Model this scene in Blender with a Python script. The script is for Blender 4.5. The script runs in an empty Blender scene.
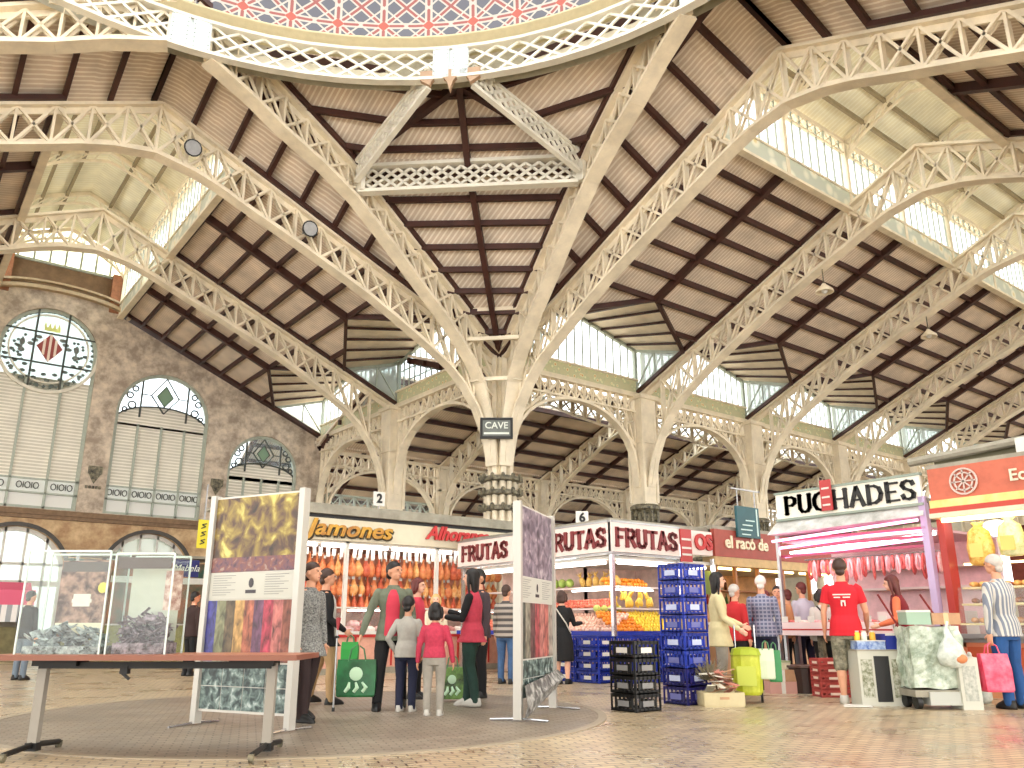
import bpy, bmesh, math, random
from mathutils import Vector, Matrix, Quaternion
random.seed(7)
PI = math.pi
SC = bpy.context.scene
COL = SC.collection

# ------------------------------------------------------------------ camera maths
CF, CY0, CPI, CYA, CU, CW, CH = 807.8, 402.2, math.radians(15.528), math.radians(37.45), -15.348, -20.645, 0.96
FW = (math.sin(CYA), math.cos(CYA)); RT = (FW[1], -FW[0])
def ray(x, y):
    l = (x-512)/CF; v = (CY0-y)/CF
    f = math.cos(CPI)-v*math.sin(CPI); up = math.sin(CPI)+v*math.cos(CPI)
    return (FW[0]*f+RT[0]*l, FW[1]*f+RT[1]*l, up)
def gnd(x, y, z=0.0):                      # point of the floor seen at x, y
    r = ray(x, y); k = (z-CH)/r[2]; return Vector((CU+r[0]*k, CW+r[1]*k, z))
def onu(x, y, u):
    r = ray(x, y); k = (u-CU)/r[0]; return Vector((u, CW+r[1]*k, CH+r[2]*k))
def onw(x, y, w):
    r = ray(x, y); k = (w-CW)/r[1]; return Vector((CU+r[0]*k, w, CH+r[2]*k))

# ------------------------------------------------------------------ materials
def lin(c):
    return tuple((v/12.92 if v <= 0.04045 else ((v+0.055)/1.055)**2.4) for v in c)
MATS = {}
def mat(name, c, rough=0.6, metal=0.0, noise=0.0, scale=6.0, c2=None, bump=0.0, emis=0.0, alpha=None, spec=None):
    if name in MATS: return MATS[name]
    m = bpy.data.materials.new(name); m.use_nodes = True; nt = m.node_tree
    b = nt.nodes['Principled BSDF']; L = lin(c)
    b.inputs['Base Color'].default_value = (*L, 1); b.inputs['Roughness'].default_value = rough
    b.inputs['Metallic'].default_value = metal
    if spec is not None: b.inputs['Specular IOR Level'].default_value = spec
    if noise > 0 or c2 or bump > 0:
        tc = nt.nodes.new('ShaderNodeTexCoord'); nz = nt.nodes.new('ShaderNodeTexNoise')
        nz.inputs['Scale'].default_value = scale; nz.inputs['Detail'].default_value = 5; nz.inputs['Roughness'].default_value = .65
        nt.links.new(tc.outputs['Object'], nz.inputs['Vector'])
        rp = nt.nodes.new('ShaderNodeValToRGB')
        A = tuple(max(0, v*(1-noise)) for v in L); B = lin(c2) if c2 else tuple(min(1, v*(1+noise)) for v in L)
        rp.color_ramp.elements[0].position = .36; rp.color_ramp.elements[0].color = (*A, 1)
        rp.color_ramp.elements[1].position = .64; rp.color_ramp.elements[1].color = (*B, 1)
        nt.links.new(nz.outputs['Fac'], rp.inputs['Fac']); nt.links.new(rp.outputs['Color'], b.inputs['Base Color'])
        if bump > 0:
            bp = nt.nodes.new('ShaderNodeBump'); bp.inputs['Strength'].default_value = bump; bp.inputs['Distance'].default_value = .02
            nt.links.new(nz.outputs['Fac'], bp.inputs['Height']); nt.links.new(bp.outputs['Normal'], b.inputs['Normal'])
    if emis > 0:
        b.inputs['Emission Color'].default_value = (*L, 1); b.inputs['Emission Strength'].default_value = emis
    MATS[name] = m; return m
def N(nt, t, **k):
    n = nt.nodes.new(t)
    for a, v in k.items(): setattr(n, a, v)
    return n
def math_(nt, op, a, b=None, c=None):
    n = nt.nodes.new('ShaderNodeMath'); n.operation = op
    for i, v in enumerate((a, b, c)):
        if v is None: continue
        if isinstance(v, (int, float)): n.inputs[i].default_value = v
        else: nt.links.new(v, n.inputs[i])
    return n.outputs[0]
def stripes(name, c1, c2, axis, period, duty=.5, rough=.7, noise=.12, vec='Object', axis2=None, period2=1, duty2=.1, nscale=1.2, nvec=None, noisecol=None):
    """plain stripes across one (or two) object axes, with slight dirt"""
    m = bpy.data.materials.new(name); m.use_nodes = True; nt = m.node_tree; b = nt.nodes['Principled BSDF']
    b.inputs['Roughness'].default_value = rough
    tc = N(nt, 'ShaderNodeTexCoord'); sp = N(nt, 'ShaderNodeSeparateXYZ'); nt.links.new(tc.outputs[vec], sp.inputs[0])
    f = math_(nt, 'FRACT', math_(nt, 'DIVIDE', sp.outputs[axis], period))
    s = math_(nt, 'LESS_THAN', f, duty)
    if axis2 is not None:
        f2 = math_(nt, 'FRACT', math_(nt, 'DIVIDE', sp.outputs[axis2], period2))
        s = math_(nt, 'MAXIMUM', s, math_(nt, 'LESS_THAN', f2, duty2))
    mx = N(nt, 'ShaderNodeMix', data_type='RGBA'); nt.links.new(s, mx.inputs[0])
    mx.inputs[6].default_value = (*lin(c1), 1); mx.inputs[7].default_value = (*lin(c2), 1)
    nz = N(nt, 'ShaderNodeTexNoise'); nz.inputs['Scale'].default_value = nscale; nz.inputs['Detail'].default_value = 6
    nt.links.new(tc.outputs['Object'], nz.inputs['Vector'])
    mr = N(nt, 'ShaderNodeMapRange'); mr.inputs[1].default_value = .3; mr.inputs[2].default_value = .7
    mr.inputs[3].default_value = 1-noise*1.6; mr.inputs[4].default_value = 1+noise*.6
    nt.links.new(nz.outputs['Fac'], mr.inputs[0])
    vm = N(nt, 'ShaderNodeVectorMath', operation='SCALE'); nt.links.new(mx.outputs[2], vm.inputs[0]); nt.links.new(mr.outputs[0], vm.inputs['Scale'])
    nt.links.new(vm.outputs[0], b.inputs['Base Color']); MATS[name] = m; return m
def glassy(name, c, trans=.75, rough=.1, gl=.06):
    m = bpy.data.materials.new(name); m.use_nodes = True; nt = m.node_tree; nt.nodes.clear()
    o = N(nt, 'ShaderNodeOutputMaterial'); t = N(nt, 'ShaderNodeBsdfTransparent'); d = N(nt, 'ShaderNodeBsdfDiffuse'); g = N(nt, 'ShaderNodeBsdfGlossy')
    t.inputs[0].default_value = (*lin(c), 1); d.inputs[0].default_value = (*lin(c), 1); g.inputs['Roughness'].default_value = rough
    a = N(nt, 'ShaderNodeMixShader'); a.inputs[0].default_value = trans; nt.links.new(d.outputs[0], a.inputs[1]); nt.links.new(t.outputs[0], a.inputs[2])
    q = N(nt, 'ShaderNodeMixShader'); q.inputs[0].default_value = gl; nt.links.new(a.outputs[0], q.inputs[1]); nt.links.new(g.outputs[0], q.inputs[2])
    nt.links.new(q.outputs[0], o.inputs[0]); MATS[name] = m; return m

M_IRON = mat('iron_cream', (.91,.86,.76), .5, noise=.13, scale=1.3, bump=.0)
M_IRON2 = mat('iron_white', (.88,.86,.80), .5, noise=.08, scale=2.0)
M_BROWN = mat('brown_beam', (.25,.13,.10), .55, noise=.25, scale=2.0)
M_DARKIRON = mat('dark_iron', (.20,.19,.16), .5, noise=.5, scale=8, c2=(.55,.52,.42))
M_STEEL = mat('brushed_steel', (.62,.62,.62), .35, .7, noise=.1, scale=4)
M_CHROME = mat('chrome', (.75,.75,.76), .25, .9)
M_BLACK = mat('black_paint', (.05,.05,.05), .5)
M_WHITE = mat('white_paint', (.84,.83,.80), .5, noise=.04)
M_CREAMSIGN = mat('cream_sign', (.84,.81,.71), .5, noise=.04)
M_PANE = glassy('window_glass', (.95,.98,1.0), .88)
M_PANE2 = glassy('milky_glass', (.90,.93,.92), .55)
M_ACRYL = glassy('acrylic', (.98,.99,.985), .985, .05, .02)

# ------------------------------------------------------------------ mesh builder
class MB:
    def __init__(s): s.v = []; s.f = []
    def add(s, vs, fs):
        n = len(s.v); s.v += [tuple(v) for v in vs]; s.f += [tuple(i+n for i in f) for f in fs]; return s
    def box(s, c, d, rz=0.0, M=None):
        x, y, z = d[0]/2, d[1]/2, d[2]/2
        vs = [Vector((a*x, b*y, e*z)) for a in (-1, 1) for b in (-1, 1) for e in (-1, 1)]
        if M is not None: vs = [M @ v for v in vs]
        if rz: R = Matrix.Rotation(rz, 3, 'Z'); vs = [R @ v for v in vs]
        return s.add([v+Vector(c) for v in vs], [(0,1,3,2),(4,6,7,5),(0,4,5,1),(2,3,7,6),(0,2,6,4),(1,5,7,3)])
    def b2(s, a, b):
        return s.box([(a[i]+b[i])/2 for i in range(3)], [abs(b[i]-a[i]) for i in range(3)])
    def bar(s, p, q, w, h, up=(0,0,1), off=0.0):
        p = Vector(p); q = Vector(q); d = q-p
        if d.length < 1e-5: return s
        d.normalize(); up = Vector(up); sd = d.cross(up)
        if sd.length < 1e-4: sd = d.cross(Vector((0,1,0)))
        sd.normalize(); up = sd.cross(d); a = sd*(w/2); b = up*(h/2); o = sd*off
        vs = [p-a-b+o, p+a-b+o, p+a+b+o, p-a+b+o, q-a-b+o, q+a-b+o, q+a+b+o, q-a+b+o]
        return s.add(vs, [(0,3,2,1),(4,5,6,7),(0,1,5,4),(1,2,6,5),(2,3,7,6),(3,0,4,7)])
    def path(s, pts, w, h, up=(0,0,1)):
        for i in range(len(pts)-1): s.bar(pts[i], pts[i+1], w, h, up)
        return s
    def quad(s, *p): return s.add(p, [tuple(range(len(p)))])
    def slab(s, pts, th, nrm=None):
        P = [Vector(p) for p in pts]; n = (P[1]-P[0]).cross(P[2]-P[0]).normalized() if nrm is None else Vector(nrm)
        k = len(P); vs = P+[p+n*th for p in P]
        return s.add(vs, [tuple(range(k))[::-1], tuple(range(k, 2*k))]+[(i, (i+1) % k, (i+1) % k+k, i+k) for i in range(k)])
    def tube(s, pts, r, n=8, cap=True):
        pts = [Vector(p) for p in pts]; rs = r if isinstance(r, (list, tuple)) else [r]*len(pts); rings = []
        for i, p in enumerate(pts):
            d = (pts[min(i+1, len(pts)-1)]-pts[max(i-1, 0)]).normalized()
            a = d.orthogonal() if i == 0 else (la-d*la.dot(d))
            a.normalize(); la = a; b = d.cross(a)
            rings.append([p+(a*math.cos(2*PI*k/n)+b*math.sin(2*PI*k/n))*rs[i] for k in range(n)])
        return s.rings(rings, cap)
    def rings(s, rings, cap=True, close=True):
        n = len(rings[0]); vs = [v for r in rings for v in r]; fs = []
        for i in range(len(rings)-1):
            for k in range(n if close else n-1):
                fs.append((i*n+k, i*n+(k+1) % n, (i+1)*n+(k+1) % n, (i+1)*n+k))
        if cap and close: fs.append(tuple(range(n))[::-1]); fs.append(tuple(range((len(rings)-1)*n, len(rings)*n)))
        return s.add(vs, fs)
    def loft(s, secs, n=14):         # secs: (x,y,z,rx,ry)
        return s.rings([[Vector((x+rx*math.cos(2*PI*k/n), y+ry*math.sin(2*PI*k/n), z)) for k in range(n)] for x, y, z, rx, ry in secs])
    def ball(s, c, r, n=10, m=7, M=None):
        r = (r, r, r) if isinstance(r, (int, float)) else r; vs = []; fs = []
        for j in range(1, m):
            a = PI*j/m
            for k in range(n):
                b = 2*PI*k/n; vs.append(Vector((r[0]*math.sin(a)*math.cos(b), r[1]*math.sin(a)*math.sin(b), r[2]*math.cos(a))))
        vs += [Vector((0,0,r[2])), Vector((0,0,-r[2]))]; t = len(vs)-2
        for j in range(m-2):
            for k in range(n): fs.append((j*n+k, (j+1)*n+k, (j+1)*n+(k+1) % n, j*n+(k+1) % n))
        for k in range(n): fs.append((t, k, (k+1) % n)); fs.append((t+1, (m-2)*n+(k+1) % n, (m-2)*n+k))
        if M is not None: vs = [M @ v for v in vs]
        return s.add([v+Vector(c) for v in vs], fs)
    def lathe(s, prof, c=(0,0,0), n=16):
        return s.rings([[Vector((c[0]+r*math.cos(2*PI*k/n), c[1]+r*math.sin(2*PI*k/n), c[2]+z)) for k in range(n)] for r, z in prof])
    def diamonds(s, a, b, c, d, n, w=.05, t=.04, rows=1):
        """crossed bars filling quad a-b (bottom) c-d (top, above a,b)"""
        a, b, c, d = map(Vector, (a, b, c, d))
        P = lambda x, y: (a.lerp(b, x)).lerp(c.lerp(d, x), y)
        nrm = (b-a).cross(c-a).normalized()
        for i in range(-rows, n+1):
            for sgn in (1, -1):
                x0, x1 = (i/n, (i+rows)/n) if sgn > 0 else ((i+rows)/n, i/n); y0, y1 = 0., 1.
                for _ in range(2):
                    if x0 < 0 or x0 > 1:
                        xc = 0. if x0 < 0 else 1.; y0 = y0+(xc-x0)/(x1-x0)*(y1-y0); x0 = xc
                    if x1 < 0 or x1 > 1:
                        xc = 0. if x1 < 0 else 1.; y1 = y0+(xc-x0)/(x1-x0)*(y1-y0); x1 = xc
                if abs(x0-x1) < 1e-6 or not (0 <= y0 <= 1 and 0 <= y1 <= 1): continue
                s.bar(P(x0, y0), P(x1, y1), w, t, nrm)
        return s
    def mesh(s, name, off=None):
        me = bpy.data.meshes.new(name)
        vs = s.v if off is None else [(v[0]-off[0], v[1]-off[1], v[2]-off[2]) for v in s.v]
        me.from_pydata(vs, [], s.f); me.update()
        bm = bmesh.new(); bm.from_mesh(me); bmesh.ops.recalc_face_normals(bm, faces=bm.faces); bm.to_mesh(me); bm.free()
        return me

def link(name, me, m, parent=None, smooth=False):
    o = bpy.data.objects.new(name, me); COL.objects.link(o)
    if m is not None:
        me.materials.clear()
        for q in (m if isinstance(m, (list, tuple)) else [m]): me.materials.append(q)
    if parent is not None: o.parent = parent
    if smooth: me.shade_smooth()
    return o
def part(name, mb, m, parent, smooth=False, world=False, label=None, loc=None):
    o = link(name, mb.mesh(name, parent.location if world else None) if isinstance(mb, MB) else mb, m, parent, smooth)
    if label: o['label'] = label
    if loc is not None: o.location = loc
    return o
def sub(name, mb, m, parent, top, smooth=False, world=False, label=None):   # part of a part
    o = link(name, mb.mesh(name, top.location if world else None) if isinstance(mb, MB) else mb, m, parent, smooth)
    if label: o['label'] = label
    return o
def tag(o, label, cat, group=None, kind=None):
    o['label'] = label; o['category'] = cat
    if group: o['group'] = group
    if kind: o['kind'] = kind
    return o
def thing(name, label, cat, loc=(0,0,0), rz=0.0, group=None):
    o = bpy.data.objects.new(name, None); COL.objects.link(o); o.location = loc; o.rotation_euler = (0,0,rz)
    o.empty_display_size = .2
    return tag(o, label, cat, group)
def struct(name, mb, m, parent=None, smooth=False, loc=None):
    me = mb.mesh(name, loc) if isinstance(mb, MB) else mb
    o = link(name, me, m, parent, smooth)
    if loc is not None: o.location = loc
    if parent is None: o['kind'] = 'structure'
    return o
def empty_struct(name, loc=(0,0,0)):
    o = bpy.data.objects.new(name, None); COL.objects.link(o); o.location = loc; o['kind'] = 'structure'; return o
def kids(o): return [c for c in bpy.data.objects if c.parent == o]
def dup(root, loc=None, rot=None, label=None, group=None, scale=None):
    r = root.copy(); COL.objects.link(r)
    if loc is not None: r.location = loc
    if rot is not None: r.rotation_euler = rot
    if label: r['label'] = label
    if group: r['group'] = group
    if scale is not None: r.scale = scale
    for ch in root.children:
        c = ch.copy(); COL.objects.link(c); c.parent = r
        for g in ch.children:
            d = g.copy(); COL.objects.link(d); d.parent = c
    return r
def shape(outer, holes=(), depth=.1, z0=0.0):
    """flat shape with holes, extruded: local x,y -> x,z ; thickness along y (0..depth)"""
    cu = bpy.data.curves.new('shape', 'CURVE'); cu.dimensions = '2D'; cu.fill_mode = 'BOTH'; cu.extrude = depth/2
    for ring in [outer]+list(holes):
        sp = cu.splines.new('POLY'); sp.points.add(len(ring)-1); sp.use_cyclic_u = True
        for p, q in zip(sp.points, ring): p.co = (q[0], q[1], 0, 1)
    o = bpy.data.objects.new('shape', cu); COL.objects.link(o)
    dg = bpy.context.evaluated_depsgraph_get(); me = bpy.data.meshes.new_from_object(o.evaluated_get(dg))
    bpy.data.objects.remove(o); bpy.data.curves.remove(cu)
    me.transform(Matrix(((1,0,0,0),(0,0,-1,depth/2),(0,1,0,z0),(0,0,0,1))))
    mb = MB(); mb.v = [tuple(v.co) for v in me.vertices]; mb.f = [tuple(p.vertices) for p in me.polygons]; bpy.data.meshes.remove(me)
    return mb
def text_mb(txt, size, depth=.02, shear=0., bold=0., space=1.0):
    cu = bpy.data.curves.new('t', 'FONT'); cu.body = txt; cu.size = size; cu.extrude = depth/2; cu.shear = shear; cu.offset = bold; cu.space_character = space
    cu.resolution_u = 4; cu.align_x = 'CENTER'; cu.align_y = 'CENTER'
    o = bpy.data.objects.new('t', cu); COL.objects.link(o)
    dg = bpy.context.evaluated_depsgraph_get(); me = bpy.data.meshes.new_from_object(o.evaluated_get(dg))
    bpy.data.objects.remove(o); bpy.data.curves.remove(cu)
    mb = MB(); mb.v = [(v.co.x, -v.co.z, v.co.y) for v in me.vertices]; mb.f = [tuple(p.vertices) for p in me.polygons]; bpy.data.meshes.remove(me)
    return mb
def xf(mb, M):
    mb.v = [tuple(M @ Vector(v)) for v in mb.v]; return mb
def mv(mb, x, y, z): return xf(mb, Matrix.Translation((x, y, z)))
def arcpts(cx, cy, r, a0, a1, n=16):
    return [(cx+r*math.cos(math.radians(a0+(a1-a0)*i/n)), cy+r*math.sin(math.radians(a0+(a1-a0)*i/n))) for i in range(n+1)]
def archpoly(cx, half, z0, spring, n=16):
    return [(cx-half, z0), (cx+half, z0)]+arcpts(cx, spring, half, 0, 180, n)
def rect(x0, y0, x1, y1): return [(x0,y0),(x1,y0),(x1,y1),(x0,y1)]
# drawn capitals
GL = {
 'F': (.62, [[(.14,0),(.14,1)],[(.14,.93),(.6,.93)],[(.14,.5),(.46,.5)]], [(.14,0)]),
 'R': (.72, [[(.14,0),(.14,1)],[(.14,.94),(.45,.94),(.58,.84),(.58,.62),(.45,.5),(.14,.5)],[(.38,.5),(.64,.02)]], [(.14,0),(.64,0)]),
 'U': (.74, [[(.14,1),(.14,.24),(.24,.07),(.37,.03),(.5,.07),(.6,.24),(.6,1)]], [(.14,1),(.6,1)]),
 'T': (.66, [[(.33,0),(.33,.94)],[(.03,.94),(.63,.94)]], [(.33,0)]),
 'A': (.74, [[(.1,0),(.37,1)],[(.37,1),(.64,0)],[(.2,.33),(.54,.33)]], [(.1,0),(.64,0)]),
 'S': (.64, [[(.54,.76),(.5,.9),(.32,.97),(.16,.9),(.1,.75),(.18,.6),(.44,.44),(.54,.3),(.5,.1),(.32,.03),(.14,.1),(.09,.26)]], []),
 'P': (.66, [[(.14,0),(.14,1)],[(.14,.94),(.42,.94),(.56,.84),(.56,.6),(.42,.48),(.14,.48)]], [(.14,0),(.12,.97)]),
 'C': (.74, [[(.64,.74),(.56,.9),(.38,.97),(.2,.88),(.1,.65),(.1,.36),(.2,.12),(.38,.03),(.56,.1),(.65,.26)]], []),
 'H': (.8, [[(.14,0),(.14,1)],[(.66,0),(.66,1)],[(.14,.5),(.66,.5)]], [(.14,0),(.66,0),(.14,.97),(.66,.97)]),
 'D': (.8, [[(.14,0),(.14,1)],[(.14,.95),(.42,.93),(.6,.8),(.68,.5),(.6,.2),(.42,.06),(.14,.05)]], []),
 'E': (.66, [[(.14,0),(.14,1)],[(.14,.94),(.58,.94)],[(.14,.5),(.48,.5)],[(.14,.05),(.6,.05)]], []),
 'O': (.74, [[(.37,.97),(.18,.9),(.1,.7),(.1,.3),(.18,.1),(.37,.03),(.56,.1),(.64,.3),(.64,.7),(.56,.9),(.37,.97)]], []),
}
def drawn(txt, h, width, tv=.17, th=.1, serif=.0, depth=.02):
    tot = sum(GL[c][0] for c in txt); sx = width/tot; mb = MB(); x = -width/2
    for c in txt:
        w, st, sf = GL[c]
        for pl in st:
            for i in range(len(pl)-1):
                a, b = pl[i], pl[i+1]; dx, dz = (b[0]-a[0])*sx, (b[1]-a[1])*h
                L = math.hypot(dx, dz); k = abs(dz)/L; t = (tv*k+th*(1-k))*h
                ex = .25*t/L
                A = (x+a[0]*sx-dx*ex, 0, a[1]*h-h/2-dz*ex); B = (x+b[0]*sx+dx*ex, 0, b[1]*h-h/2+dz*ex)
                mb.bar(A, B, t, depth, (0,1,0))
        if serif:
            for p in sf: mb.box((x+p[0]*sx, 0, (min(max(p[1], .03), .97))*h-h/2), (tv*h+serif*h*1.6, depth*1.02, serif*h*.55))
        x += w*sx
    return mb
# ================================================================== ARCHITECTURE
A, B2, H, S, G, MO = 6.65, 7.14, 9.45, 11.41, 0.442, 9.17     # bay right, bay left, eave, half span, slope, lantern edge
TOP = H+G*S
MON_E, MON_R = 15.75, 16.75
M_ROOF_R = stripes('roof_boards_across', (.88,.80,.71), (.98,.93,.86), 0, .13, .35, noise=.16)
M_ROOF_L = stripes('roof_boards_along', (.88,.80,.71), (.98,.93,.86), 1, .13, .35, noise=.16)
M_LANT_R = stripes('lantern_boards_across', (.95,.92,.80), (.99,.97,.88), 0, .16, .3, noise=.12)
M_LANT_L = stripes('lantern_boards_along', (.95,.92,.80), (.99,.97,.88), 1, .16, .3, noise=.12)
M_GRILLE = mat('green_grey_iron', (.66,.69,.64), .5, noise=.1)

def frieze_mat():
    m = bpy.data.materials.new('tile_frieze'); m.use_nodes = True; nt = m.node_tree; b = nt.nodes['Principled BSDF']; b.inputs['Roughness'].default_value = .35
    tc = N(nt, 'ShaderNodeTexCoord'); v = N(nt, 'ShaderNodeTexVoronoi'); v.inputs['Scale'].default_value = 4.5
    nt.links.new(tc.outputs['Object'], v.inputs['Vector'])
    rp = N(nt, 'ShaderNodeValToRGB'); e = rp.color_ramp.elements
    e[0].position = .12; e[0].color = (*lin((.80,.60,.36)), 1); e[1].position = .55; e[1].color = (*lin((.78,.76,.60)), 1)
    n = e.new(.26); n.color = (*lin((.90,.88,.72)), 1); n = e.new(.4); n.color = (*lin((.72,.74,.58)), 1)
    nt.links.new(v.outputs['Distance'], rp.inputs['Fac']); nt.links.new(rp.outputs['Color'], b.inputs['Base Color']); return m
M_FRIEZE = frieze_mat()

# lower outline of a nave truss: (distance from column line, height)
LOW = [(.35,5.9),(.62,6.9),(1.02,7.75),(1.55,8.45),(2.1,8.95),(3.0,9.5),(3.95,10.03),(5.1,10.62),(6.3,11.15),(7.5,11.65),(8.75,12.15),(9.7,12.55),(10.4,12.78),(11.41,12.95)]
def interp(tab, x):
    for i in range(len(tab)-1):
        if tab[i][0] <= x <= tab[i+1][0]:
            k = (x-tab[i][0])/(tab[i+1][0]-tab[i][0]); return tab[i][1]+k*(tab[i+1][1]-tab[i][1])
    return tab[0][1] if x < tab[0][0] else tab[-1][1]
def web(mb, P, low, top, s0, s1, n, w=.30, dbl=True, last=True):
    """verticals and crossed braces between two outlines; P(s, z) gives the point"""
    nrm = (P(1, 0)-P(0, 0)).cross(Vector((0,0,1))).normalized()
    xs = [s0+(s1-s0)*i/n for i in range(n+1)]
    for i, x in enumerate(xs):
        lo, hi = interp(low, x)+.05, interp(top, x)-.05
        if hi-lo > .15 and (last or i < n): mb.bar(P(x, lo), P(x, hi), w, .06, (P(1,0)-P(0,0)))
        if i < n:
            x2 = xs[i+1]; lo2, hi2 = interp(low, x2)+.05, interp(top, x2)-.05
            for sd in ((-1, 1) if dbl else (0,)):
                o = nrm*(sd*(w/2-.03))
                mb.bar(P(x, lo)+o, P(x2, hi2)+o, .065, .05, nrm); mb.bar(P(x, hi)+o, P(x2, lo2)+o, .065, .05, nrm)
    return mb
def nave_truss(P, base, name, label, group=None, half2=True):
    t = thing(name, label, 'roof truss', base, 0, group)
    top = [(0, H), (S, TOP)]; lo = MB(); tp = MB(); wb = MB()
    halves = [lambda s, z: P(s, z)]
    if half2: halves.append(lambda s, z: P(2*S-s, z))
    nrm = (P(1,0)-P(0,0)).cross(Vector((0,0,1))).normalized()
    for qi, Q in enumerate(halves):
        for i in range(len(LOW)-1):
            a, b = Q(*LOW[i]), Q(*LOW[i+1]); up = (b-a).cross(nrm)
            lo.bar(a, b, .40, .07, up); lo.bar(a+Vector((0,0,.1)), b+Vector((0,0,.1)), .07, .17, up)
        a, b = Q(0, H-.06), Q(S, TOP-.06); up = (b-a).cross(nrm)
        tp.bar(a, b, .42, .08, up); tp.bar(a-Vector((0,0,.12)), b-Vector((0,0,.12)), .07, .18, up)
        web(wb, Q, LOW, top, 1.15, S, 13, .20, last=(qi == 0))
    part('bottom_chord', lo, M_IRON, t, world=True); part('top_chord', tp, M_IRON, t, world=True); part('lattice', wb, M_IRON, t, world=True)
    return t
ORD = ['first','second','third','fourth','fifth','sixth','seventh','eighth','ninth']
PR = lambda k: (lambda s, z: Vector((A*k, -s, z)))
PL = lambda k: (lambda s, z: Vector((-s, B2*k, z)))
for k in range(0, 8):
    nave_truss(PR(k), (A*k, 0, H), 'roof_truss', ['cream lattice truss at the near edge of the right nave, rising from the middle column',][0] if k == 0 else
        'cream lattice truss of the right nave, %s beyond the middle column' % ORD[k-1], 'arched trusses of the right hand nave')
nave_truss(PL(0), (0, 0, H), 'roof_truss', 'cream lattice arched truss rising left from the signed middle column', 'arched trusses of the left hand nave')
nave_truss(PL(1), (0, B2, H), 'roof_truss', 'cream lattice arched truss crossing just in front of the coat of arms wall', 'arched trusses of the left hand nave')

# ---- roof slopes
def grid_bars(parent, name, segs, w, h, m=M_BROWN):
    for a, b in segs:
        mb = MB(); mb.bar(a, b, w, h, (0,0,1)); o = link(name, mb.mesh(name, parent.location), m, parent)
PUR = [1.0, 2.0, 3.0, 3.98, 4.9, 5.75, 6.6, 7.45, 8.3, 9.0]
rz = lambda t: H+G*t
def slope(Pm, n, bay, mroof, nm):
    """Pm(along, t, z). near slope 0..MO with an opening per bay for the dormers; far slope whole"""
    ln = n*bay
    deck = MB(); th = Vector((0,0,.12))
    def q(*pts): deck.slab([Pm(a, t, rz(t)+.16) for a, t in pts], .1, (0,0,1))
    q((0,4.02),(ln,4.02),(ln,MO),(0,MO))
    for k in range(n):
        c = (k+.5)*bay; a0 = k*bay; a1 = a0+bay
        q((a0,2.3),(c,4.02),(a0,4.02)); q((a1,2.3),(a1,4.02),(c,4.02))
    o = struct('ceiling', deck, mroof, loc=tuple(Pm(0,0,H)))
    segs = []
    for t in PUR:
        if t >= 3.98: segs.append((Pm(0,t,rz(t)+.07), Pm(ln,t,rz(t)+.07)))
        else:
            for k in range(n):
                c = (k+.5)*bay
                f = (t-2.3)/(4.0-2.3)
                if f > 0:
                    segs.append((Pm(k*bay,t,rz(t)+.07), Pm(k*bay+bay/2*f,t,rz(t)+.07)))
                    segs.append((Pm((k+1)*bay-bay/2*f,t,rz(t)+.07), Pm((k+1)*bay,t,rz(t)+.07)))
    grid_bars(o, 'purlin', segs, .11, .17)
    grid_bars(o, 'rafter', [(Pm((k+.5)*bay,4.0,rz(4.0)+.03), Pm((k+.5)*bay,MO,rz(MO)+.03)) for k in range(n)], .17, .24)
    grid_bars(o, 'rafter', [(Pm(k*bay,0,rz(0)+.06), Pm(k*bay,MO,rz(MO)+.06)) for k in range(n+1)], .62, .13)
    grid_bars(o, 'valley_beam', [s for k in range(n) for s in ((Pm(k*bay,2.3,rz(2.3)+.05), Pm((k+.5)*bay,4.02,rz(4.02)+.05)), (Pm((k+.5)*bay,4.02,rz(4.02)+.05), Pm((k+1)*bay,2.3,rz(2.3)+.05)))], .12, .16)
    # far slope
    deck = MB(); deck.slab([Pm(a, t, H+G*(2*S-t)+.16) for a, t in ((0,2*S-MO),(ln,2*S-MO),(ln,2*S),(0,2*S))], .1, (0,0,1))
    o2 = struct('ceiling', deck, mroof, loc=tuple(Pm(0,2*S,H)))
    grid_bars(o2, 'purlin', [(Pm(0,2*S-t,rz(t)+.07), Pm(ln,2*S-t,rz(t)+.07)) for t in PUR], .11, .17)
    grid_bars(o2, 'rafter', [(Pm((k+.5)*bay,2*S,rz(0)+.03), Pm((k+.5)*bay,2*S-MO,rz(MO)+.03)) for k in range(n)], .17, .24)
    grid_bars(o2, 'rafter', [(Pm(k*bay,2*S,rz(0)+.06), Pm(k*bay,2*S-MO,rz(MO)+.06)) for k in range(n+1)], .62, .13)
MR = lambda a, t, z: Vector((a, -t, z))
ML = lambda a, t, z: Vector((-t, a, z))
slope(MR, 7, A, M_ROOF_R, 'right'); slope(ML, 2, B2, M_ROOF_L, 'left')

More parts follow.
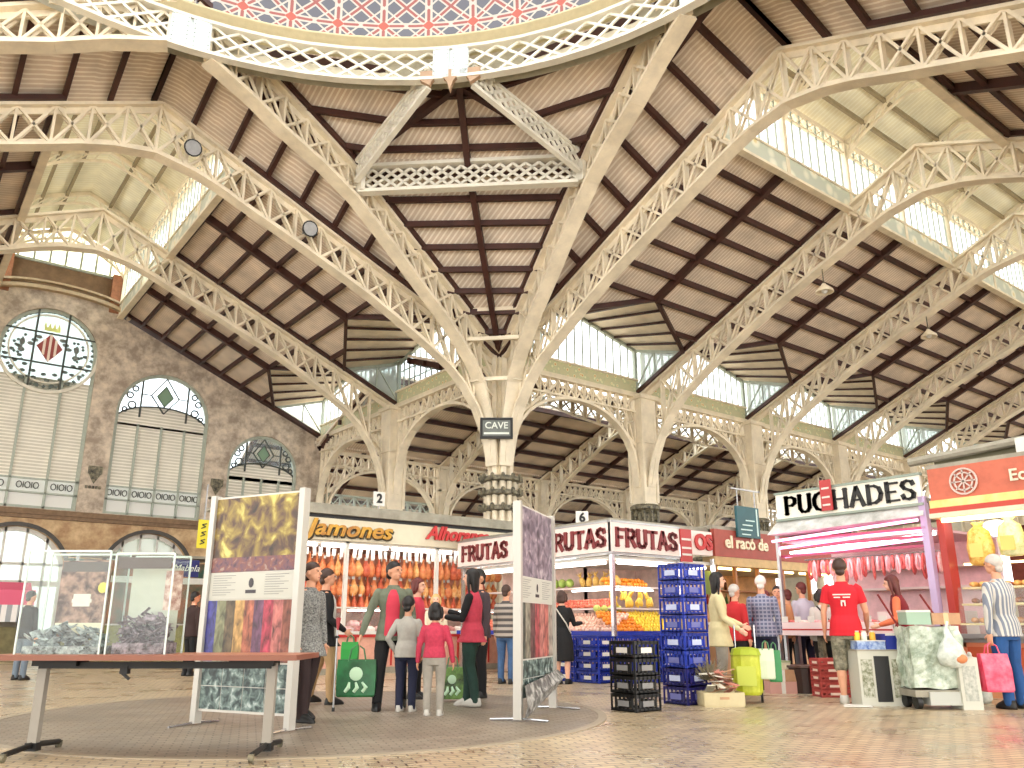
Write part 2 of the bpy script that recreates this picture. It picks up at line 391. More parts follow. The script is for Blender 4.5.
# ---- raised lantern along each ridge
def lantern(Pm, n, bay, mroof, side):
    ln = n*bay; hw = S-MO
    for sd in (0, 1):
        t = MO if sd == 0 else 2*S-MO; sg = 1 if sd == 0 else -1
        w = empty_struct('window_%d' % (20+sd+(2 if side == 'left' else 0)), tuple(Pm(0, t, rz(MO))))
        g = MB(); g.quad(Pm(0,t,rz(MO)+.45), Pm(ln,t,rz(MO)+.45), Pm(ln,t,MON_E), Pm(0,t,MON_E)); part('glass', g, M_PANE, w, world=True)
        f = MB(); nb = int(ln/.42)
        for i in range(nb+1):
            a = ln*i/nb; f.bar(Pm(a,t,rz(MO)+.4), Pm(a,t,MON_E), .05, .05)
        part('glazing_bars', f, M_GRILLE, w, world=True)
        f = MB(); f.bar(Pm(0,t,rz(MO)+.12), Pm(ln,t,rz(MO)+.12), .12, .62); part('sill_beam', f, M_FRIEZE2, w, world=True)
        f = MB()
        f.bar(Pm(0,t,rz(MO)-.18), Pm(ln,t,rz(MO)-.18), .22, .08); part('bottom_rail', f, M_IRON, w, world=True); f = MB(); f.bar(Pm(0,t,rz(MO)+.44), Pm(ln,t,rz(MO)+.44), .2, .07); part('sill_rail', f, M_IRON, w, world=True)
        f = MB(); f.bar(Pm(0,t,MON_E), Pm(ln,t,MON_E), .16, .12); part('top_rail', f, M_IRON, w, world=True); f = MB(); f.bar(Pm(0,t,MON_E-.42), Pm(ln,t,MON_E-.42), .1, .05); part('brace_rail', f, M_IRON, w, world=True)
        f = MB(); q = int(ln/.5)
        for i in range(q):
            a0 = ln*i/q; a1 = ln*(i+1)/q
            f.bar(Pm(a0,t,MON_E-.4), Pm(a1,t,MON_E-.04), .04, .03); f.bar(Pm(a0,t,MON_E-.04), Pm(a1,t,MON_E-.4), .04, .03)
        part('crossed_braces', f, M_IRON, w, world=True)
        for k in range(2*n+1):
            f = MB(); a = k*bay/2; f.bar(Pm(a,t,rz(MO)-.1), Pm(a,t,MON_E), .16, .16); part('post', f, M_IRON, w, world=True)
    deck = MB()
    for sg in (0, 1):
        e = MO-.35 if sg == 0 else 2*S-MO+.35
        deck.slab([Pm(0,e,MON_E+.05), Pm(ln,e,MON_E+.05), Pm(ln,S,MON_R+.05), Pm(0,S,MON_R+.05)], .08, (0,0,1))
    o = struct('ceiling', deck, mroof, loc=tuple(Pm(0,S,MON_R)))
    M_LB = mat('lantern_beam', (.56,.50,.38), .6, noise=.1)
    grid_bars(o, 'purlin', [(Pm(0,t,MON_E+(MON_R-MON_E)*(1-abs(S-t)/hw)-.03), Pm(ln,t,MON_E+(MON_R-MON_E)*(1-abs(S-t)/hw)-.03)) for t in (MO+.75, MO+1.5, 2*S-MO-.75, 2*S-MO-1.5)], .1, .12, M_LB)
    for k in range(2*n+1):
        a = k*bay/2; f = MB()
        for sg in (1, -1):
            e = S-sg*hw; f.bar(Pm(a,e,MON_E), Pm(a,S,MON_R-.04), .12, .14)
            pts = [Pm(a, S-sg*hw*math.cos(x), MON_E-.85+.85*math.sin(x)+.0+(.55*(1-math.cos(x)))) for x in [PI/2*i/7 for i in range(8)]]
            f.path(pts, .09, .06, (Pm(a,1,0)-Pm(a,0,0)).cross(Vector((0,0,1))))
            for i in range(1, 7):
                tt = S-sg*hw*(1-i/7); z1 = MON_E+(MON_R-MON_E)*(i/7)-.05; p = pts[i]
                f.bar(p, Pm(a, tt, z1), .05, .04)
        part('lantern_frame', f, M_IRON, o, world=True)
def frieze2():
    m = M_FRIEZE.copy(); m.name = 'sill_frieze'
    e = [n for n in m.node_tree.nodes if n.type == 'VALTORGB'][0].color_ramp.elements
    for x, c in zip(e, ((.90,.84,.62), (.95,.93,.86), (.90,.90,.83), (.78,.80,.74))): x.color = (*lin(c), 1)
    [n for n in m.node_tree.nodes if n.type == 'TEX_VORONOI'][0].inputs['Scale'].default_value = 2.2
    return m
M_FRIEZE2 = frieze2()
lantern(MR, 7, A, M_LANT_R, 'right'); lantern(ML, 2, B2, M_LANT_L, 'left')

# ---- dormers over the column lines: glazed wall, two roof planes, glazed cheeks
M_DORM = mat('dormer_boards', (.93,.88,.79), .7, noise=.08, scale=2)
def dormer(Pm, k, bay, num):
    a0 = k*bay+.22; a1 = (k+1)*bay-.22; c = (k+.5)*bay; zr = rz(4.0)+.10; ze = rz(2.3)+.10; zro = 12.05; zeo = 11.25
    w = empty_struct('window_%d' % num, tuple(Pm(c, 0, 10.05)))
    g = MB(); g.quad(Pm(a0,0,10.05), Pm(a1,0,10.05), Pm(a1,0,zeo), Pm(c,0,zro), Pm(a0,0,zeo)); part('glass', g, M_PANE, w, world=True)
    f = MB(); n = 16
    for i in range(n+1):
        a = a0+(a1-a0)*i/n; z = zeo+(zro-zeo)*(1-abs(a-c)/(bay/2)); f.bar(Pm(a,0,10.0), Pm(a,0,z), .045, .05)
    part('glazing_bars', f, M_GRILLE, w, world=True)
    f = MB(); f.bar(Pm(a0,0,10.05), Pm(a1,0,10.05), .14, .1)
    for aa in (a0, a1): f.bar(Pm(aa,0,zeo), Pm(c,0,zro), .14, .12); f.bar(Pm(aa,0,9.5), Pm(aa,0,zeo), .14, .14)
    part('frame', f, M_GRILLE, w, world=True)
    for aa in (a0, a1):
        g = MB(); g.quad(Pm(aa,0,H+.1), Pm(aa,2.2,ze), Pm(aa,0,zeo)); part('cheek_glass', g, M_PANE2, w, world=True)
        f = MB(); f.bar(Pm(aa,0,H+.1), Pm(aa,2.25,ze), .12, .14); f.bar(Pm(aa,0,zeo), Pm(aa,2.25,ze), .1, .1)
        f.bar(Pm(aa,1.0,rz(1.0)), Pm(aa,1.0,ze+(zeo-ze)*.57), .05, .05); f.bar(Pm(aa,0,H+.2), Pm(aa,1.0,ze+(zeo-ze)*.57), .05, .05); part('cheek_frame', f, M_GRILLE, w, world=True)
    d = MB()
    for e in (k*bay, (k+1)*bay):
        q = [Pm(e,0,zeo+.05), Pm(e,2.3,ze+.05), Pm(c,4.0,zr+.05), Pm(c,0,zro+.05)]; u = Vector((0,0,.07))
        d.add(q+[p+u for p in q], [(0,1,2),(0,2,3),(4,6,5),(4,7,6)])
    o = struct('ceiling', d, M_DORM, loc=tuple(Pm(c,0,zr)))
    grid_bars(o, 'ridge_beam', [(Pm(c,0,zro-.02), Pm(c,4.0,zr-.02))], .12, .14)
    st = []
    for sg in (-1, 1):
        for j in range(1, 5):
            x = j/5*bay/2; z0 = zro+(zeo-zro)*j/5; z1 = zr+(ze-zr)*j/5; t1 = 4.0-1.7*j/5
            st.append((Pm(c+sg*x,0,z0), Pm(c+sg*x,t1,z1)))
    grid_bars(o, 'batten', st, .08, .08)
for k in range(7): dormer(MR, k, A, 30+k)
for k in range(2): dormer(ML, k, B2, 40+k)

# ---- columns
def column(x, y, label, dirs, wide=.78, ztop=H, group=None, cap=True):
    t = thing('iron_column', label, 'column', (x, y, 0), 0, group)
    b = MB()
    for a, z0, z1 in ((1.0, 5.25, ztop-.2),):
        w0 = wide*.86; w1 = wide
        b.add([(sx*w/2, sy*w/2, z) for z, w in ((z0, w0), (z1, w1)) for sx, sy in ((-1,-1),(1,-1),(1,1),(-1,1))], [(0,3,2,1),(4,5,6,7),(0,1,5,4),(1,2,6,5),(2,3,7,6),(3,0,4,7)])
    for sx in (-1, 1):
        for sy in (-1, 1): b.box((sx*wide*.42, sy*wide*.42, (5.3+ztop)/2), (.12, .12, ztop-5.4))
    b.box((0,0,ztop-.12), (wide*1.25, wide*1.25, .16)); b.box((0,0,7.6), (wide*1.08, wide*1.08, .1))
    part('box_shaft', b, M_IRON, t)
    b = MB(); b.lathe([(.30,0),(.42,.02),(.42,.5),(.36,.6),(.30,.7),(.28,4.4),(.34,4.5),(.30,4.55)], n=16); part('round_shaft', b, M_IRON, t, True)
    b = MB(); b.lathe([(.34,4.5),(.50,4.58),(.42,4.66),(.46,4.9),(.40,5.0),(.56,5.1),(.56,5.2),(.46,5.28)], n=12)
    for i in range(10):
        a = i*PI/5; b.box((.47*math.cos(a), .47*math.sin(a), 4.83), (.09, .09, .42), 0)
    part('capital', b, M_DARKIRON, t)
    return t
for k in range(1, 8):
    column(A*k, 0, 'cream iron column with a dark capital, %s to the right of the middle column' % ORD[k-1], None, group='columns along the right hand nave')
column(0, B2, 'cream iron column with a dark capital, first to the left of the middle column', None)
# the middle column: a cluster of ribs
t = thing('iron_column', 'clustered cream iron column in the middle, under the framed sign', 'column', (0, 0, 0))
b = MB()
for i in range(8):
    a = i*PI/4+PI/8; b.bar((.30*math.cos(a), .30*math.sin(a), 5.2), (.36*math.cos(a), .36*math.sin(a), 9.6), .16, .2, (math.cos(a), math.sin(a), 0))
b.add([(sx*w, sy*w, z) for z, w in ((5.2, .22), (9.7, .3)) for sx, sy in ((-1,-1),(1,-1),(1,1),(-1,1))], [(0,3,2,1),(4,5,6,7),(0,1,5,4),(1,2,6,5),(2,3,7,6),(3,0,4,7)])
part('ribbed_shaft', b, M_IRON, t)
b = MB()
for i in range(12):
    a = i*PI/6; b.tube([(.46*math.cos(a), .46*math.sin(a), 0), (.46*math.cos(a), .46*math.sin(a), 5.4)], .09, 6)
b.lathe([(.4,0),(.4,5.3)], n=12); part('pipe_cluster', b, M_IRON, t, True)
for z in (4.55, 5.05, 5.5):
    b = MB(); b.lathe([(.50,z-.1),(.66,z-.06),(.66,z+.06),(.50,z+.1)], n=16)
    for i in range(12):
        a = i*PI/6; b.ball((.66*math.cos(a), .66*math.sin(a), z+.04), (.08,.08,.12), 6, 4)
    part('ornamental_collar', b, M_DARKIRON, t)

# ---- arcade girders on the column lines
ARCH = lambda L: [(.35, 5.9)]+[(L/2-(L/2-.4)*math.cos(a), 6.2+2.55*math.sin(a)**.85) for a in [PI*i/18 for i in range(1, 18)]]+[(L-.35, 5.9)]
def arcade(Pf, L, label, base, name='arcade_girder', ztop=H-.05, frieze=True, group=None, dz=0.0):
    t = thing(name, label, 'girder', base, 0, group)
    ar = [(x, z+dz) for x, z in ARCH(L)]; f = MB(); nrm = (Pf(1,0)-Pf(0,0)).cross(Vector((0,0,1))).normalized()
    for i in range(len(ar)-1):
        a, b = Pf(*ar[i]), Pf(*ar[i+1]); f.bar(a, b, .30, .10, (b-a).cross(nrm))
    part('arch_rib', f, M_IRON, t, world=True)
    f = MB(); f.bar(Pf(0, ztop), Pf(L, ztop), .3, .12); f.bar(Pf(.3, ztop-.62), Pf(L-.3, ztop-.62), .2, .07); part('top_chord', f, M_IRON, t, world=True)
    f = MB(); n = 14; top = [(0, ztop), (L, ztop)]
    for i in range(n+1):
        x = .42+(L-.84)*i/n; lo = interp(ar, x)
        f.bar(Pf(x, lo), Pf(x, ztop), .14, .04, (Pf(1,0)-Pf(0,0)))
        if i < n:
            x2 = .42+(L-.84)*(i+1)/n; lo2 = interp(ar, x2); m = max(1, round((ztop-max(lo, lo2))/.62))
            for j in range(m):
                za, zb = lo+(ztop-lo)*j/m, lo+(ztop-lo)*(j+1)/m; zc, zd = lo2+(ztop-lo2)*j/m, lo2+(ztop-lo2)*(j+1)/m
                f.bar(Pf(x, za), Pf(x2, zd), .05, .05, nrm); f.bar(Pf(x, zb), Pf(x2, zc), .05, .05, nrm)
    for x0, sg in ((.4, 1), (L-.4, -1)):       # inner curved brace and straight strut
        f.bar(Pf(x0, 7.5+dz), Pf(x0+sg*1.9, ztop-.3), .1, .09, nrm)
    part('lattice', f, M_IRON, t, world=True)
    if frieze:
        f = MB(); f.bar(Pf(.3, 9.76), Pf(L-.3, 9.76), .18, .5, (0,0,1)); part('tile_frieze', f, M_FRIEZE, t, world=True)
        f = MB(); f.bar(Pf(.2, 9.48), Pf(L-.2, 9.48), .3, .07); f.bar(Pf(.2, 10.03), Pf(L-.2, 10.03), .3, .07); part('frieze_moulding', f, M_IRON, t, world=True)
    return t
for k in range(7):
    arcade((lambda k: lambda s, z: Vector((A*k+s, 0, z)))(k), A, 'tiled frieze lattice arch, %s bay to the right of the middle column' % ORD[k], (A*(k+.5), 0, 9))
for k in range(2):
    arcade((lambda k: lambda s, z: Vector((0, B2*k+s, z)))(k), B2, 'tiled frieze lattice arch, %s bay to the left of the middle column' % ORD[k], (0, B2*(k+.5), 9))

# ---- the aisle behind: second column row, its arches and roofs
W2 = 14.0
for k in range(1, 8):
    column(A*k, W2, 'thin cream column in the back row, %s from the left' % ORD[k-1], None, .5, 8.9)
for k in range(0, 7):
    arcade((lambda k: lambda s, z: Vector((A*k+s, W2, z)))(k), A, 'plain lattice arch in the back row of columns, %s bay from the left' % ORD[k], (A*(k+.5), W2, 8.5), frieze=False, ztop=8.85, dz=-.55)
def back_roof(w0, w1, z0, z1, zr, wr, u0=-.2, u1=46.5, sky=None):
    o = None
    for (a, za, b, zb) in ((w0, z0, wr, zr), (w1, z1, wr, zr)):
        d = MB(); e = b
        if sky: e = wr+(sky if a > wr else -sky)
        ze = za+(zb-za)*abs(e-a)/abs(b-a)
        d.slab([(u0,a,za+.1),(u1,a,za+.1),(u1,e,ze+.1),(u0,e,ze+.1)], .1, (0,0,1))
        o = struct('ceiling', d, M_ROOF_R, loc=(u0, a, za))
        n = int(abs(e-a)/1.0); segs = []
        for i in range(1, n+1):
            k = i/n; segs.append(((u0, a+(e-a)*k, za+(ze-za)*k-.05), (u1, a+(e-a)*k, za+(ze-za)*k-.05)))
        grid_bars(o, 'purlin', segs, .15, .2)
        grid_bars(o, 'rafter', [((A*j/2, a, za-.02), (A*j/2, e, ze-.02)) for j in range(0, 15)], .16, .2)
    if sky:
        zs = z1+(zr-z1)*(1-sky/abs(w1-wr))
        g = MB(); g.quad((u0,wr-sky,zs+.2),(u1,wr-sky,zs+.2),(u1,wr+sky,zs+.2),(u0,wr+sky,zs+.2)); w = struct('window_50', g, M_PANE, loc=(u0,wr,zs))
        f = MB()
        for j in range(0, 60): f.bar((u0+j*.8,wr-sky,zs+.15),(u0+j*.8,wr+sky,zs+.15), .05, .06)
        part('glazing_bars', f, M_GRILLE, w, world=True)
back_roof(0.3, W2+.12, 9.1, 8.95, 11.6, 7.2, sky=1.3)
back_roof(W2-.12, 27.5, 8.95, 8.0, 12.2, 21)
# aisle trusses between the two rows
for k in range(1, 7):
    P = (lambda k: lambda s, z: Vector((A*k, W2-s, z)))(k)
    t = thing('roof_truss', 'small curved lattice truss of the back aisle, %s from the left' % ORD[k-1], 'roof truss', (A*k, W2, 8.8), 0)
    lo = [(.25,5.8),(.6,7.0),(1.2,7.9),(2.2,8.6),(3.6,9.3),(5.2,10.1),(6.9,10.7),(8.6,10.3),(10.4,9.4),(12,8.7),(13.6,8.2)]; tp = [(0,8.9),(6.8,11.45),(13.6,9.1)]
    f = MB(); nrm = Vector((1,0,0))
    for i in range(len(lo)-1): a, b = P(*lo[i]), P(*lo[i+1]); f.bar(a, b, .26, .08, (b-a).cross(nrm))
    for i in range(2): a, b = P(*tp[i]), P(*tp[i+1]); f.bar(a, b, .28, .12, (b-a).cross(nrm))
    part('chords', f, M_IRON, t, world=True)
    part('lattice', web(MB(), P, lo, tp, .9, 13.2, 16, .2, False), M_IRON, t, world=True)
# outer wall of the back aisles with tall bright windows
M_PLASTER = mat('pale_plaster', (.80,.76,.68), .8, noise=.12, scale=.8)
holes = []; cx = []
for j in range(8):
    c = -4+A*j+A/2+.6; cx.append(c); holes.append(archpoly(c, 1.7, 3.6, 6.6, 12))
wl = shape(rect(-8, 0, 47, 9.2), holes, .4); mv(wl, 0, 27.5, 0); struct('wall_back', wl, M_PLASTER)
for i, c in enumerate(cx):
    w = empty_struct('window_%d' % (60+i), (c, 27.55, 3.6)); g = shape(archpoly(0, 1.7, 0, 3.0, 12), (), .02); part('glass', g, M_PANE, w)
    f = shape(archpoly(0, 1.72, 0, 3.0, 14), [archpoly(0, 1.58, .12, 2.95, 14)], .1)
    for x in (-.85, 0, .85): f.bar((x,.05,0), (x,.05,4.3), .07, .07)
    for z in (1.0, 2.0, 3.0): f.bar((-1.65,.05,z), (1.65,.05,z), .07, .07)
    f.lathe([(.5,-.03),(.58,-.03),(.58,.03),(.5,.03),(.5,-.03)], n=16) if False else None
    part('frame', f, M_GRILLE, w)
# glazed end of the small aisle, next to the big gable wall
w = empty_struct('window_51', (3.3, W2+.25, 4)); g = MB(); g.quad((.5,W2+.25,4.2),(6.3,W2+.25,4.2),(6.3,W2+.25,6.9),(.5,W2+.25,6.9)); part('glass', g, M_PANE, w, world=True)
f = MB()
for i in range(9): f.bar((.5+i*.725,W2+.25,4.2),(.5+i*.725,W2+.25,6.9), .1, .1)
for z in (4.2, 5.1, 6.0, 6.9): f.bar((.5,W2+.25,z),(6.3,W2+.25,z), .1, .1)
for i in range(8): f.bar((.5+i*.725,W2+.25,6.0),(1.225+i*.725,W2+.25,6.9), .05, .05); f.bar((.5+i*.725,W2+.25,6.9),(1.225+i*.725,W2+.25,6.0), .05, .05)
part('frame', f, M_GRILLE, w, world=True)
# far end of the right hand nave
EU = 7*A+.3
outl = [(0,0),(22.82,0),(22.82,H),(2*S-MO,rz(MO)),(2*S-MO,MON_E),(S,MON_R),(MO,MON_E),(MO,rz(MO)),(0,H)]
wl = shape(outl, [archpoly(c, 1.6, 4.5, 7.5) for c in (4.5, 18.3)]+[archpoly(S, 2.2, 4.5, 9.5)], .4)
xf(wl, Matrix.Translation((EU,0,0)) @ Matrix.Rotation(-PI/2, 4, 'Z')); struct('wall_right', wl, M_PLASTER)

wl = shape(rect(0, 0, 27.7, 9.6), [archpoly(c, 1.7, 3.6, 6.6) for c in (4, 10, 17.5, 23.5)], .4)
xf(wl, Matrix.Translation((EU,27.8,0)) @ Matrix.Rotation(-PI/2, 4, 'Z')); struct('wall_right', wl, M_PLASTER)
# ================================================================== CROSSING
RC, RR, RZ = -13.4, 10.25, 14.0
rp = lambda a, r=RR, z=RZ: Vector((RC+r*math.cos(math.radians(a)), RC+r*math.sin(math.radians(a)), z))
NA, NB, NN = rp(80), rp(10), rp(45)
Z = lambda z: Vector((0,0,z))
# ribs from the middle column to the ring
RLOW = [(.45,5.9),(.62,7.1),(1.1,8.5),(1.6,9.1),(2.2,9.6),(3.0,10.2),(4.0,10.8),(5.5,11.75),(6.8,12.5),(8.0,12.95),(9.3,13.3),(10.4,13.7),(11.6,14.0)]
RTOP = [(0,9.45),(2,10.7),(4.95,12.3),(7.1,13.45),(10.4,14.75),(12.08,15.2)]
def crossing_rib(org, node, label):
    o = Vector((*org, 0)); d = Vector((node[0]-org[0], node[1]-org[1], 0)); L = d.length; d.normalize(); k = L/12.08
    P = lambda s, z: o+d*(s*k)+Vector((0,0,z)); nrm = d.cross(Vector((0,0,1)))
    t = thing('dome_rib', label, 'rib', (o.x, o.y, 9)); lo = MB(); tp = MB()
    for i in range(len(RLOW)-1): a, b = P(*RLOW[i]), P(*RLOW[i+1]); lo.bar(a, b, .44, .10, (b-a).cross(nrm)); lo.bar(a+Vector((0,0,.12)), b+Vector((0,0,.12)), .08, .18, (b-a).cross(nrm))
    for i in range(len(RTOP)-1): a, b = P(*RTOP[i]), P(*RTOP[i+1]); tp.bar(a, b, .46, .10, (b-a).cross(nrm)); tp.bar(a-Vector((0,0,.12)), b-Vector((0,0,.12)), .08, .2, (b-a).cross(nrm))
    cp = MB()
    for i in range(len(RTOP)-1): a, b = P(*RTOP[i])+Z(.14), P(*RTOP[i+1])+Z(.14); cp.bar(a, b, .62, .14, (b-a).cross(nrm))
    part('bottom_chord', lo, M_IRON, t, world=True); part('top_chord', tp, M_IRON, t, world=True); part('capping_board', cp, M_BROWN, t, world=True)
    part('lattice', web(MB(), P, RLOW, RTOP, 1.2, 11.6, 14, .24), M_IRON, t, world=True); return P
PA = crossing_rib((0,0), NA, 'cream lattice rib curving from the middle column up left to the dome ring')
PB = crossing_rib((0,0), NB, 'cream lattice rib curving from the middle column up right to the dome ring')
crossing_rib((-2*S,0), rp(80), 'cream lattice rib running off the top left corner to the dome ring')
crossing_rib((0,-2*S), rp(10), 'cream lattice rib running off the top right corner to the dome ring')
# ties between the ribs near the column
t = thing('tie_frame', 'pale tie bars linking the ribs just above the middle column', 'bracing', (0,0,10.3)); f = MB()
for z, s in ((10.7, 2.0), (9.75, 1.9), (8.6, 1.2)):
    pa, pb = PA(s, 0), PB(s, 0); pd, pe = Vector((-s*1.05,0,0)), Vector((0,-s*1.05,0)); zz = Vector((0,0,z))
    for a, b in ((pd,pa),(pa,pb),(pb,pe)): f.bar(a+zz, b+zz, .09, .12)
    f.bar(pd+zz, pb+zz, .05, .05); f.bar(pa+zz, pe+zz, .05, .05)
for a in (PA(2.0,10.7), PB(2.0,10.7), Vector((-2.1,0,10.5)), Vector((0,-2.1,10.5))): f.bar((0,0,9.6), a, .07, .07); f.bar((0,0,8.0), Vector((a.x*.6,a.y*.6,8.6)), .06, .06); f.bar(a, Vector((a.x*.15,a.y*.15,8.7)), .07, .07)
part('bars', f, M_IRON, t, world=True)

GLp, GRp = PA(6.95, 0), PB(6.6, 0)
zg0, zg1 = 12.62, 13.4
t = thing('lattice_girder', 'white horizontal girder of diamond lattice tying the two dome ribs', 'girder', (GLp+GRp)/2+Vector((0,0,zg0)))
f = MB(); dd = (GRp-GLp).normalized(); a, b = GLp+dd*.25, GRp-dd*.25; Z = lambda z: Vector((0,0,z))
part('diamond_lattice', f.diamonds(a+Z(zg0+.12), b+Z(zg0+.12), a+Z(zg1-.1), b+Z(zg1-.1), 17, .075, .05, 2), M_IRON2, t, world=True)
f = MB(); nn = (b-a).cross(Z(1)).normalized()
f.bar(a+Z(zg0), b+Z(zg0), .26, .10); f.bar(a+Z(zg1), b+Z(zg1), .26, .10)
for p in (a, b): f.bar(p+Z(zg0), p+Z(zg1), .12, .5)
part('flanges', f, M_IRON2, t, world=True)
for pG, nm, sg in ((GLp, 'left', 1), (GRp, 'right', -1)):
    t = thing('knee_brace', 'white pierced brace rising from the %s end of the lattice girder' % nm, 'brace', (pG+Z(12.9)))
    N0 = NN+dd*(-sg*.55); a0, a1 = pG+Z(12.74), pG+Z(13.36); b0, b1 = N0+Z(-.22), N0+Z(.34)
    v = (b0-a0).normalized(); a0 = a0+v*.35; a1 = a1+v*.35
    part('pierced_web', MB().diamonds(a0, b0, a1, b1, 11, .085, .05, 2), M_IRON2, t, world=True)
    f = MB(); f.bar(a0, b0, .15, .08); f.bar(a1, b1, .15, .08); part('flanges', f, M_IRON2, t, world=True)

# roof panels of the crossing
def facet(pts, pur_from, pur_to, n, mid=None, m=M_ROOF_R):
    """pts planar outline; purlins run between two edges"""
    d = MB(); d.slab([Vector(p)+Z(.16) for p in pts], .1, (0,0,1)); o = struct('ceiling', d, m, loc=tuple(pts[0]))
    segs = []
    (a0, a1), (b0, b1) = pur_from, pur_to
    for i in range(n):
        k = (i+.6)/n; segs.append((Vector(a0).lerp(Vector(a1), k), Vector(b0).lerp(Vector(b1), k)))
    grid_bars(o, 'purlin', segs, .12, .17)
    if mid: grid_bars(o, 'rafter', mid, .17, .24)
    return o
rt = lambda P, s: P(s, interp(RTOP, s)+.12)
Cz = Vector((0,0,9.5)); GLt, GRt = rt(PA, 6.95), rt(PB, 6.6); NNt = rp(45, RR+1.0, 14.6); NAt, NBt = rp(80, RR+1.0, 14.95), rp(10, RR+1.0, 14.95)
facet([Cz, GLt, GRt], (Cz, GLt), (Cz, GRt), 9, [(Cz, (GLt+GRt)/2)])
facet([GLt, NNt, GRt], (GLt, NNt), (GRt, NNt), 3, [((GLt+GRt)/2, NNt)])
facet([GLt, NAt, NNt], (GLt, NAt), (GLt, NNt), 3, [(GLt, NAt), (GLt, NNt), (NAt, NNt)])
facet([GRt, NBt, NNt], (GRt, NBt), (GRt, NNt), 3, [(GRt, NBt), (GRt, NNt), (NBt, NNt)])
AD, AE = Vector((-S,0,TOP)), Vector((0,-S,TOP))
def strip(swap, sgn_far, m):
    """roof between the crossing truss and the dome rib beside it"""
    nx, ny = -NA.x, -NA.y; X = lambda u, v, z: Vector((-u, -v, z)) if not swap else Vector((-v, -u, z))
    us = [i*nx/22 for i in range(23)] if not sgn_far else [2*S-(2*S-nx)*i/22 for i in range(23)]
    zt = lambda u: H+G*(u if u < S else 2*S-u)
    ra = []
    for u in us:
        q = u/nx if not sgn_far else (2*S-u)/(2*S-nx); v = ny*q; z2 = interp(RTOP, q*12.08); ra.append((X(u, -.1, zt(u)+.16), X(u, v, z2+.18), X(u, 0, zt(u)+.05), X(u, v, z2+.07)))
    d = MB()
    for a, b in zip(ra[:-1], ra[1:]): d.add([a[0], a[1], b[1], b[0], *(p+Z(.1) for p in (a[0], a[1], b[1], b[0]))], [(0,1,2,3),(7,6,5,4)])
    o = struct('ceiling', d, m, loc=tuple(ra[0][0]))
    grid_bars(o, 'purlin', [(r[2], r[3]) for r in ra[2::2]], .12, .18)
for sw, m in ((False, M_ROOF_L), (True, M_ROOF_R)):
    for fr_ in (False, True): strip(sw, fr_, m)

# ---- ring girder and dome
t = thing('dome_ring', 'pale lattice ring girder with riveted posts carrying the dome', 'ring girder', (RC, RC, RZ))
NS = 72; pts = [rp(360*i/NS) for i in range(NS+1)]
f = MB()
for i in range(NS):
    a, b = pts[i], pts[i+1]; f.bar(a, b, .22, .08)
part('bottom_rail', f, M_IRON2, t, world=True)
f = MB()
for i in range(NS): f.bar(pts[i]+Z(.84), pts[i+1]+Z(.84), .24, .08)
part('top_rail', f, M_IRON2, t, world=True)
f = MB(); n = 112
for i in range(n):
    a0 = 360*i/n; a1 = 360*(i+2)/n
    f.bar(rp(a0, RR, RZ+.05), rp(a1, RR, RZ+.8), .06, .045, rp(a0, 1, 0)-rp(a0, 0, 0)); f.bar(rp(a0, RR, RZ+.8), rp(a1, RR, RZ+.05), .06, .045, rp(a0, 1, 0)-rp(a0, 0, 0))
part('ring_lattice', f, M_IRON2, t, world=True)
f = MB(); rr = []
for i in range(NS+1): a = 360*i/NS; rr.append([rp(a, RR+.5, RZ+.1), rp(a, RR+.5, RZ+1.1)])
f.rings(rr, False, False); part('back_plate', f, mat('ring_board', (.70,.68,.60), .7, noise=.08), t, world=True)
M_POST = mat('riveted_plate', (.80,.83,.83), .45, noise=.04)
for a in (45, 80, 10, 115, 150, 185, 220, 255, 290, 330):
    f = MB(); p = rp(a, RR-.06, RZ+.42); R = Matrix.Rotation(math.radians(a), 3, 'Z')
    for s in (-.24, .24): f.box(p+R @ Vector((0, s, 0)), (.12, .40, .86), math.radians(a))
    f.box(p+R @ Vector((0.02, 0, 0)), (.06, .9, .8), math.radians(a))
    for s in (-.4, -.08, .08, .4):
        for j in range(7): f.box(p+R @ Vector((-.07, s, -.36+.12*j)), (.03, .03, .03), math.radians(a))
    part('riveted_post', f, M_POST, t, world=True)
# bracket below the front post
f = MB(); R = Matrix.Rotation(math.radians(45), 3, 'Z')
br = shape([(-.75,.2),(-.75,-.05),(-.5,-.22)]+arcpts(-.28,-.22,.22,180,20,6)+[(0,-.42)]+arcpts(.28,-.22,.22,160,0,6)+[(.75,-.05),(.75,.2)], (), .12)
xf(br, Matrix.Translation(NN) @ Matrix.Rotation(math.radians(45+90), 4, 'Z')); part('scalloped_bracket', br, mat('bracket_tan', (.66,.54,.43), .6), t, world=True)
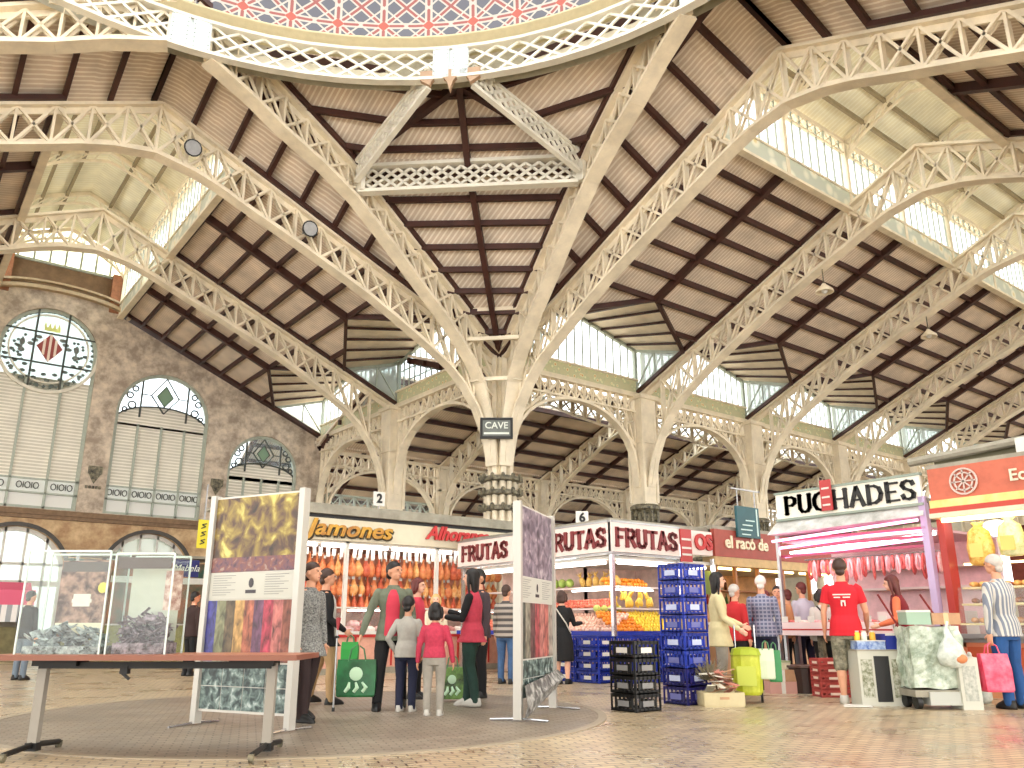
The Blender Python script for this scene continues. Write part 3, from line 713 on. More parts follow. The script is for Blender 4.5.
# cornice rings and the tiled dome
t2 = thing('dome', 'dome lined with red, blue and white star patterned tiles inside a cream cornice', 'dome', (RC, RC, 15))
f = MB(); prof = [(RR+.3,14.86),(RR+.02,14.86),(RR-.05,14.9),(RR-.05,14.95),(RR-.14,14.98),(RR-.14,15.04),(RR-.22,15.07),(RR-.22,15.13),(RR+.3,15.13)]
f.rings([[rp(360*i/NS, r, z) for i in range(NS)] for r, z in prof], False); part('cornice', f, mat('cornice_stone', (.78,.73,.58), .6, noise=.05), t2, True, world=True)
def dome_mat():
    m = bpy.data.materials.new('dome_tiles'); m.use_nodes = True; nt = m.node_tree; b = nt.nodes['Principled BSDF']; b.inputs['Roughness'].default_value = .5
    tc = N(nt, 'ShaderNodeTexCoord'); sp = N(nt, 'ShaderNodeSeparateXYZ'); nt.links.new(tc.outputs['Object'], sp.inputs[0])
    ang = math_(nt, 'ARCTAN2', sp.outputs[1], sp.outputs[0])
    u = math_(nt, 'FRACT', math_(nt, 'MULTIPLY', ang, 56/(2*PI))); z = math_(nt, 'FRACT', math_(nt, 'DIVIDE', sp.outputs[2], 1.02))
    ax = math_(nt, 'ABSOLUTE', math_(nt, 'SUBTRACT', u, .5)); az = math_(nt, 'ABSOLUTE', math_(nt, 'SUBTRACT', z, .5))
    d1 = math_(nt, 'ABSOLUTE', math_(nt, 'SUBTRACT', ax, az))                # diagonals
    w1 = math_(nt, 'LESS_THAN', math_(nt, 'ABSOLUTE', math_(nt, 'SUBTRACT', d1, .075)), .028)
    w2 = math_(nt, 'LESS_THAN', math_(nt, 'ABSOLUTE', math_(nt, 'SUBTRACT', math_(nt, 'MINIMUM', ax, az), .06)), .025)
    w3 = math_(nt, 'LESS_THAN', math_(nt, 'ABSOLUTE', math_(nt, 'SUBTRACT', math_(nt, 'ADD', ax, az), .5)), .03)
    w4 = math_(nt, 'LESS_THAN', math_(nt, 'ABSOLUTE', math_(nt, 'SUBTRACT', math_(nt, 'MAXIMUM', ax, az), .47)), .02)
    wh = math_(nt, 'MAXIMUM', math_(nt, 'MAXIMUM', w1, w2), w3)
    red = math_(nt, 'LESS_THAN', math_(nt, 'MINIMUM', d1, math_(nt, 'MINIMUM', ax, az)), .05)
    ctr = math_(nt, 'LESS_THAN', math_(nt, 'ADD', ax, az), .14)
    m1 = N(nt, 'ShaderNodeMix', data_type='RGBA'); nt.links.new(red, m1.inputs[0]); m1.inputs[6].default_value = (*lin((.37,.37,.41)), 1); m1.inputs[7].default_value = (*lin((.60,.33,.31)), 1)
    m2 = N(nt, 'ShaderNodeMix', data_type='RGBA'); nt.links.new(wh, m2.inputs[0]); nt.links.new(m1.outputs[2], m2.inputs[6]); m2.inputs[7].default_value = (*lin((.74,.71,.67)), 1)
    m3 = N(nt, 'ShaderNodeMix', data_type='RGBA'); nt.links.new(ctr, m3.inputs[0]); nt.links.new(m2.outputs[2], m3.inputs[6]); m3.inputs[7].default_value = (*lin((.70,.34,.28)), 1)
    nt.links.new(m3.outputs[2], b.inputs['Base Color']); return m
f = MB(); rD = RR-.12
prof = [(rD*math.cos(a)+.0, 15.05+rD*1.0*math.sin(a)) for a in [math.radians(x) for x in (0,4,8,12,16,20,24)]]
f.rings([[rp(360*i/NS, r, z) for i in range(NS)] for r, z in prof], False); part('tiled_shell', f, dome_mat(), t2, True, world=True)
f = MB(); prof2 = [(rD*math.cos(a), 15.05+rD*math.sin(a)) for a in [math.radians(x) for x in (24,36,48,60,72,82)]]
f.rings([[rp(360*i/NS, r, z) for i in range(NS)] for r, z in prof2], False); part('glass_crown', f, M_PANE, t2, True, world=True)
f = MB()
for i in range(36): f.path([rp(10*i, r, z) for r, z in prof2], .12, .12)
part('crown_ribs', f, M_IRON2, t2, world=True)
# skirt closing the gap between round ring and the straight panel edges
f = MB()
for (a0, a1, P0, P1) in ((45, 80, NNt, NAt), (10, 45, NBt, NNt)):
    ra = []; m_ = 10
    for i in range(m_+1): k = i/m_; q = rp(a0+(a1-a0)*k, RR+.15, RZ+.03); ra.append([q, P0.lerp(P1, k)+Z(.05)])
    f.rings(ra, False, False)
struct('ceiling', f, mat('skirt_board', (.88,.85,.76), .7, noise=.05))

# the rest of the hall behind the viewpoint: roof of the two other arms
f = MB()
f.b2((-48,-42,13.0),(47,-2*S-.3,13.3)); f.b2((-48,-2*S-.3,13.0),(-2*S-.3,W2,13.3))
struct('ceiling', f, M_ROOF_R)
# ================================================================== GABLE WALL WITH THE COAT OF ARMS
WY = 14.28
M_WALL = mat('grey_brown_render', (.62,.56,.50), .85, noise=.0, scale=2.2, c2=(.86,.80,.72), bump=.1)
M_WALLLOW = mat('ochre_stone', (.64,.50,.37), .85, noise=.0, scale=1.6, c2=(.84,.73,.57), bump=.1)
M_MOULD = mat('moulding', (.74,.66,.54), .7, noise=.1)
WINS = [(-11.5,1.72,5.25,11.45), (-6.98,1.86,5.25,9.42), (-2.55,1.58,5.25,7.66), (-16.0,1.86,5.25,9.42)]
xc = -S
outl = [(-27,5.15),(.42,5.15),(.42,H-.1),(0,H),(-MO,rz(MO)-.1),(-MO,13.6)]+[(xc+2.24*math.cos(a), 13.6+.45*math.sin(a)) for a in [PI*i/10 for i in range(1,10)]]+[(-2*S+MO,13.6),(-2*S+MO,rz(MO)-.1),(-2*S,H),(-27,H-1)]
w_ = shape(outl, [archpoly(*w) for w in WINS], .5); mv(w_, 0, WY, 0); wall = struct('wall_left', w_, M_WALL)
outl = [(-27,0),(.42,0),(.42,5.15),(-27,5.15)]
DOORS = [(-11.6,1.75,0,2.8),(-6.95,1.62,0,2.95),(-2.5,1.5,0,2.9),(-16.1,1.6,0,2.95)]
w_ = shape(outl, [archpoly(*w) for w in DOORS], .5); mv(w_, 0, WY-.04, 0); low = struct('wall_left', w_, M_WALLLOW)
f = MB(); f.b2((-27,WY-.22,5.0),(.42,WY,5.2)); f.b2((-27,WY-.16,4.86),(.42,WY,5.0)); struct('trim_1', f, mat('cornice_brown', (.50,.40,.30), .7, noise=.15))
f = MB()
arc = [(xc+ (2.6)*math.cos(a), 13.3+.62*math.sin(a)) for a in [PI*i/14 for i in range(15)]]
for i in range(14):
    f.bar((arc[i][0],WY-.1,arc[i][1]),(arc[i+1][0],WY-.1,arc[i+1][1]), .3, .14); f.bar((arc[i][0],WY-.05,arc[i][1]+.3),(arc[i+1][0],WY-.05,arc[i+1][1]+.3), .2, .08)
struct('trim_2', f, M_MOULD)
f = MB()
for x, h, z0, sp in DOORS:
    a = arcpts(x, sp, h+.08, 0, 180, 18)
    for i in range(18): f.bar((a[i][0],WY-.06,a[i][1]),(a[i+1][0],WY-.06,a[i+1][1]), .14, .14, (0,1,0))
struct('trim_3', f, mat('dark_moulding', (.25,.23,.21), .5))
f = MB(); f.b2((-2*S+MO,WY+.3,13.5),(-MO,WY+.45,15.1)); o = struct('wall_left', f, mat('lantern_brick', (.50,.40,.30), .85, noise=.2, scale=3))
f = MB(); f.bar((-2*S+MO,WY+.25,15.12),(-MO,WY+.25,15.12), .1, .1); [f.bar((-MO-.0-i*.56,WY+.25,15.1),(-MO-i*.56,WY+.25,16.6), .08, .08) for i in range(9)]
w = struct('window_8', f, M_GRILLE); g = MB(); g.quad((-2*S+MO,WY+.35,15.1),(-MO,WY+.35,15.1),(-MO,WY+.35,15.8),(xc,WY+.35,16.7),(-2*S+MO,WY+.35,15.8)); link('glass', g.mesh('glass'), glassy('yellow_glass', (.97,.98,.84), .8), w)
f = MB(); f.b2((-MO-.45,WY-.02,13.5),(-MO-.05,WY+.3,15.2)); f.b2((-2*S+MO+.05,WY-.02,13.5),(-2*S+MO+.45,WY+.3,15.2)); struct('trim_4', f, mat('brick_pier', (.60,.40,.28), .8, noise=.2))
M_SLAT = stripes('shutter_slats', (.84,.82,.76), (.97,.95,.90), 2, .13, .4, noise=.08)
M_ORNP = mat('ornament_panel', (.88,.90,.88), .5)
M_LEAD = mat('lead_line', (.25,.27,.25), .5)
M_GREENG = mat('green_stain', (.50,.62,.52), .4)
def gable_window(i, cx, hw, z0, spg, roundel=False):
    w = empty_struct('window_%d' % i, (cx, WY+.12, z0)); sp = spg-z0; top = sp+hw
    g = shape(archpoly(0, hw, 0, sp), (), .02); mv(g, 0, .25, 0); part('glass', g, M_PANE, w)
    zl = (5.1 if roundel else sp-hw*.22); fl = MB(); fl.b2((-hw,.1,1.05),(hw,.2,zl)); part('shutter', fl, M_SLAT, w)
    fl = MB(); fl.b2((-hw,.12,.05),(hw,.2,.95)); part('sill_panel', fl, mat('white_blind', (.90,.90,.88), .6), w)
    fl = MB(); fl.b2((-hw,.06,.62),(hw,.1,1.12)); part('ornament_panel', fl, M_ORNP, w)
    fr = shape(archpoly(0, hw+.02, 0, sp), [archpoly(0, hw-.13, .1, sp)], .14)
    for x in (-hw/2, 0, hw/2) if not roundel else (-hw*.36, hw*.36): fr.b2((x-.04,0,0),(x+.04,.12,zl))
    for z in (.6, 1.12): fr.b2((-hw,.0,z-.03),(hw,.1,z+.03))
    part('frame', fr, M_GRILLE, w)
    d = MB()
    nb = 4 if not roundel else 3
    for b in range(nb):
        x0 = -hw+2*hw*(b+.5)/nb
        for dx in (-.28, 0, .28): d.lathe([(.05,-.01),(.1,-.01),(.1,.01),(.05,.01)], (x0+dx,0,0), 8) if False else d.path([(x0+dx+.09*math.cos(q), .04, .87+.12*math.sin(q)) for q in [PI/4*j for j in range(9)]], .03, .03, (0,1,0))
        d.bar((x0-.14,.04,.76),(x0-.14,.04,.98),.03,.03); d.bar((x0+.14,.04,.76),(x0+.14,.04,.98),.03,.03)
    part('scrollwork', d, M_LEAD, w)
    if not roundel:
        bw = shape([(-hw,sp-.5),(-hw,sp-.3)]+[(hw*math.cos(a), sp-.35+hw*.42*math.sin(a)) for a in [PI-PI*j/12 for j in range(13)]]+[(hw,sp-.5)], (), .06)
        mv(bw, 0, .1, 0); part('shutter_head', bw, M_SLAT, w)
        d = MB(); c = sp+hw*.48; q = hw*.30
        D4 = [(0,c+q*1.45),(q,c),(0,c-q*1.3),(-q,c)]
        for j in range(4): a, b = D4[j], D4[(j+1)%4]; d.bar((a[0],.04,a[1]),(b[0],.04,b[1]), .05,.05); d.bar((a[0]*.6,.04,c+(a[1]-c)*.6),(b[0]*.6,.04,c+(b[1]-c)*.6), .03,.03)
        for sx in (-1,1):
            d.bar((sx*hw*.5,.04,sp-.1),(sx*hw*.5,.04,sp+hw*.86), .07,.07); d.bar((sx*q,.04,c),(sx*hw*.5,.04,c), .04,.04)
            for j,(ax,az,r) in enumerate(((.68,.2,.16),(.74,.42,.13),(.64,.58,.12),(.82,.08,.1))): d.path([(sx*hw*ax+r*math.cos(t_), .04, sp+hw*az+r*math.sin(t_)) for t_ in [PI/3*v for v in range(7)]], .06,.05,(0,1,0))
        aa = arcpts(0, sp-.35, 1, 0, 180, 14); d.path([(hw*x, .04, sp-.35+hw*.42*(z-(sp-.35))) for x, z in aa], .06, .05, (0,1,0))
        part('leading', d, M_LEAD, w)
        g = MB(); g.add([(x*.62,.06,c+(z-c)*.62) for x, z in D4], [(0,1,2,3)]); part('stained_lozenge', g, M_GREENG, w)
    else:
        zc = 6.28; R = 1.72
        rg = shape(arcpts(0, zc, R+.1, 0, 359, 40), [arcpts(0, zc, R-.02, 0, 359, 40)], .16); mv(rg, 0, -.06, 0)
        rg2 = shape(arcpts(0, zc, R-.30, 0, 359, 40), [arcpts(0, zc, R-.36, 0, 359, 40)], .08); rg.add(rg2.v, rg2.f)
        part('roundel_rim', rg, M_IRON2, w)
        g = shape(arcpts(0, zc, R, 0, 359, 40), (), .02); mv(g, 0, .1, 0); part('roundel_glass', g, glassy('white_stained_glass', (.97,.99,.98), .55), w)
        d = MB(); random.seed(3)
        for x in (-.55, .55): z = math.sqrt(R*R-x*x); d.bar((x,.0,zc-z),(x,.0,zc+z), .07,.07)
        for zz in (-.62, .62): x = math.sqrt(R*R-zz*zz); d.bar((-x,.0,zc+zz),(x,.0,zc+zz), .06,.06)
        part('leading', d, M_LEAD, w)
        d = MB()
        for j in range(44):
            a = 2*PI*j/44; r = R-.17; d.box((r*math.cos(a), .03, zc+r*math.sin(a)), (.12,.04,.09), M=Matrix.Rotation(-a+.6*(j%2), 3, 'Y'))
        for j in range(26):
            a = PI+PI*(j+.5)/26; r = R*(.62+.13*(j%3)); d.ball((r*math.cos(a), .03, zc+r*math.sin(a)), (.10,.02,.07), 6, 4)
        for j in range(20):
            a = random.uniform(-.6,.6)+(PI if j%2 else 0); r = R*random.uniform(.52,.72); d.ball((r*math.cos(a), .03, zc+r*math.sin(a)), (.06,.02,.06), 6, 4)
        part('painted_leaves', d, mat('leaf_grey', (.38,.42,.40), .5), w)
        d = MB(); e = .46; d.add([(0,.02,zc+.62),(e,.02,zc+.05),(0,.02,zc-.55),(-e,.02,zc+.05)], [(0,1,2,3)]); part('shield', d, mat('shield_red', (.62,.28,.26), .5), w)
        d = MB()
        for x in (-.2, 0, .2):
            h_ = .52*(1-abs(x)/.46)+.04; d.b2((x-.045,-.01,zc+.05-h_),(x+.045,.01,zc+.05+h_*.98))
        part('shield_stripes', d, mat('stripe_cream', (.95,.88,.82), .5), w)
        d = MB(); d.b2((-.28,-.01,zc+.72),(.28,.01,zc+.86)); [d.add([(-.32+.16*j,-.01,zc+.86),(-.2+.16*j,-.01,zc+.86),(-.26+.16*j,-.01,zc+1.08)], [(0,1,2)]) for j in range(4)]
        part('crown', d, mat('crown_yellow', (.88,.90,.55), .5), w)
        d = MB()
        for sx in (-1,1):
            for j in range(3): d.ball((sx*(.42+.12*j), .02, zc+.42-.16*j), (.13,.02,.08), 6, 4)
            d.ball((sx*.95,.02,zc+.12), (.10,.02,.16), 6, 4); d.ball((sx*.95,.02,zc-.2), (.13,.02,.10), 6, 4); d.bar((sx*.95,.02,zc-.3),(sx*.95,.02,zc+.3),.06,.03)
        part('mantling', d, mat('mantle_grey', (.45,.47,.45), .5), w)
for i, w in enumerate(WINS): gable_window(i+1, *w, roundel=(i == 0))
# arched door openings with white fan lights
for i, (x, h, z0, sp) in enumerate(DOORS):
    d = empty_struct('door_%d' % (i+1), (x, WY+.15, 0)); g = shape(archpoly(0,h,0,sp), (), .02); mv(g,0,.2,0); part('glass', g, M_PANE2, d)
    fr = shape(archpoly(0,h,0,sp), [archpoly(0,h-.16,2.6,sp) , rect(-h+.16,.1,h-.16,2.4)], .12)
    for q in (-.6,-.2,.2,.6): fr.b2((h*q-.04,0,0),(h*q+.04,.1,sp+h*math.sqrt(1-q*q)))
    fr.b2((-h,0,sp+.35),(h,.1,sp+.45)); part('frame', fr, M_WHITE, d)
# wall lamps and plaques between the windows
for x in (-9.3, -4.55, -.55):
    f = MB(); f.b2((x-.25,WY-.12,6.75),(x+.25,WY,7.05)); f.add([(x-.22,WY-.1,6.75),(x+.22,WY-.1,6.75),(x,WY-.02,6.35),(x-.22,WY,6.75),(x+.22,WY,6.75)], [(0,1,2),(0,2,3),(1,4,2),(3,2,4),(0,3,4,1)])
    for j in range(5): f.box((x-.24+.12*j, WY-.05, 6.22), (.08,.1,.1))
    tag(link('wall_bracket', f.mesh('wall_bracket'), M_DARKIRON), 'dark carved bracket on the gable wall, %s' % {-9.3:'right of the coat of arms window',-4.55:'right of the middle arched window',-.55:'right of the smallest arched window'}[x], 'bracket', 'wall brackets between the windows')

# ================================================================== FLOOR
def floor_mat(name, c1, c2, cm, sc, rough=.28):
    m = bpy.data.materials.new(name); m.use_nodes = True; nt = m.node_tree; b = nt.nodes['Principled BSDF']
    tc = N(nt, 'ShaderNodeTexCoord'); mp = N(nt, 'ShaderNodeMapping'); mp.inputs['Rotation'].default_value = (0,0,.35); mp.inputs['Scale'].default_value = (sc,sc,sc)
    nt.links.new(tc.outputs['Object'], mp.inputs[0]); br = N(nt, 'ShaderNodeTexBrick'); nt.links.new(mp.outputs[0], br.inputs[0])
    br.inputs['Color1'].default_value = (*lin(c1), 1); br.inputs['Color2'].default_value = (*lin(c2), 1); br.inputs['Mortar'].default_value = (*lin(cm), 1)
    br.inputs['Scale'].default_value = 1; br.inputs['Mortar Size'].default_value = .03; br.inputs['Brick Width'].default_value = .6; br.inputs['Row Height'].default_value = .3
    nz = N(nt, 'ShaderNodeTexNoise'); nz.inputs['Scale'].default_value = 1.3; nz.inputs['Detail'].default_value = 8; nt.links.new(tc.outputs['Object'], nz.inputs[0])
    mr = N(nt, 'ShaderNodeMapRange'); mr.inputs[1].default_value = .3; mr.inputs[2].default_value = .7; mr.inputs[3].default_value = .74; mr.inputs[4].default_value = 1.1; nt.links.new(nz.outputs['Fac'], mr.inputs[0])
    vm = N(nt, 'ShaderNodeVectorMath', operation='SCALE'); nt.links.new(br.outputs['Color'], vm.inputs[0]); nt.links.new(mr.outputs[0], vm.inputs['Scale'])
    nt.links.new(vm.outputs[0], b.inputs['Base Color'])
    r2 = N(nt, 'ShaderNodeMapRange'); r2.inputs[1].default_value = .3; r2.inputs[2].default_value = .7; r2.inputs[3].default_value = rough-.07; r2.inputs[4].default_value = rough+.12; nt.links.new(nz.outputs['Fac'], r2.inputs[0]); nt.links.new(r2.outputs[0], b.inputs['Roughness'])
    bp = N(nt, 'ShaderNodeBump'); bp.inputs['Strength'].default_value = .25; bp.inputs['Distance'].default_value = .01; nt.links.new(br.outputs['Fac'], bp.inputs['Height']); bp.invert = True; nt.links.new(bp.outputs[0], b.inputs['Normal'])
    return m
f = MB(); f.b2((-45,-40,-.2),(50,32,0)); struct('floor', f, floor_mat('cream_tiles', (.80,.73,.60), (.72,.64,.52), (.42,.36,.29), 3.4))
f = MB(); f.lathe([(0.01,-.004),(3.3,-.004),(3.3,.006),(0.01,.006)], (-11.17,-11.46,0), 96)
struct('floor', f, floor_mat('brown_round_paving', (.60,.55,.48), (.53,.48,.42), (.40,.36,.31), 4, .45))
f = MB(); f.lathe([(3.24,.0),(3.33,.0),(3.33,.010),(3.24,.010),(3.24,0)], (-11.17,-11.46,0), 96); struct('trim_5', f, mat('circle_edge', (.62,.57,.49), .5))
# ================================================================== STALLS
M_TUBE = mat('fluorescent_tube', (1.0,.96,.93), .4, emis=3)
M_TUBEP = mat('pink_tube', (1.0,.62,.80), .4, emis=1.2)
M_TUBEW = mat('warm_tube', (1.0,.85,.55), .4, emis=2.6)
M_RED = mat('sign_red', (.72,.14,.13), .5); M_DKRED = mat('letter_maroon', (.48,.13,.14), .5)
M_GREYC = mat('grey_fascia', (.58,.56,.50), .6, noise=.2, scale=3)
M_BLUEC = mat('crate_blue', (.10,.20,.62), .45, noise=.12); M_NAVYC = mat('crate_navy', (.10,.10,.40), .45, noise=.15)
M_BLK = mat('crate_black', (.06,.06,.06), .45); M_CARD = mat('cardboard', (.70,.55,.42), .8, noise=.12)
M_SHELF = mat('stall_shelf', (.85,.80,.78), .45); M_STONE = mat('stall_base_pink', (.83,.62,.54), .5, noise=.12)
M_INT = mat('stall_interior', (.80,.70,.66), .7, noise=.15); M_GLASSC = glassy('counter_glass', (.96,.98,.98), .88, .04)
def tube_light(parent, a, b, m, r=.03):
    return part('fluorescent_tube', MB().tube([a, b], r, 8), m, parent)
RN = random.Random(11)

# ---- ham stall, facing the hall (local -y outwards)
HW = -4.05
ham = thing('ham_stall', 'long ham stall with cream sign board and red glass fronted counter', 'market stall', (-9.7, HW, 0)); HL = 7.0
f = MB(); f.b2((-.1,-.55,3.28),(HL,-.35,3.44)); f.b2((-.1,-.5,3.44),(HL,1.9,3.5)); part('grey_fascia', f, M_GREYC, ham)
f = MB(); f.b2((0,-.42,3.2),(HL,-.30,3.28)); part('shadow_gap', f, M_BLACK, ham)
f = MB(); f.b2((0,-.46,2.74),(HL,-.34,3.2)); part('sign_board', f, M_CREAMSIGN, ham)
f = MB(); f.b2((0,-.36,2.70),(HL,1.9,2.74)); part('stall_ceiling', f, M_WHITE, ham)
f = MB(); f.b2((0,1.8,0),(HL,1.9,2.7)); f.b2((0,.0,0),(.06,1.9,2.7)); part('back_wall', f, mat('ham_back', (.80,.52,.40), .6, noise=.2, scale=4), ham)
f = MB(); f.b2((0,-.35,0),(HL,.4,.12)); part('plinth', f, M_GREYC, ham)
f = MB(); f.b2((0,-.3,.12),(HL,.35,.80)); part('counter_base', f, M_STONE, ham)
f = MB()
for i in range(9): f.b2((i*HL/8-.02,-.315,.15),(i*HL/8+.02,-.3,.8))
f.b2((0,-.33,.74),(HL,-.29,.82)); part('counter_trim', f, M_RED, ham)
f = MB(); f.b2((0,-.34,.80),(HL,.4,.86)); f.b2((0,-.25,1.34),(HL,.2,1.37)); part('worktop', f, M_WHITE, ham)
f = MB(); f.quad((0,-.32,.86),(HL,-.32,.86),(HL,-.22,1.35),(0,-.22,1.35)); part('counter_glass', f, M_GLASSC, ham)
for x in (0.05, 2.3, 4.6, HL-.05):
    part('post', MB().b2((x-.04,-.36,.86),(x+.04,-.28,2.74)), M_WHITE, ham)
for i in range(4): tube_light(ham, (.1+i*1.72,-.1,2.66), (1.7+i*1.72,-.1,2.66), M_TUBE)
for i in range(3): tube_light(ham, (.2+i*2.25,-.2,1.30), (2.1+i*2.25,-.2,1.30), M_TUBE, .015)
for z in (2.68, 2.26, 1.86): part('ham_rail', MB().tube([(.05,.35 if z > 2.5 else .5,z),(HL-.05,.35 if z > 2.5 else .5,z)], .02, 6), M_CHROME, ham)
# sign lettering
P0 = onw(346, 530, HW-.46); l = text_mb('Jamones', .52, .05, .28, .012); wd = max(v[0] for v in l.v)-min(v[0] for v in l.v)
le = onw(304, 530, HW-.46); ri = onw(391, 536, HW-.46); sc = (ri.x-le.x)*1.02/wd
xf(l, Matrix.Translation(((le.x+ri.x)/2+9.7, -.53, 2.98)) @ Matrix.Diagonal((sc, 1, .92, 1)))
M_GOLD = mat('letter_gold', (.80,.62,.12), .4, c2=(.62,.36,.10), scale=2)
part('lettering', l, M_GOLD, ham)
l2 = MB(); l2.v = [(v[0]+.045, v[1]+.03, v[2]-.035) for v in l.v]; l2.f = list(l.f); part('letter_shadow', l2, mat('letter_dark', (.22,.18,.06), .6), ham)
l = text_mb('Alhoransa', .5, .05, .35, .016); wd = max(v[0] for v in l.v)-min(v[0] for v in l.v)
le = onw(424, 534, HW-.46); ri = onw(487, 540, HW-.46); xf(l, Matrix.Translation(((le.x+ri.x)/2+9.7, -.53, 3.04)) @ Matrix.Diagonal(((ri.x-le.x)/wd, 1, .85, 1))); part('lettering', l, mat('letter_red', (.75,.16,.16), .5), ham)
f = MB(); f.b2((5.85,-.47,3.0),(6.0,-.45,3.3)) if False else None

# hams
def ham_proto():
    t = thing('cured_ham', 'x', 'ham'); f = MB()
    prof = [(.0,-.30,.03),(.0,-.28,.06),(.01,-.2,.095),(.015,-.1,.11),(.01,0,.095),(0,.1,.06),(0,.18,.035),(0,.30,.025),(0,.36,.03)]
    f.loft([(0,y,z,r*1.05,r*.7) for y, z, r in [(a, b, c) for a, b, c in prof]], 10); part('meat', f, mat('ham_orange', (.80,.42,.24), .45, c2=(.90,.60,.38), scale=9), t, True)
    f = MB(); f.tube([(0,0,.34),(0,.0,.42)], .008, 5); f.box((.0,-.05,.27),(.07,.01,.10)); part('tag', f, M_WHITE, t)
    return t
def variant(src, m, label, group):
    t = dup(src, label=label, group=group)
    for c in t.children:
        if c.name.startswith('meat'):
            c.data = c.data.copy(); c.data.materials[0] = m
    return t
h0 = ham_proto(); MH = [mat('ham_orange', (1,1,1)), mat('ham_red', (.70,.26,.17), .45, c2=(.86,.46,.30), scale=9), mat('ham_gold', (.86,.56,.28), .45, c2=(.95,.75,.50), scale=9)]
hv = [h0, variant(h0, MH[1], 'x', 'x'), variant(h0, MH[2], 'x', 'x')]; hu = [False]*3
for row, (z, y, lab, grp) in enumerate(((2.26,.35,'orange brown cured ham hanging in the top row of the ham stall','hams of the top row'),(1.84,.5,'orange brown cured ham hanging in the middle row of the ham stall','hams of the middle row'),(1.46,.5,'reddish cured ham hanging in the bottom row of the ham stall','hams of the bottom row'))):
    n = 40
    for i in range(n):
        k = RN.choice([0,0,1,2]) if row < 2 else RN.choice([1,1,0])
        loc = (-9.7+.2+(HL-.35)*i/(n-1)+RN.uniform(-.02,.02), HW+y+RN.uniform(-.02,.02), z)
        o = hv[k] if not hu[k] else dup(hv[k]); hu[k] = True
        o.location = loc; o.rotation_euler = (0,RN.uniform(-.08,.08),RN.uniform(0,6)); o['label'] = lab; o['group'] = grp; o.scale = (1,1,.72) if row else (1.05,1.05,.7)
# white tagged hooves / paper labels above the hams
pr = tag(link('price_ticket', MB().box((0,0,0),(.085,.008,.20)).mesh('price_ticket'), M_WHITE), 'white paper ticket hanging in the strip above the hams', 'ticket', 'tickets above the hams')
for i in range(44):
    o = pr if i == 0 else pr.copy()
    if i: COL.objects.link(o)
    o.location = (-9.6+HL*i/44, HW-.02+.05*(i%2), 2.53); o.rotation_euler = (0,RN.uniform(-.1,.1),RN.uniform(-.4,.4)); o.scale = (1,1,RN.uniform(.7,1.15))
# packs of meat behind the counter glass
mp = [mat('meat_pink', (.86,.55,.55), .5, c2=(.93,.78,.76), scale=14), mat('meat_red', (.68,.22,.22), .5, c2=(.85,.5,.45), scale=14), mat('meat_pale', (.92,.84,.80), .5)]
for k in range(3):
    p = tag(link('meat_tray', MB().box((0,0,.03),(.22,.18,.06)).add([(-.11,-.09,.06),(.11,-.09,.06),(.08,0,.11),(-.08,0,.11),(.11,.09,.06),(-.11,.09,.06)], [(0,1,2,3),(3,2,4,5),(0,3,5),(1,4,2)]).mesh('meat_tray'), mp[k]), ('pink','red','pale')[k]+' meat tray on display under the glass of the ham stall counter', 'tray', ('pink','red','pale')[k]+' meat trays in the ham counter')
    for i in range(14 if k < 2 else 10):
        o = p if i == 0 else p.copy()
        if i: COL.objects.link(o)
        j = i*3+k; c = j % 26; r = j//26; o.location = (-9.55+c*.26, HW-.15+r*.24, .862+r*.12)

# ---- fruit stall on the corner
FX, FY = -4.71, -9.78
fr = thing('fruit_stall', 'corner fruit stall under white FRUTAS signs, stacked with fruit', 'market stall', (FX, FY, 0))
DL = 5.1; DR = 2.95           # lengths along +w (left face) and +u (right face)
f = MB(); f.b2((.12,.12,2.86),(DR,DL,2.94)); part('stall_roof', f, M_GREYC, fr)
f = MB(); f.b2((.1,.1,2.18),(DR,DL,2.24)); part('stall_ceiling', f, M_WHITE, fr)
for a, b, nm in (((-.02,-.02),(1.86,.06),'r'), ((-.02,.0),(.06,1.98),'l'), ((-.02,2.95),(.06,5.08),'ll')):
    s_ = part('sign_board', MB().b2((*a,2.3),(*b,2.84)), mat('sign_pinkish', (.92,.86,.83), .5), fr)
    fm = MB()
    for z in (2.27, 2.86): fm.b2((a[0]-.01,a[1]-.01,z-.02),(b[0]+.01,b[1]+.01,z+.02))
    sub('frame', fm, M_STEEL, s_, fr)
    L = drawn('FRUTAS', .33, 1.72 if nm == 'r' else 1.78, .25, .18, .07, .03)
    if nm == 'r': mv(L, .92, -.04, 2.57)
    else: xf(L, Matrix.Translation((-.04, (a[1]+b[1])/2, 2.57)) @ Matrix.Rotation(-PI/2, 4, 'Z'))
    sub('lettering', L, M_DKRED, s_, fr)
s_ = part('sign_board', MB().b2((2.2,-.02,2.36),(2.86,.06,2.84)), mat('sign_pinkish', (.92,.86,.83)), fr)
L = text_mb('OS', .42, .03, 0, .02); mv(L, 2.56, -.05, 2.6); sub('lettering', L, M_RED, s_, fr)
s_ = part('hanging_tag', MB().b2((1.86,-.06,2.2),(2.18,-.03,2.84)), mat('tag_red', (.70,.22,.22), .5), fr)
[sub('tag_line', MB().b2((1.88,-.065,z),(2.16,-.06,z+.04)), M_WHITE, s_, fr) for z in (2.32,2.45,2.62)]
f = MB(); f.b2((1.3,2.2,0),(DR,2.3,2.2)); f.b2((1.3,2.2,0),(1.4,DL,2.2)); f.b2((DR-.08,.3,0),(DR,2.2,2.2)); part('back_wall', f, M_INT, fr)
for x, y in ((.03,.03),(1.9,.03),(.03,2.05),(.03,DL-.2),(DR-.05,.03)): part('post', MB().b2((x-.035,y-.035,0),(x+.035,y+.035,2.3)), M_CHROME, fr)
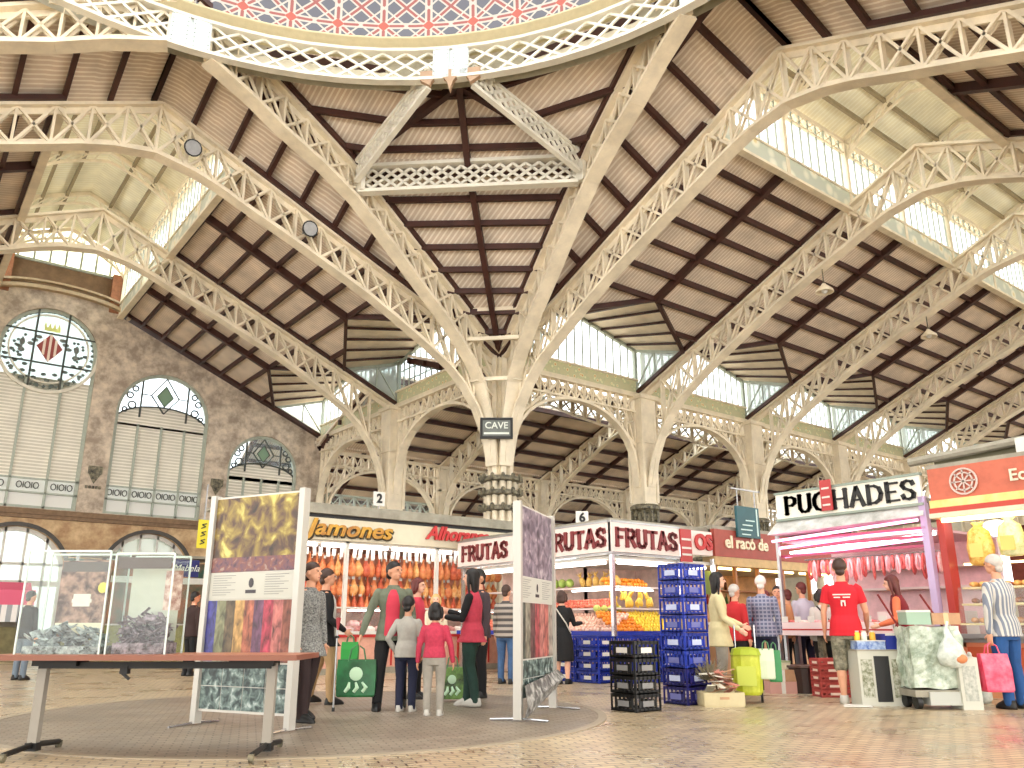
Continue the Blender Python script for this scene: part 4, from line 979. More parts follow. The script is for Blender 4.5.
f = MB(); f.b2((.1,.1,.78),(1.9,.9,.84)); f.b2((.1,.1,.78),(.9,DL,.84)); part('display_counter', f, M_SHELF, fr)
for z, d in ((1.28,.55),(1.70,.75)):
    part('shelf', MB().b2((.5,d,z),(DR-.1,d+.35,z+.03)), M_SHELF, fr); part('shelf', MB().b2((d,.6,z),(d+.35,DL-.1,z+.03)), M_SHELF, fr)
for a, b in (((.25,.12,2.12),(1.8,.12,2.12)), ((.12,.3,2.12),(.12,1.9,2.12)), ((.12,2.4,2.12),(.12,4.6,2.12)), ((2.1,.15,2.12),(2.8,.15,2.12))): tube_light(fr, a, b, M_TUBE)
for a, b in (((.5,.7,1.66),(1.8,.7,1.66)), ((.7,.7,1.66),(.7,1.9,1.66))): tube_light(fr, a, b, M_TUBE, .015)
part('front_ledge', MB().b2((.0,.0,.80),(1.95,.1,.88)).b2((.0,.1,.80),(.1,DL,.88)), M_BLUEC, fr)

# fruit, every piece on its own
def fruit_mesh(kind):
    f = MB()
    if kind == 'banana_bunch':
        for i in range(5):
            a = (i-2)*.28; pts = [(math.sin(a)*.02, .0, .09), (math.sin(a)*.07, -.05*math.cos(a), .04), (math.sin(a)*.10, -.065*math.cos(a), -.03), (math.sin(a)*.10, -.05*math.cos(a), -.09)]
            f.tube(pts, [.010,.022,.022,.008], 6)
    elif kind == 'pineapple':
        f.loft([(0,0,-.1,.03,.03),(0,0,-.07,.06,.06),(0,0,0,.068,.068),(0,0,.07,.055,.055),(0,0,.10,.02,.02)], 8)
        for i in range(6): a = i*PI/3; f.tube([(0,0,.09),(.03*math.cos(a),.03*math.sin(a),.16),(.07*math.cos(a),.07*math.sin(a),.2)], [.015,.012,.003], 4)
    elif kind == 'melon': f.ball((0,0,0), (.10,.085,.085), 12, 8)
    elif kind == 'lemon': f.loft([(0,0,-.055,.006,.006),(0,0,-.045,.016,.016),(0,0,-.02,.034,.034),(0,0,.015,.034,.034),(0,0,.043,.015,.015),(0,0,.055,.006,.006)], 8)
    elif kind == 'apple': f.lathe([(.003,-.03),(.02,-.036),(.038,-.015),(.042,.008),(.034,.03),(.015,.036),(.003,.028),(.003,.045)], n=9)
    else: f.ball((0,0,0), .042, 9, 7)
    return f.mesh(kind)
FM = {'orange': mat('orange_peel', (.93,.55,.14), .45), 'lemon': mat('lemon_peel', (.93,.80,.25), .45), 'apple': mat('apple_red', (.80,.28,.24), .35, c2=(.88,.55,.42), scale=20), 'peach': mat('peach_pink', (.90,.68,.60), .5, c2=(.95,.82,.74), scale=20),
      'banana_bunch': mat('banana_yellow', (.90,.74,.30), .5), 'melon': mat('melon_green', (.62,.70,.32), .5, c2=(.80,.80,.45), scale=12), 'pineapple': mat('pineapple_skin', (.74,.56,.24), .6, c2=(.85,.72,.40), scale=30), 'plum': mat('plum_skin', (.50,.18,.26), .4), 'lettuce': mat('leaf_green', (.52,.68,.26), .6, c2=(.75,.82,.45), scale=20)}
def pile(kind, mk, label, cat, group, spots, sc=1.0):
    me = fruit_mesh(kind)
    base = link(kind if kind != 'peach' else 'peach', me, FM[mk], None, True); tag(base, label, cat, group)
    for i, p in enumerate(spots):
        o = base if i == 0 else base.copy()
        if i: COL.objects.link(o)
        o.location = p; o.rotation_euler = (RN.uniform(-.4,.4), RN.uniform(-.4,.4), RN.uniform(0,6.28)); s = sc*RN.uniform(.9,1.12); o.scale = (s,s,s)
def slopegrid(x0, x1, n, rows, y0, z0, dy, dz, axis, jit=.012):
    r = []
    for j in range(rows):
        for i in range(n):
            a = x0+(x1-x0)*(i+.5*(j%2))/n+RN.uniform(-jit,jit); d = y0+dy*j; z = z0+dz*j+RN.uniform(0,jit)
            r.append((FX+a, FY+d, z) if axis == 'u' else (FX+d, FY+a, z))
    return r
pile('lemon','lemon','yellow lemon in the sloping heap on the right hand front of the fruit stall','lemon','lemons in the sloping heap', slopegrid(.95,1.85,11,6,.14,.90,.10,.06,'u'))
pile('orange','orange','orange in the sloping heap beside the lemons at the corner of the fruit stall','orange','oranges in the corner heap', slopegrid(.15,.95,9,6,.14,.90,.10,.06,'u'))
pile('melon','melon','yellow green melon resting on top of the sloping fruit heap at the stall corner','melon','melons above the heap', [(FX+.25+.19*i, FY+.70, 1.29) for i in range(4)], .8)
pile('banana_bunch','banana_bunch','yellow banana bunch on the middle shelf of the fruit stall','bananas','bananas on the middle shelf', [(FX+.65+.16*i+RN.uniform(-.02,.02), FY+.60+.12*(i%2), 1.42+.0*(i%3)) for i in range(8)]+[(FX+.72+.17*i, FY+.72, 1.55) for i in range(6)], 1.05)
pile('orange','orange','orange on the top shelf of the fruit stall, right hand side','orange','oranges on the top right shelf', [(FX+.6+.085*i+RN.uniform(-.01,.01), FY+.80+.09*j, 1.775+.06*j) for i in range(14) for j in range(2)]+[(FX+.64+.09*i, FY+.84, 1.85) for i in range(11)])
pile('pineapple','pineapple','brown pineapple on the top shelf of the fruit stall, left hand side','pineapple','pineapples on the top left shelf', [(FX+.9, FY+.8+.2*i, 1.84) for i in range(6)])
pile('apple','apple','red apple on the middle shelf of the fruit stall, left hand side','apple','apples on the middle left shelf', [(FX+.60+.09*j, FY+.75+.088*i, 1.35+.05*j) for i in range(20) for j in range(3)])
pile('peach','peach','pink peach in the heap on the left hand front of the fruit stall','peach','peaches on the left front', slopegrid(.25,1.9,16,6,.14,.90,.10,.055,'w'))
pile('plum','plum','dark plum in the heap left of the peaches on the fruit stall','plum','plums on the left front', slopegrid(2.0,3.4,14,4,.14,.90,.10,.06,'w'))
pile('lettuce','lettuce','green leafy head on the top shelf of the fruit stall, far left','lettuce','lettuces on the far left shelf', [(FX+.9, FY+2.2+.24*i, 1.84) for i in range(7)], 2.3)
pile('apple','apple','red apple heaped left of the plums on the fruit stall','apple','apples left of the plums', slopegrid(3.5,4.6,12,4,.14,.90,.10,.06,'w'))

# ---- plastic crates
def crate_mesh(w, d, h):
    f = MB(); t = .015
    for sx in (-1, 1):
        f.b2((sx*w/2-t*(sx > 0),-d/2,.0),(sx*w/2+t*(sx < 0),d/2,.035)); f.b2((sx*w/2-t*(sx > 0),-d/2,h-.04),(sx*w/2+t*(sx < 0),d/2,h))
        for i in range(7): y = -d/2+d*i/6; f.b2((sx*w/2-t*(sx > 0)*.8,y-.012,0),(sx*w/2+t*(sx < 0)*.8,y+.012,h))
        f.b2((sx*(w/2-.008)-.002,-d*.36,.05),(sx*(w/2-.008)+.002,d*.36,h*.62))
    for sy in (-1, 1):
        f.b2((-w/2,sy*d/2-t*(sy > 0),.0),(w/2,sy*d/2+t*(sy < 0),.035)); f.b2((-w/2,sy*d/2-t*(sy > 0),h-.04),(w/2,sy*d/2+t*(sy < 0),h))
        for i in range(7): x = -w/2+w*i/6; f.b2((x-.012,sy*d/2-t*(sy > 0)*.8,0),(x+.012,sy*d/2+t*(sy < 0)*.8,h))
        f.b2((-w*.36,sy*(d/2-.008)-.002,.05),(w*.36,sy*(d/2-.008)+.002,h*.62))
    f.b2((-w/2,-d/2,0),(w/2,d/2,.012)); return f
def crate(loc, dims, m, label, group=None, lab=None, rz=0):
    t = thing('plastic_crate', label, 'crate', loc, rz, group); part('basket', crate_mesh(*dims), m, t)
    w, d, h = dims; part('printed_label', MB().b2((-w/2-.004,-.09,h*.30),(-w/2-.001,.09,h*.62)), lab or M_WHITE, t); part('printed_label', MB().b2((-.09,-d/2-.004,h*.30),(.09,-d/2-.001,h*.62)), lab or M_WHITE, t); return t
M_LAB = mat('crate_print', (.72,.76,.88), .5); M_LAB2 = mat('crate_print_dim', (.40,.42,.66), .5)
bx = gnd(688, 706); bx = (bx.x+.26, bx.y+.22)
PLACE = ['lowest','second from the bottom','third from the bottom','fourth from the bottom','fifth from the bottom','fourth from the top','third from the top','second from the top','topmost']
for i in range(8):
    nm = PLACE[i] if i < 4 else PLACE[9-8+i]
    crate((bx[0], bx[1], i*.222), (.46,.40,.215), M_NAVYC if i in (0, 1) else M_BLUEC, '%s crate, %s of its tall free standing stack' % ('navy plastic' if i in (0,1) else 'blue plastic', ['lowest','second','third','fourth','fifth','third from the top','second from the top','topmost'][i]), 'crates of the tall blue stack', M_LAB if i % 2 else M_LAB2)
kx = gnd(638, 713); kx = (kx.x+.20, kx.y+.22)
for i in range(4):
    crate((kx[0], kx[1], i*.2), (.42,.40,.194), M_BLK, 'black plastic crate, %s of the low black stack' % ['lowest','second from the bottom','third from the bottom','topmost'][i], 'crates of the black stack', M_WHITE if i == 3 else mat('grey_print', (.5,.5,.5), .5))
n_ = 0
for c, (x, y) in enumerate([(FX-.22, FY+.3),(FX-.22, FY+.95),(FX-.22, FY+1.6)]):
    for i in range(4):
        crate((x, y, i*.20), (.36,.60,.196), M_BLUEC, 'blue crate, left front of the fruit stall, %s pile from the corner, layer %s up' % (['first','second','third'][c], ['one','two','three','four'][i]), 'crates lining the fruit stall')
for c, (x, y) in enumerate([(FX+.32, FY-.22),(FX+.95, FY-.22),(FX+1.58, FY-.22)]):
    for i in range(4):
        crate((x, y, i*.20), (.60,.36,.196), M_BLUEC, 'blue crate, right front of the fruit stall, %s pile from the corner, layer %s up' % (['first','second','third'][c], ['one','two','three','four'][i]), 'crates lining the fruit stall')

# ---- el raco stall (brown red sign) behind the queue
rc = thing('bar_stall', 'beige lit stall under the red brown sign that begins el raco de', 'market stall', (FX+3.02, FY, 0)); RL = 5.4
s_ = part('sign_board', MB().b2((-.1,-.04,2.36),(RL,.06,2.92)), mat('sign_brownred', (.62,.27,.22), .55, noise=.1), rc)
L = text_mb('el racó de', .36, .03, 0, .008); mv(L, .95, -.06, 2.66); sub('lettering', L, mat('letter_cream', (.93,.88,.76), .5), s_, rc)
part('lintel', MB().b2((-.1,-.02,2.18),(RL,.3,2.36)), mat('beige_lintel', (.80,.68,.48), .6, noise=.1), rc)
part('stall_roof', MB().b2((-.1,.0,2.92),(RL,2.6,3.0)), M_GREYC, rc); part('stall_ceiling', MB().b2((-.1,.2,2.2),(RL,2.6,2.24)), M_CREAMSIGN, rc)
part('back_wall', MB().b2((-.1,2.4,0),(RL,2.5,2.2)), mat('warm_back', (.74,.55,.34), .7, noise=.25, scale=3), rc)
part('counter_base', MB().b2((-.05,.1,0),(RL,.7,1.0)), mat('tan_counter', (.72,.55,.40), .6), rc); part('worktop', MB().b2((-.05,.05,1.0),(RL,.75,1.05)), M_SHELF, rc)
for x in (0, .62, 1.4, 2.3, 3.3, 4.4): part('post', MB().b2((x-.03,.02,1.05),(x+.03,.1,2.2)), mat('post_wood', (.66,.42,.22), .5), rc)
for z in (1.45, 1.8): part('shelf', MB().b2((.1,2.1,z),(RL-.1,2.4,z+.03)), mat('post_wood', (1,1,1)), rc)
part('menu_screen', MB().b2((1.1,2.3,1.6),(1.6,2.36,1.95)), M_BLACK, rc); part('green_board', MB().b2((.1,.5,1.62),(.6,.55,2.1)), mat('board_green', (.50,.60,.25), .6), rc)
for i in range(3): tube_light(rc, (.3+i*1.6,.4,2.17), (1.6+i*1.6,.4,2.17), M_TUBEW)
rowcol = [('amber',(.75,.45,.12)),('green',(.25,.42,.2)),('red',(.65,.18,.14)),('clear',(.85,.85,.80)),('brown',(.38,.22,.12))]
for k, (cn, c) in enumerate(rowcol):
    f = MB(); f.lathe([(.001,0),(.035,0),(.035,.16),(.013,.21),(.013,.27),(.001,.27)], n=8)
    b = tag(link('bottle', f.mesh('bottle'), mat('bottle_'+cn, c, .2), None, True), cn+' bottle on the shelves of the beige lit stall', 'bottle', cn+' bottles in the beige stall')
    for i in range(7):
        o = b if i == 0 else b.copy()
        if i: COL.objects.link(o)
        j = i*5+k; o.location = (FX+3.02+.2+(j % 18)*.18, FY+2.25, 1.48 if j < 18 else 1.83)
# hanging teal notice above
t = thing('hanging_notice', 'dark teal hanging notice board with pale lines above the beige stall', 'sign', (-.72, FY-.1, 3.12)); part('board', MB().b2((-.38,-.03,-.33),(.38,.03,.33)), mat('notice_teal', (.13,.33,.36), .5, noise=.1), t)
f = MB()
for i, (a, b) in enumerate(((-.1,.2),(-.22,.12),(-.28,.1),(-.26,.04))): f.b2((a,-.04,.02-.1*i),(b,-.03,.045-.1*i))
f.b2((.27,-.04,-.28),(.31,-.03,.3)); part('print', f, mat('notice_print', (.78,.88,.86), .5), t); f = MB(); f.bar((-.3,0,.33),(-.3,0,.7),.02,.02).bar((.3,0,.33),(.3,0,.7),.02,.02).bar((-.5,0,.7),(.5,0,.7),.03,.03); part('hanger', f, M_STEEL, t)

# ---- Puchades stall and the red stall (local x runs towards the right of the picture)
PU = -2.7; PL_ = 2.58
pu = thing('butcher_stall', 'butcher stall with a tilted white PUCHADES sign and pink neon', 'market stall', (PU, -12.07, 0), -PI/2)
s_ = part('sign_board', MB().b2((-.02,-.1,2.79),(PL_,-.04,3.24)), mat('sign_offwhite', (.93,.92,.86), .5), pu)
L = MB()
for tx, xa, xb in (('PUC', 783, 827), ('HADES', 831, 916)):
    la, lb = -12.07-onu(xa, 500, PU-.12).y, -12.07-onu(xb, 490, PU-.12).y; l_ = mv(drawn(tx, .31, lb-la, .21, .10, .06, .03), (la+lb)/2, -.12, 3.02); L.add(l_.v, l_.f); sub('lettering', L, M_BLACK, s_, pu)
fm = MB()
for z in (2.78, 3.25): fm.b2((-.04,-.12,z-.02),(PL_+.02,-.03,z+.02))
sub('frame', fm, mat('frame_greygreen', (.55,.60,.55), .5), s_, pu)
s_ = part('hanging_tag', MB().b2((.93,-.2,2.84),(1.13,-.17,3.36)), mat('tag_red', (1,1,1)), pu); [sub('tag_line', MB().b2((.96,-.206,z),(1.10,-.2,z+.03)), M_WHITE, s_, pu) for z in (2.92,3.05,3.2)]
f = MB(); f.add([(-.12,-.3,2.52),(PL_,-.14,2.60),(PL_,-.05,2.78),(-.05,-.05,2.78),(-.12,.3,2.52),(PL_,.3,2.6)], [(0,1,2,3),(0,4,5,1)]); part('grey_canopy', f, mat('canopy_grey', (.60,.60,.57), .55, c2=(.85,.85,.84), scale=2), pu)
part('stall_roof', MB().b2((-.05,-.02,2.80),(PL_+.05,2.5,2.88)), M_GREYC, pu)
part('stall_ceiling', MB().b2((-.1,.1,2.40),(PL_,2.5,2.44)), mat('pink_ceiling', (.90,.74,.80), .5), pu)
for i, (z, y, m) in enumerate(((2.47,-.22,M_TUBEP),(2.36,-.05,M_TUBEP),(2.30,.3,M_TUBE),(2.22,.12,M_TUBEP))): tube_light(pu, (-.08,y,z-.06), (PL_-.05,y,z+.06), m, .022)
for i, z in enumerate((2.42, 2.30, 2.16)): part('red_rail', MB().b2((-.1,-.1+.06*i,z-.02),(PL_,-.06+.06*i,z+.02)), mat('rail_rose', (.72,.28,.42), .4), pu)
part('back_wall', MB().b2((-.5,2.3,0),(PL_,2.4,2.4)), mat('pink_tiles', (.88,.72,.74), .4, noise=.1), pu)
for x in (PL_-.02,): part('post', MB().b2((x-.05,-.1,0),(x+.05,.02,2.9)), mat('lilac_post', (.74,.66,.80), .5), pu); 
part('post', MB().b2((-.1,-.1,0),(-.05,-.04,2.6)), M_STEEL, pu)
part('counter_top', MB().b2((-.30,-.25,.94),(1.95,.55,.99)), M_WHITE, pu); part('counter_front', MB().b2((-.30,-.27,.82),(1.95,-.22,1.03)), mat('counter_pinkwhite', (.93,.84,.84), .5), pu)
f = MB(); f.b2((-.30,-.275,.90),(1.95,-.27,.925)); part('price_strip', f, M_RED, pu)
for x, y in ((-.2,-.1),(.62,-.1),(1.4,-.1),(1.9,-.1),(-.2,.45),(1.9,.45)): part('leg', MB().b2((x-.045,y-.045,0),(x+.045,y+.045,.94)), M_DARKIRON if x > .5 else M_STEEL, pu)
part('inner_counter', MB().b2((1.2,.7,0),(PL_,1.2,1.2)), M_SHELF, pu)
part('shelf', MB().b2((.2,1.9,1.6),(PL_,2.3,1.64)).b2((.2,1.9,1.95),(PL_,2.3,1.98)), M_SHELF, pu)
part('meat_rail', MB().tube([(0.0,.6,2.12),(PL_-.1,.6,2.12)], .015, 6), M_CHROME, pu)
def PUW(x, y, z): return (PU+y, -12.07-x, z)
# hanging sausages and cuts
sm = MB()
for s in (-1, 1): sm.tube([(0,0,0),(s*.02,0,-.06),(s*.035,0,-.16),(s*.02,0,-.26),(0,0,-.30)], [.012,.022,.024,.022,.01], 6)
for k, (cn, c, c2) in enumerate((('red',(.70,.20,.22),(.85,.45,.42)),('pink',(.90,.60,.62),(.95,.80,.80)))):
    b = tag(link('sausage_loop', sm.mesh('sausage_loop'), mat('sausage_'+cn, c, .4, c2=c2, scale=14), None, True), cn+' sausages hanging from the rail of the butcher stall', 'sausage', cn+' sausages on the rail')
    for i in range(14):
        o = b if i == 0 else b.copy()
        if i: COL.objects.link(o)
        o.location = PUW(.1+(i*2+k)*.085, .6, 2.10); o.rotation_euler = (0,0,RN.uniform(0,3)); o.scale = (1,1,RN.uniform(.7,1.4))
# trays on the front counter, each with a red and white ticket
tm = MB(); tm.b2((-.10,-.13,0),(.10,.13,.03)); tm.ball((-.03,0,.04),(.06,.09,.04),7,5); tm.ball((.05,.02,.04),(.045,.08,.035),7,5)
for k, (cn, m) in enumerate((('pink',mp[0]),('red',mp[1]),('pale',mp[2]))):
    b = tag(link('meat_tray', tm.mesh('meat_tray'), m, None), cn+' cut of meat on a tray on the butcher front counter', 'tray', cn+' trays on the butcher counter')
    for i in range(6):
        o = b if i == 0 else b.copy()
        if i: COL.objects.link(o)
        j = i*3+k; o.location = PUW(-.18+(j % 9)*.245, -.05+(j//9)*.32, .992)
for i in range(9):
    if i == 0: tk = tag(link('price_ticket', MB().box((0,0,.05),(.004,.12,.09)).mesh('price_ticket'), M_WHITE), 'white price ticket standing along the edge of the butcher counter', 'ticket', 'tickets on the butcher counter'); o = tk
    else: o = tk.copy(); COL.objects.link(o)
    o.location = PUW(-.2+i*.25, -.235, .99+.04)

# ---- red stall at the right edge
RO = -14.78
rs = thing('snack_stall', 'orange red stall with a round emblem and yellow striped awning edge', 'market stall', (PU, RO, 0), -PI/2); RSL = 3.4
M_OR = mat('stall_orange', (.78,.36,.22), .5, noise=.08, scale=1.5)
s_ = part('sign_board', MB().b2((0,-.1,2.80),(RSL,-.02,3.29)), mat('sign_terracotta', (.74,.38,.28), .5, noise=.1), rs)
f = MB()
for r in (.19, .13): f.path([(.52+r*math.cos(a), -.12, 3.04+r*math.sin(a)) for a in [PI*j/12 for j in range(25)]], .025, .02, (0,1,0))
for j in range(4): a = PI*j/4; f.bar((.52+.17*math.cos(a),-.12,3.04+.17*math.sin(a)),(.52-.17*math.cos(a),-.12,3.04-.17*math.sin(a)), .02,.02)
sub('emblem', f, mat('emblem_grey', (.80,.72,.68), .5), s_, rs)
L = text_mb('Eco', .24, .02, 0, .004); mv(L, 1.32, -.12, 3.03); sub('lettering', L, M_CREAMSIGN, s_, rs)
part('yellow_band', MB().b2((0,-.16,2.68),(RSL,-.02,2.80)), mat('band_yellow', (.93,.72,.34), .4, c2=(.97,.85,.55), scale=2), rs)
part('red_band', MB().b2((0,-.2,2.60),(RSL,-.02,2.68)), mat('band_red', (.72,.20,.12), .4), rs); part('white_edge', MB().b2((0,-.22,2.53),(RSL,0,2.60)), M_CREAMSIGN, rs)
tube_light(rs, (.1,-.05,2.50), (RSL-.1,-.05,2.50), M_TUBEW); tube_light(rs, (.2,.25,1.86), (RSL-.1,.25,1.86), M_TUBEW, .015)
part('stall_roof', MB().b2((-.02,-.1,3.29),(RSL,2.6,3.35)), M_GREYC, rs)
part('roof_beam', MB().b2((-.1,.4,3.36),(RSL,.6,3.6)), mat('beam_olive', (.40,.38,.28), .6), rs); part('roof_pipe', MB().tube([(-.4,.2,3.5),(RSL,.5,3.72)], .07, 8), M_GREYC, rs)
part('roof_box', MB().b2((1.25,-.0,3.35),(1.75,.4,3.58)), M_WHITE, rs)
part('side_pillar', MB().b2((0,-.02,0),(.10,.25,2.55)), mat('pillar_red', (.66,.20,.17), .5), rs)
part('back_wall', MB().b2((0,2.4,0),(RSL,2.5,2.6)), mat('snack_back', (.45,.22,.16), .7, noise=.2), rs)
part('counter_base', MB().b2((.12,.0,.22),(RSL,.6,.74)), M_OR, rs); part('plinth', MB().b2((.12,-.02,0),(RSL,.6,.22)), mat('plinth_tan', (.80,.55,.38), .6), rs)
part('counter_frame', MB().b2((.12,-.02,.68),(RSL,0,.74)).b2((.12,-.02,.22),(RSL,0,.27)).b2((.12,-.02,.22),(.18,0,.74)).b2((1.5,-.02,.22),(1.56,0,.74)), mat('frame_salmon', (.86,.52,.38), .5), rs)
part('steel_ledge', MB().b2((.1,-.18,.80),(RSL,.1,.86)).b2((.12,-.05,.74),(RSL,.05,.80)), M_STEEL, rs)
part('display_shelf', MB().b2((.1,.05,.98),(RSL,.7,1.01)).b2((.1,.2,1.26),(RSL,.7,1.29)).b2((.1,.3,1.50),(RSL,.75,1.53)), mat('shelf_yellow', (.93,.86,.62), .5), rs)
part('case_glass', MB().quad((.12,-.02,.86),(RSL,-.02,.86),(RSL,.1,1.52),(.12,.1,1.52)), M_GLASSC, rs)
def RSW(x, y, z): return (PU+y, RO-x, z)
lm = MB(); lm.loft([(0,0,-.15,.01,.01),(0,0,-.12,.04,.035),(0,0,0,.055,.045),(0,0,.12,.04,.035),(0,0,.15,.01,.01)], 8)
for k, (cn, c, z) in enumerate((('tan',(.80,.58,.36),1.05),('brown',(.55,.32,.20),1.33),('golden',(.86,.68,.42),1.57),('red',(.70,.30,.25),1.57))):
    b = tag(link('loaf', lm.mesh('loaf'), mat('loaf_'+cn, c, .6, noise=.2, scale=12), None, True), cn+' loaf or sausage laid out in the orange stall display', 'food', cn+' food on the orange stall shelves')
    for i in range(16):
        o = b if i == 0 else b.copy()
        if i: COL.objects.link(o)
        x = .22+i*.15 if k < 3 else .3+i*.17
        o.location = RSW(x, (.3,.4,.45,.62)[k], z); o.rotation_euler = (PI/2, RN.uniform(-.3,.3), PI/2+RN.uniform(-.3,.3))
def chipbag(x, y, z, lab, body, tall=.5):
    t = thing('snack_bag', lab, 'bag', RSW(x, y, z), -PI/2); f = MB()
    f.loft([(0,0,-tall*.5,.10,.07),(0,0,-tall*.46,.17,.13),(0,0,-.05,.19,.15),(0,0,tall*.28,.15,.12),(0,0,tall*.42,.05,.05),(0,0,tall*.5,.10,.03)], 12); part('filled_bag', f, body, t, True)
    f = MB(); f.box((0,-.15,-.1),(.18,.02,.2)); part('label', f, mat('bag_label', (.92,.78,.42), .5), t)
chipbag(.58,-.02,2.12,'yellow bag of fried snacks hanging under the orange stall sign, nearer the left', mat('snack_amber', (.90,.62,.22), .35, c2=(.97,.86,.50), scale=18), .62)
chipbag(.98,.05,2.20,'pale green yellow bag of snacks hanging right of the amber one', mat('snack_pale', (.80,.84,.55), .35, c2=(.95,.94,.78), scale=18), .55)
chipbag(1.35,.08,2.24,'pale green yellow bag of snacks at the picture edge under the stall sign', mat('snack_pale', (1,1,1)), .5)
# ================================================================== LOOSE THINGS ON THE FLOOR
def local(o, d=0): return o
# table on castors (local x to the right of the picture, -y towards us)
TA = math.atan2(RT[1], RT[0])
c0 = (gnd(35,755)+gnd(260,755))/2
tb = thing('folding_table', 'long table with a reddish wood top on grey T shaped legs with castors', 'table', (c0.x, c0.y, 0), TA)
part('tabletop', MB().b2((-1.22,-.36,.715),(1.19,.36,.75)), mat('table_wood', (.64,.38,.27), .4, noise=.12, scale=5), tb)
part('edge_band', MB().b2((-1.225,-.372,.712),(1.195,-.36,.752)).b2((1.19,-.37,.712),(1.20,.37,.752)), mat('table_edge', (.50,.30,.22), .4), tb)
part('crossbar', MB().b2((-.92,-.05,.64),(.92,.03,.69)).b2((-.95,-.1,.66),(-.6,.1,.715)).b2((.6,-.1,.66),(.95,.1,.715)), M_BLACK, tb)
part('latch', MB().b2((-.27,-.06,.60),(-.21,.0,.66)).bar((-.28,-.03,.62),(-.2,-.03,.56),.02,.02), M_BLACK, tb)
for x in (-.90, .92):
    l = part('leg', MB().b2((x-.035,-.03,.06),(x+.035,.03,.68)), mat('leg_grey', (.58,.56,.52), .4), tb)
    sub('cap', MB().b2((x-.045,-.04,.03),(x+.045,.04,.09)), M_BLACK, l, tb)
    l = part('foot_bar', MB().tube([(x,.38,.05),(x,0,.075),(x,-.38,.05)], .022, 8), M_BLACK, tb)
    for y in (-.38, .38):
        f = MB(); f.tube([(x-.015,y,.028),(x+.015,y,.028)], .028, 12); f.b2((x-.02,y-.02,.02),(x+.02,y+.02,.06)); sub('castor', f, M_DARKIRON, l, tb)
R2 = Matrix.Rotation(TA, 3, 'Z')
def TL(x, y, z): v = R2 @ Vector((x, y, 0)); return Vector((c0.x+v.x, c0.y+v.y, z))
def on_table(px):                 # local x on the table seen at picture column px
    d = (c0.x-CU)*FW[0]+(c0.y-CW)*FW[1]; zc = d*math.cos(CPI)+(.9-CH)*math.sin(CPI); l = (px-512)/CF*zc
    return l-((c0.x-CU)*RT[0]+(c0.y-CW)*RT[1])
def case(x0, x1, hgt, label, contents):
    t = thing('display_case', label, 'display case', TL((x0+x1)/2, 0.02, .75), TA); w = x1-x0; d = .34
    f = MB()
    for y in (-d/2, d/2): f.b2((-w/2,y-.003,0),(w/2,y+.003,hgt))
    for x in (-w/2, w/2): f.b2((x-.003,-d/2,0),(x+.003,d/2,hgt))
    f.b2((-w/2,-d/2,hgt),(w/2,d/2,hgt+.006)); part('acrylic_box', f, M_ACRYL, t)
    f = MB()
    for x in (-w/2, w/2):
        for y in (-d/2, d/2): f.b2((x-.006,y-.006,0),(x+.006,y+.006,hgt))
    for y in (-d/2, d/2): f.b2((-w/2,y-.006,hgt-.008),(w/2,y+.006,hgt+.008))
    part('polished_edges', f, mat('edge_pale', (.80,.85,.83), .3), t)
    contents(t, w, hgt); return t
M_PRINTA = mat('poster_print', (.26,.18,.17), .6, c2=(.70,.56,.50), scale=12)
M_PAPER = mat('paper_heap', (.16,.19,.20), .7, c2=(.74,.78,.78), scale=16)
M_PAPER2 = mat('paper_heap_mauve', (.18,.14,.17), .7, c2=(.62,.56,.60), scale=24)
def heap(w, z, d, n, seed):
    r = random.Random(seed); f = MB()
    for i in range(n):
        x = r.uniform(-w/2+.05, w/2-.05); y = r.uniform(-d/2+.04, d/2-.04); h = z*(1-.35*abs(x)/(w/2)); M = Matrix.Rotation(r.uniform(-.9,.9),3,'X') @ Matrix.Rotation(r.uniform(-.9,.9),3,'Y') @ Matrix.Rotation(r.uniform(0,3),3,'Z')
        f.box((x, y, r.uniform(.02, h)), (.085,.06,.004), M=M)
    f.b2((-w/2+.03,-d/2+.03,0),(w/2-.03,d/2-.03,z*.25)); return f
def cA(t, w, h):
    part('paper_slips', heap(w, .24, .32, 120, 1), M_PAPER, t); tag(t.children[-1] if False else t, t['label'], t['category'])
    s = part('poster', MB().b2((-.21+.04,.05,.14),(.24,.06,h-.06)), M_PRINTA, t)
    f = MB(); f.box((.03,.045,.42),(.14,.006,.10)); f.b2((-.05,.044,.40),(.11,.05,.43)); sub('print_white', f, M_WHITE, s, t)
    sub('print_yellow', MB().ball((.19,.045,.52),(.04,.006,.045),8,5), mat('print_yellow', (.85,.78,.30), .5), s, t)
    sub('print_caption', MB().b2((-.16,.044,.15),(.22,.05,.24)), mat('caption_cream', (.86,.84,.74), .5), s, t)
    sub('print_header', MB().b2((-.16,.044,h-.15),(.23,.05,h-.07)), mat('header_dark', (.36,.33,.32), .5), s, t)
def cB(t, w, h):
    part('paper_slips', heap(w, .34, .32, 150, 2), M_PAPER2, t)
    s = part('inner_sheet', MB().b2((-w/2+.03,.08,.1),(w/2-.03,.086,h-.1)), mat('sheet_grey', (.74,.75,.70), .6, noise=.06), t)
    sub('photo', MB().b2((.08,.07,.34),(.22,.08,.66)), mat('photo_pink', (.60,.42,.38), .5, c2=(.85,.75,.70), scale=18), s, t)
    part('header', MB().b2((-w/2+.02,-.17,h-.12),(w/2-.02,-.165,h-.03)), mat('header_dark', (1,1,1)), t)
case(on_table(28), on_table(110), .80, 'left acrylic case on the table holding a brownish poster above loose slips', cA)
case(on_table(116), on_table(174), .78, 'right acrylic case on the table with a grey sheet above a heap of mauve slips', cB)

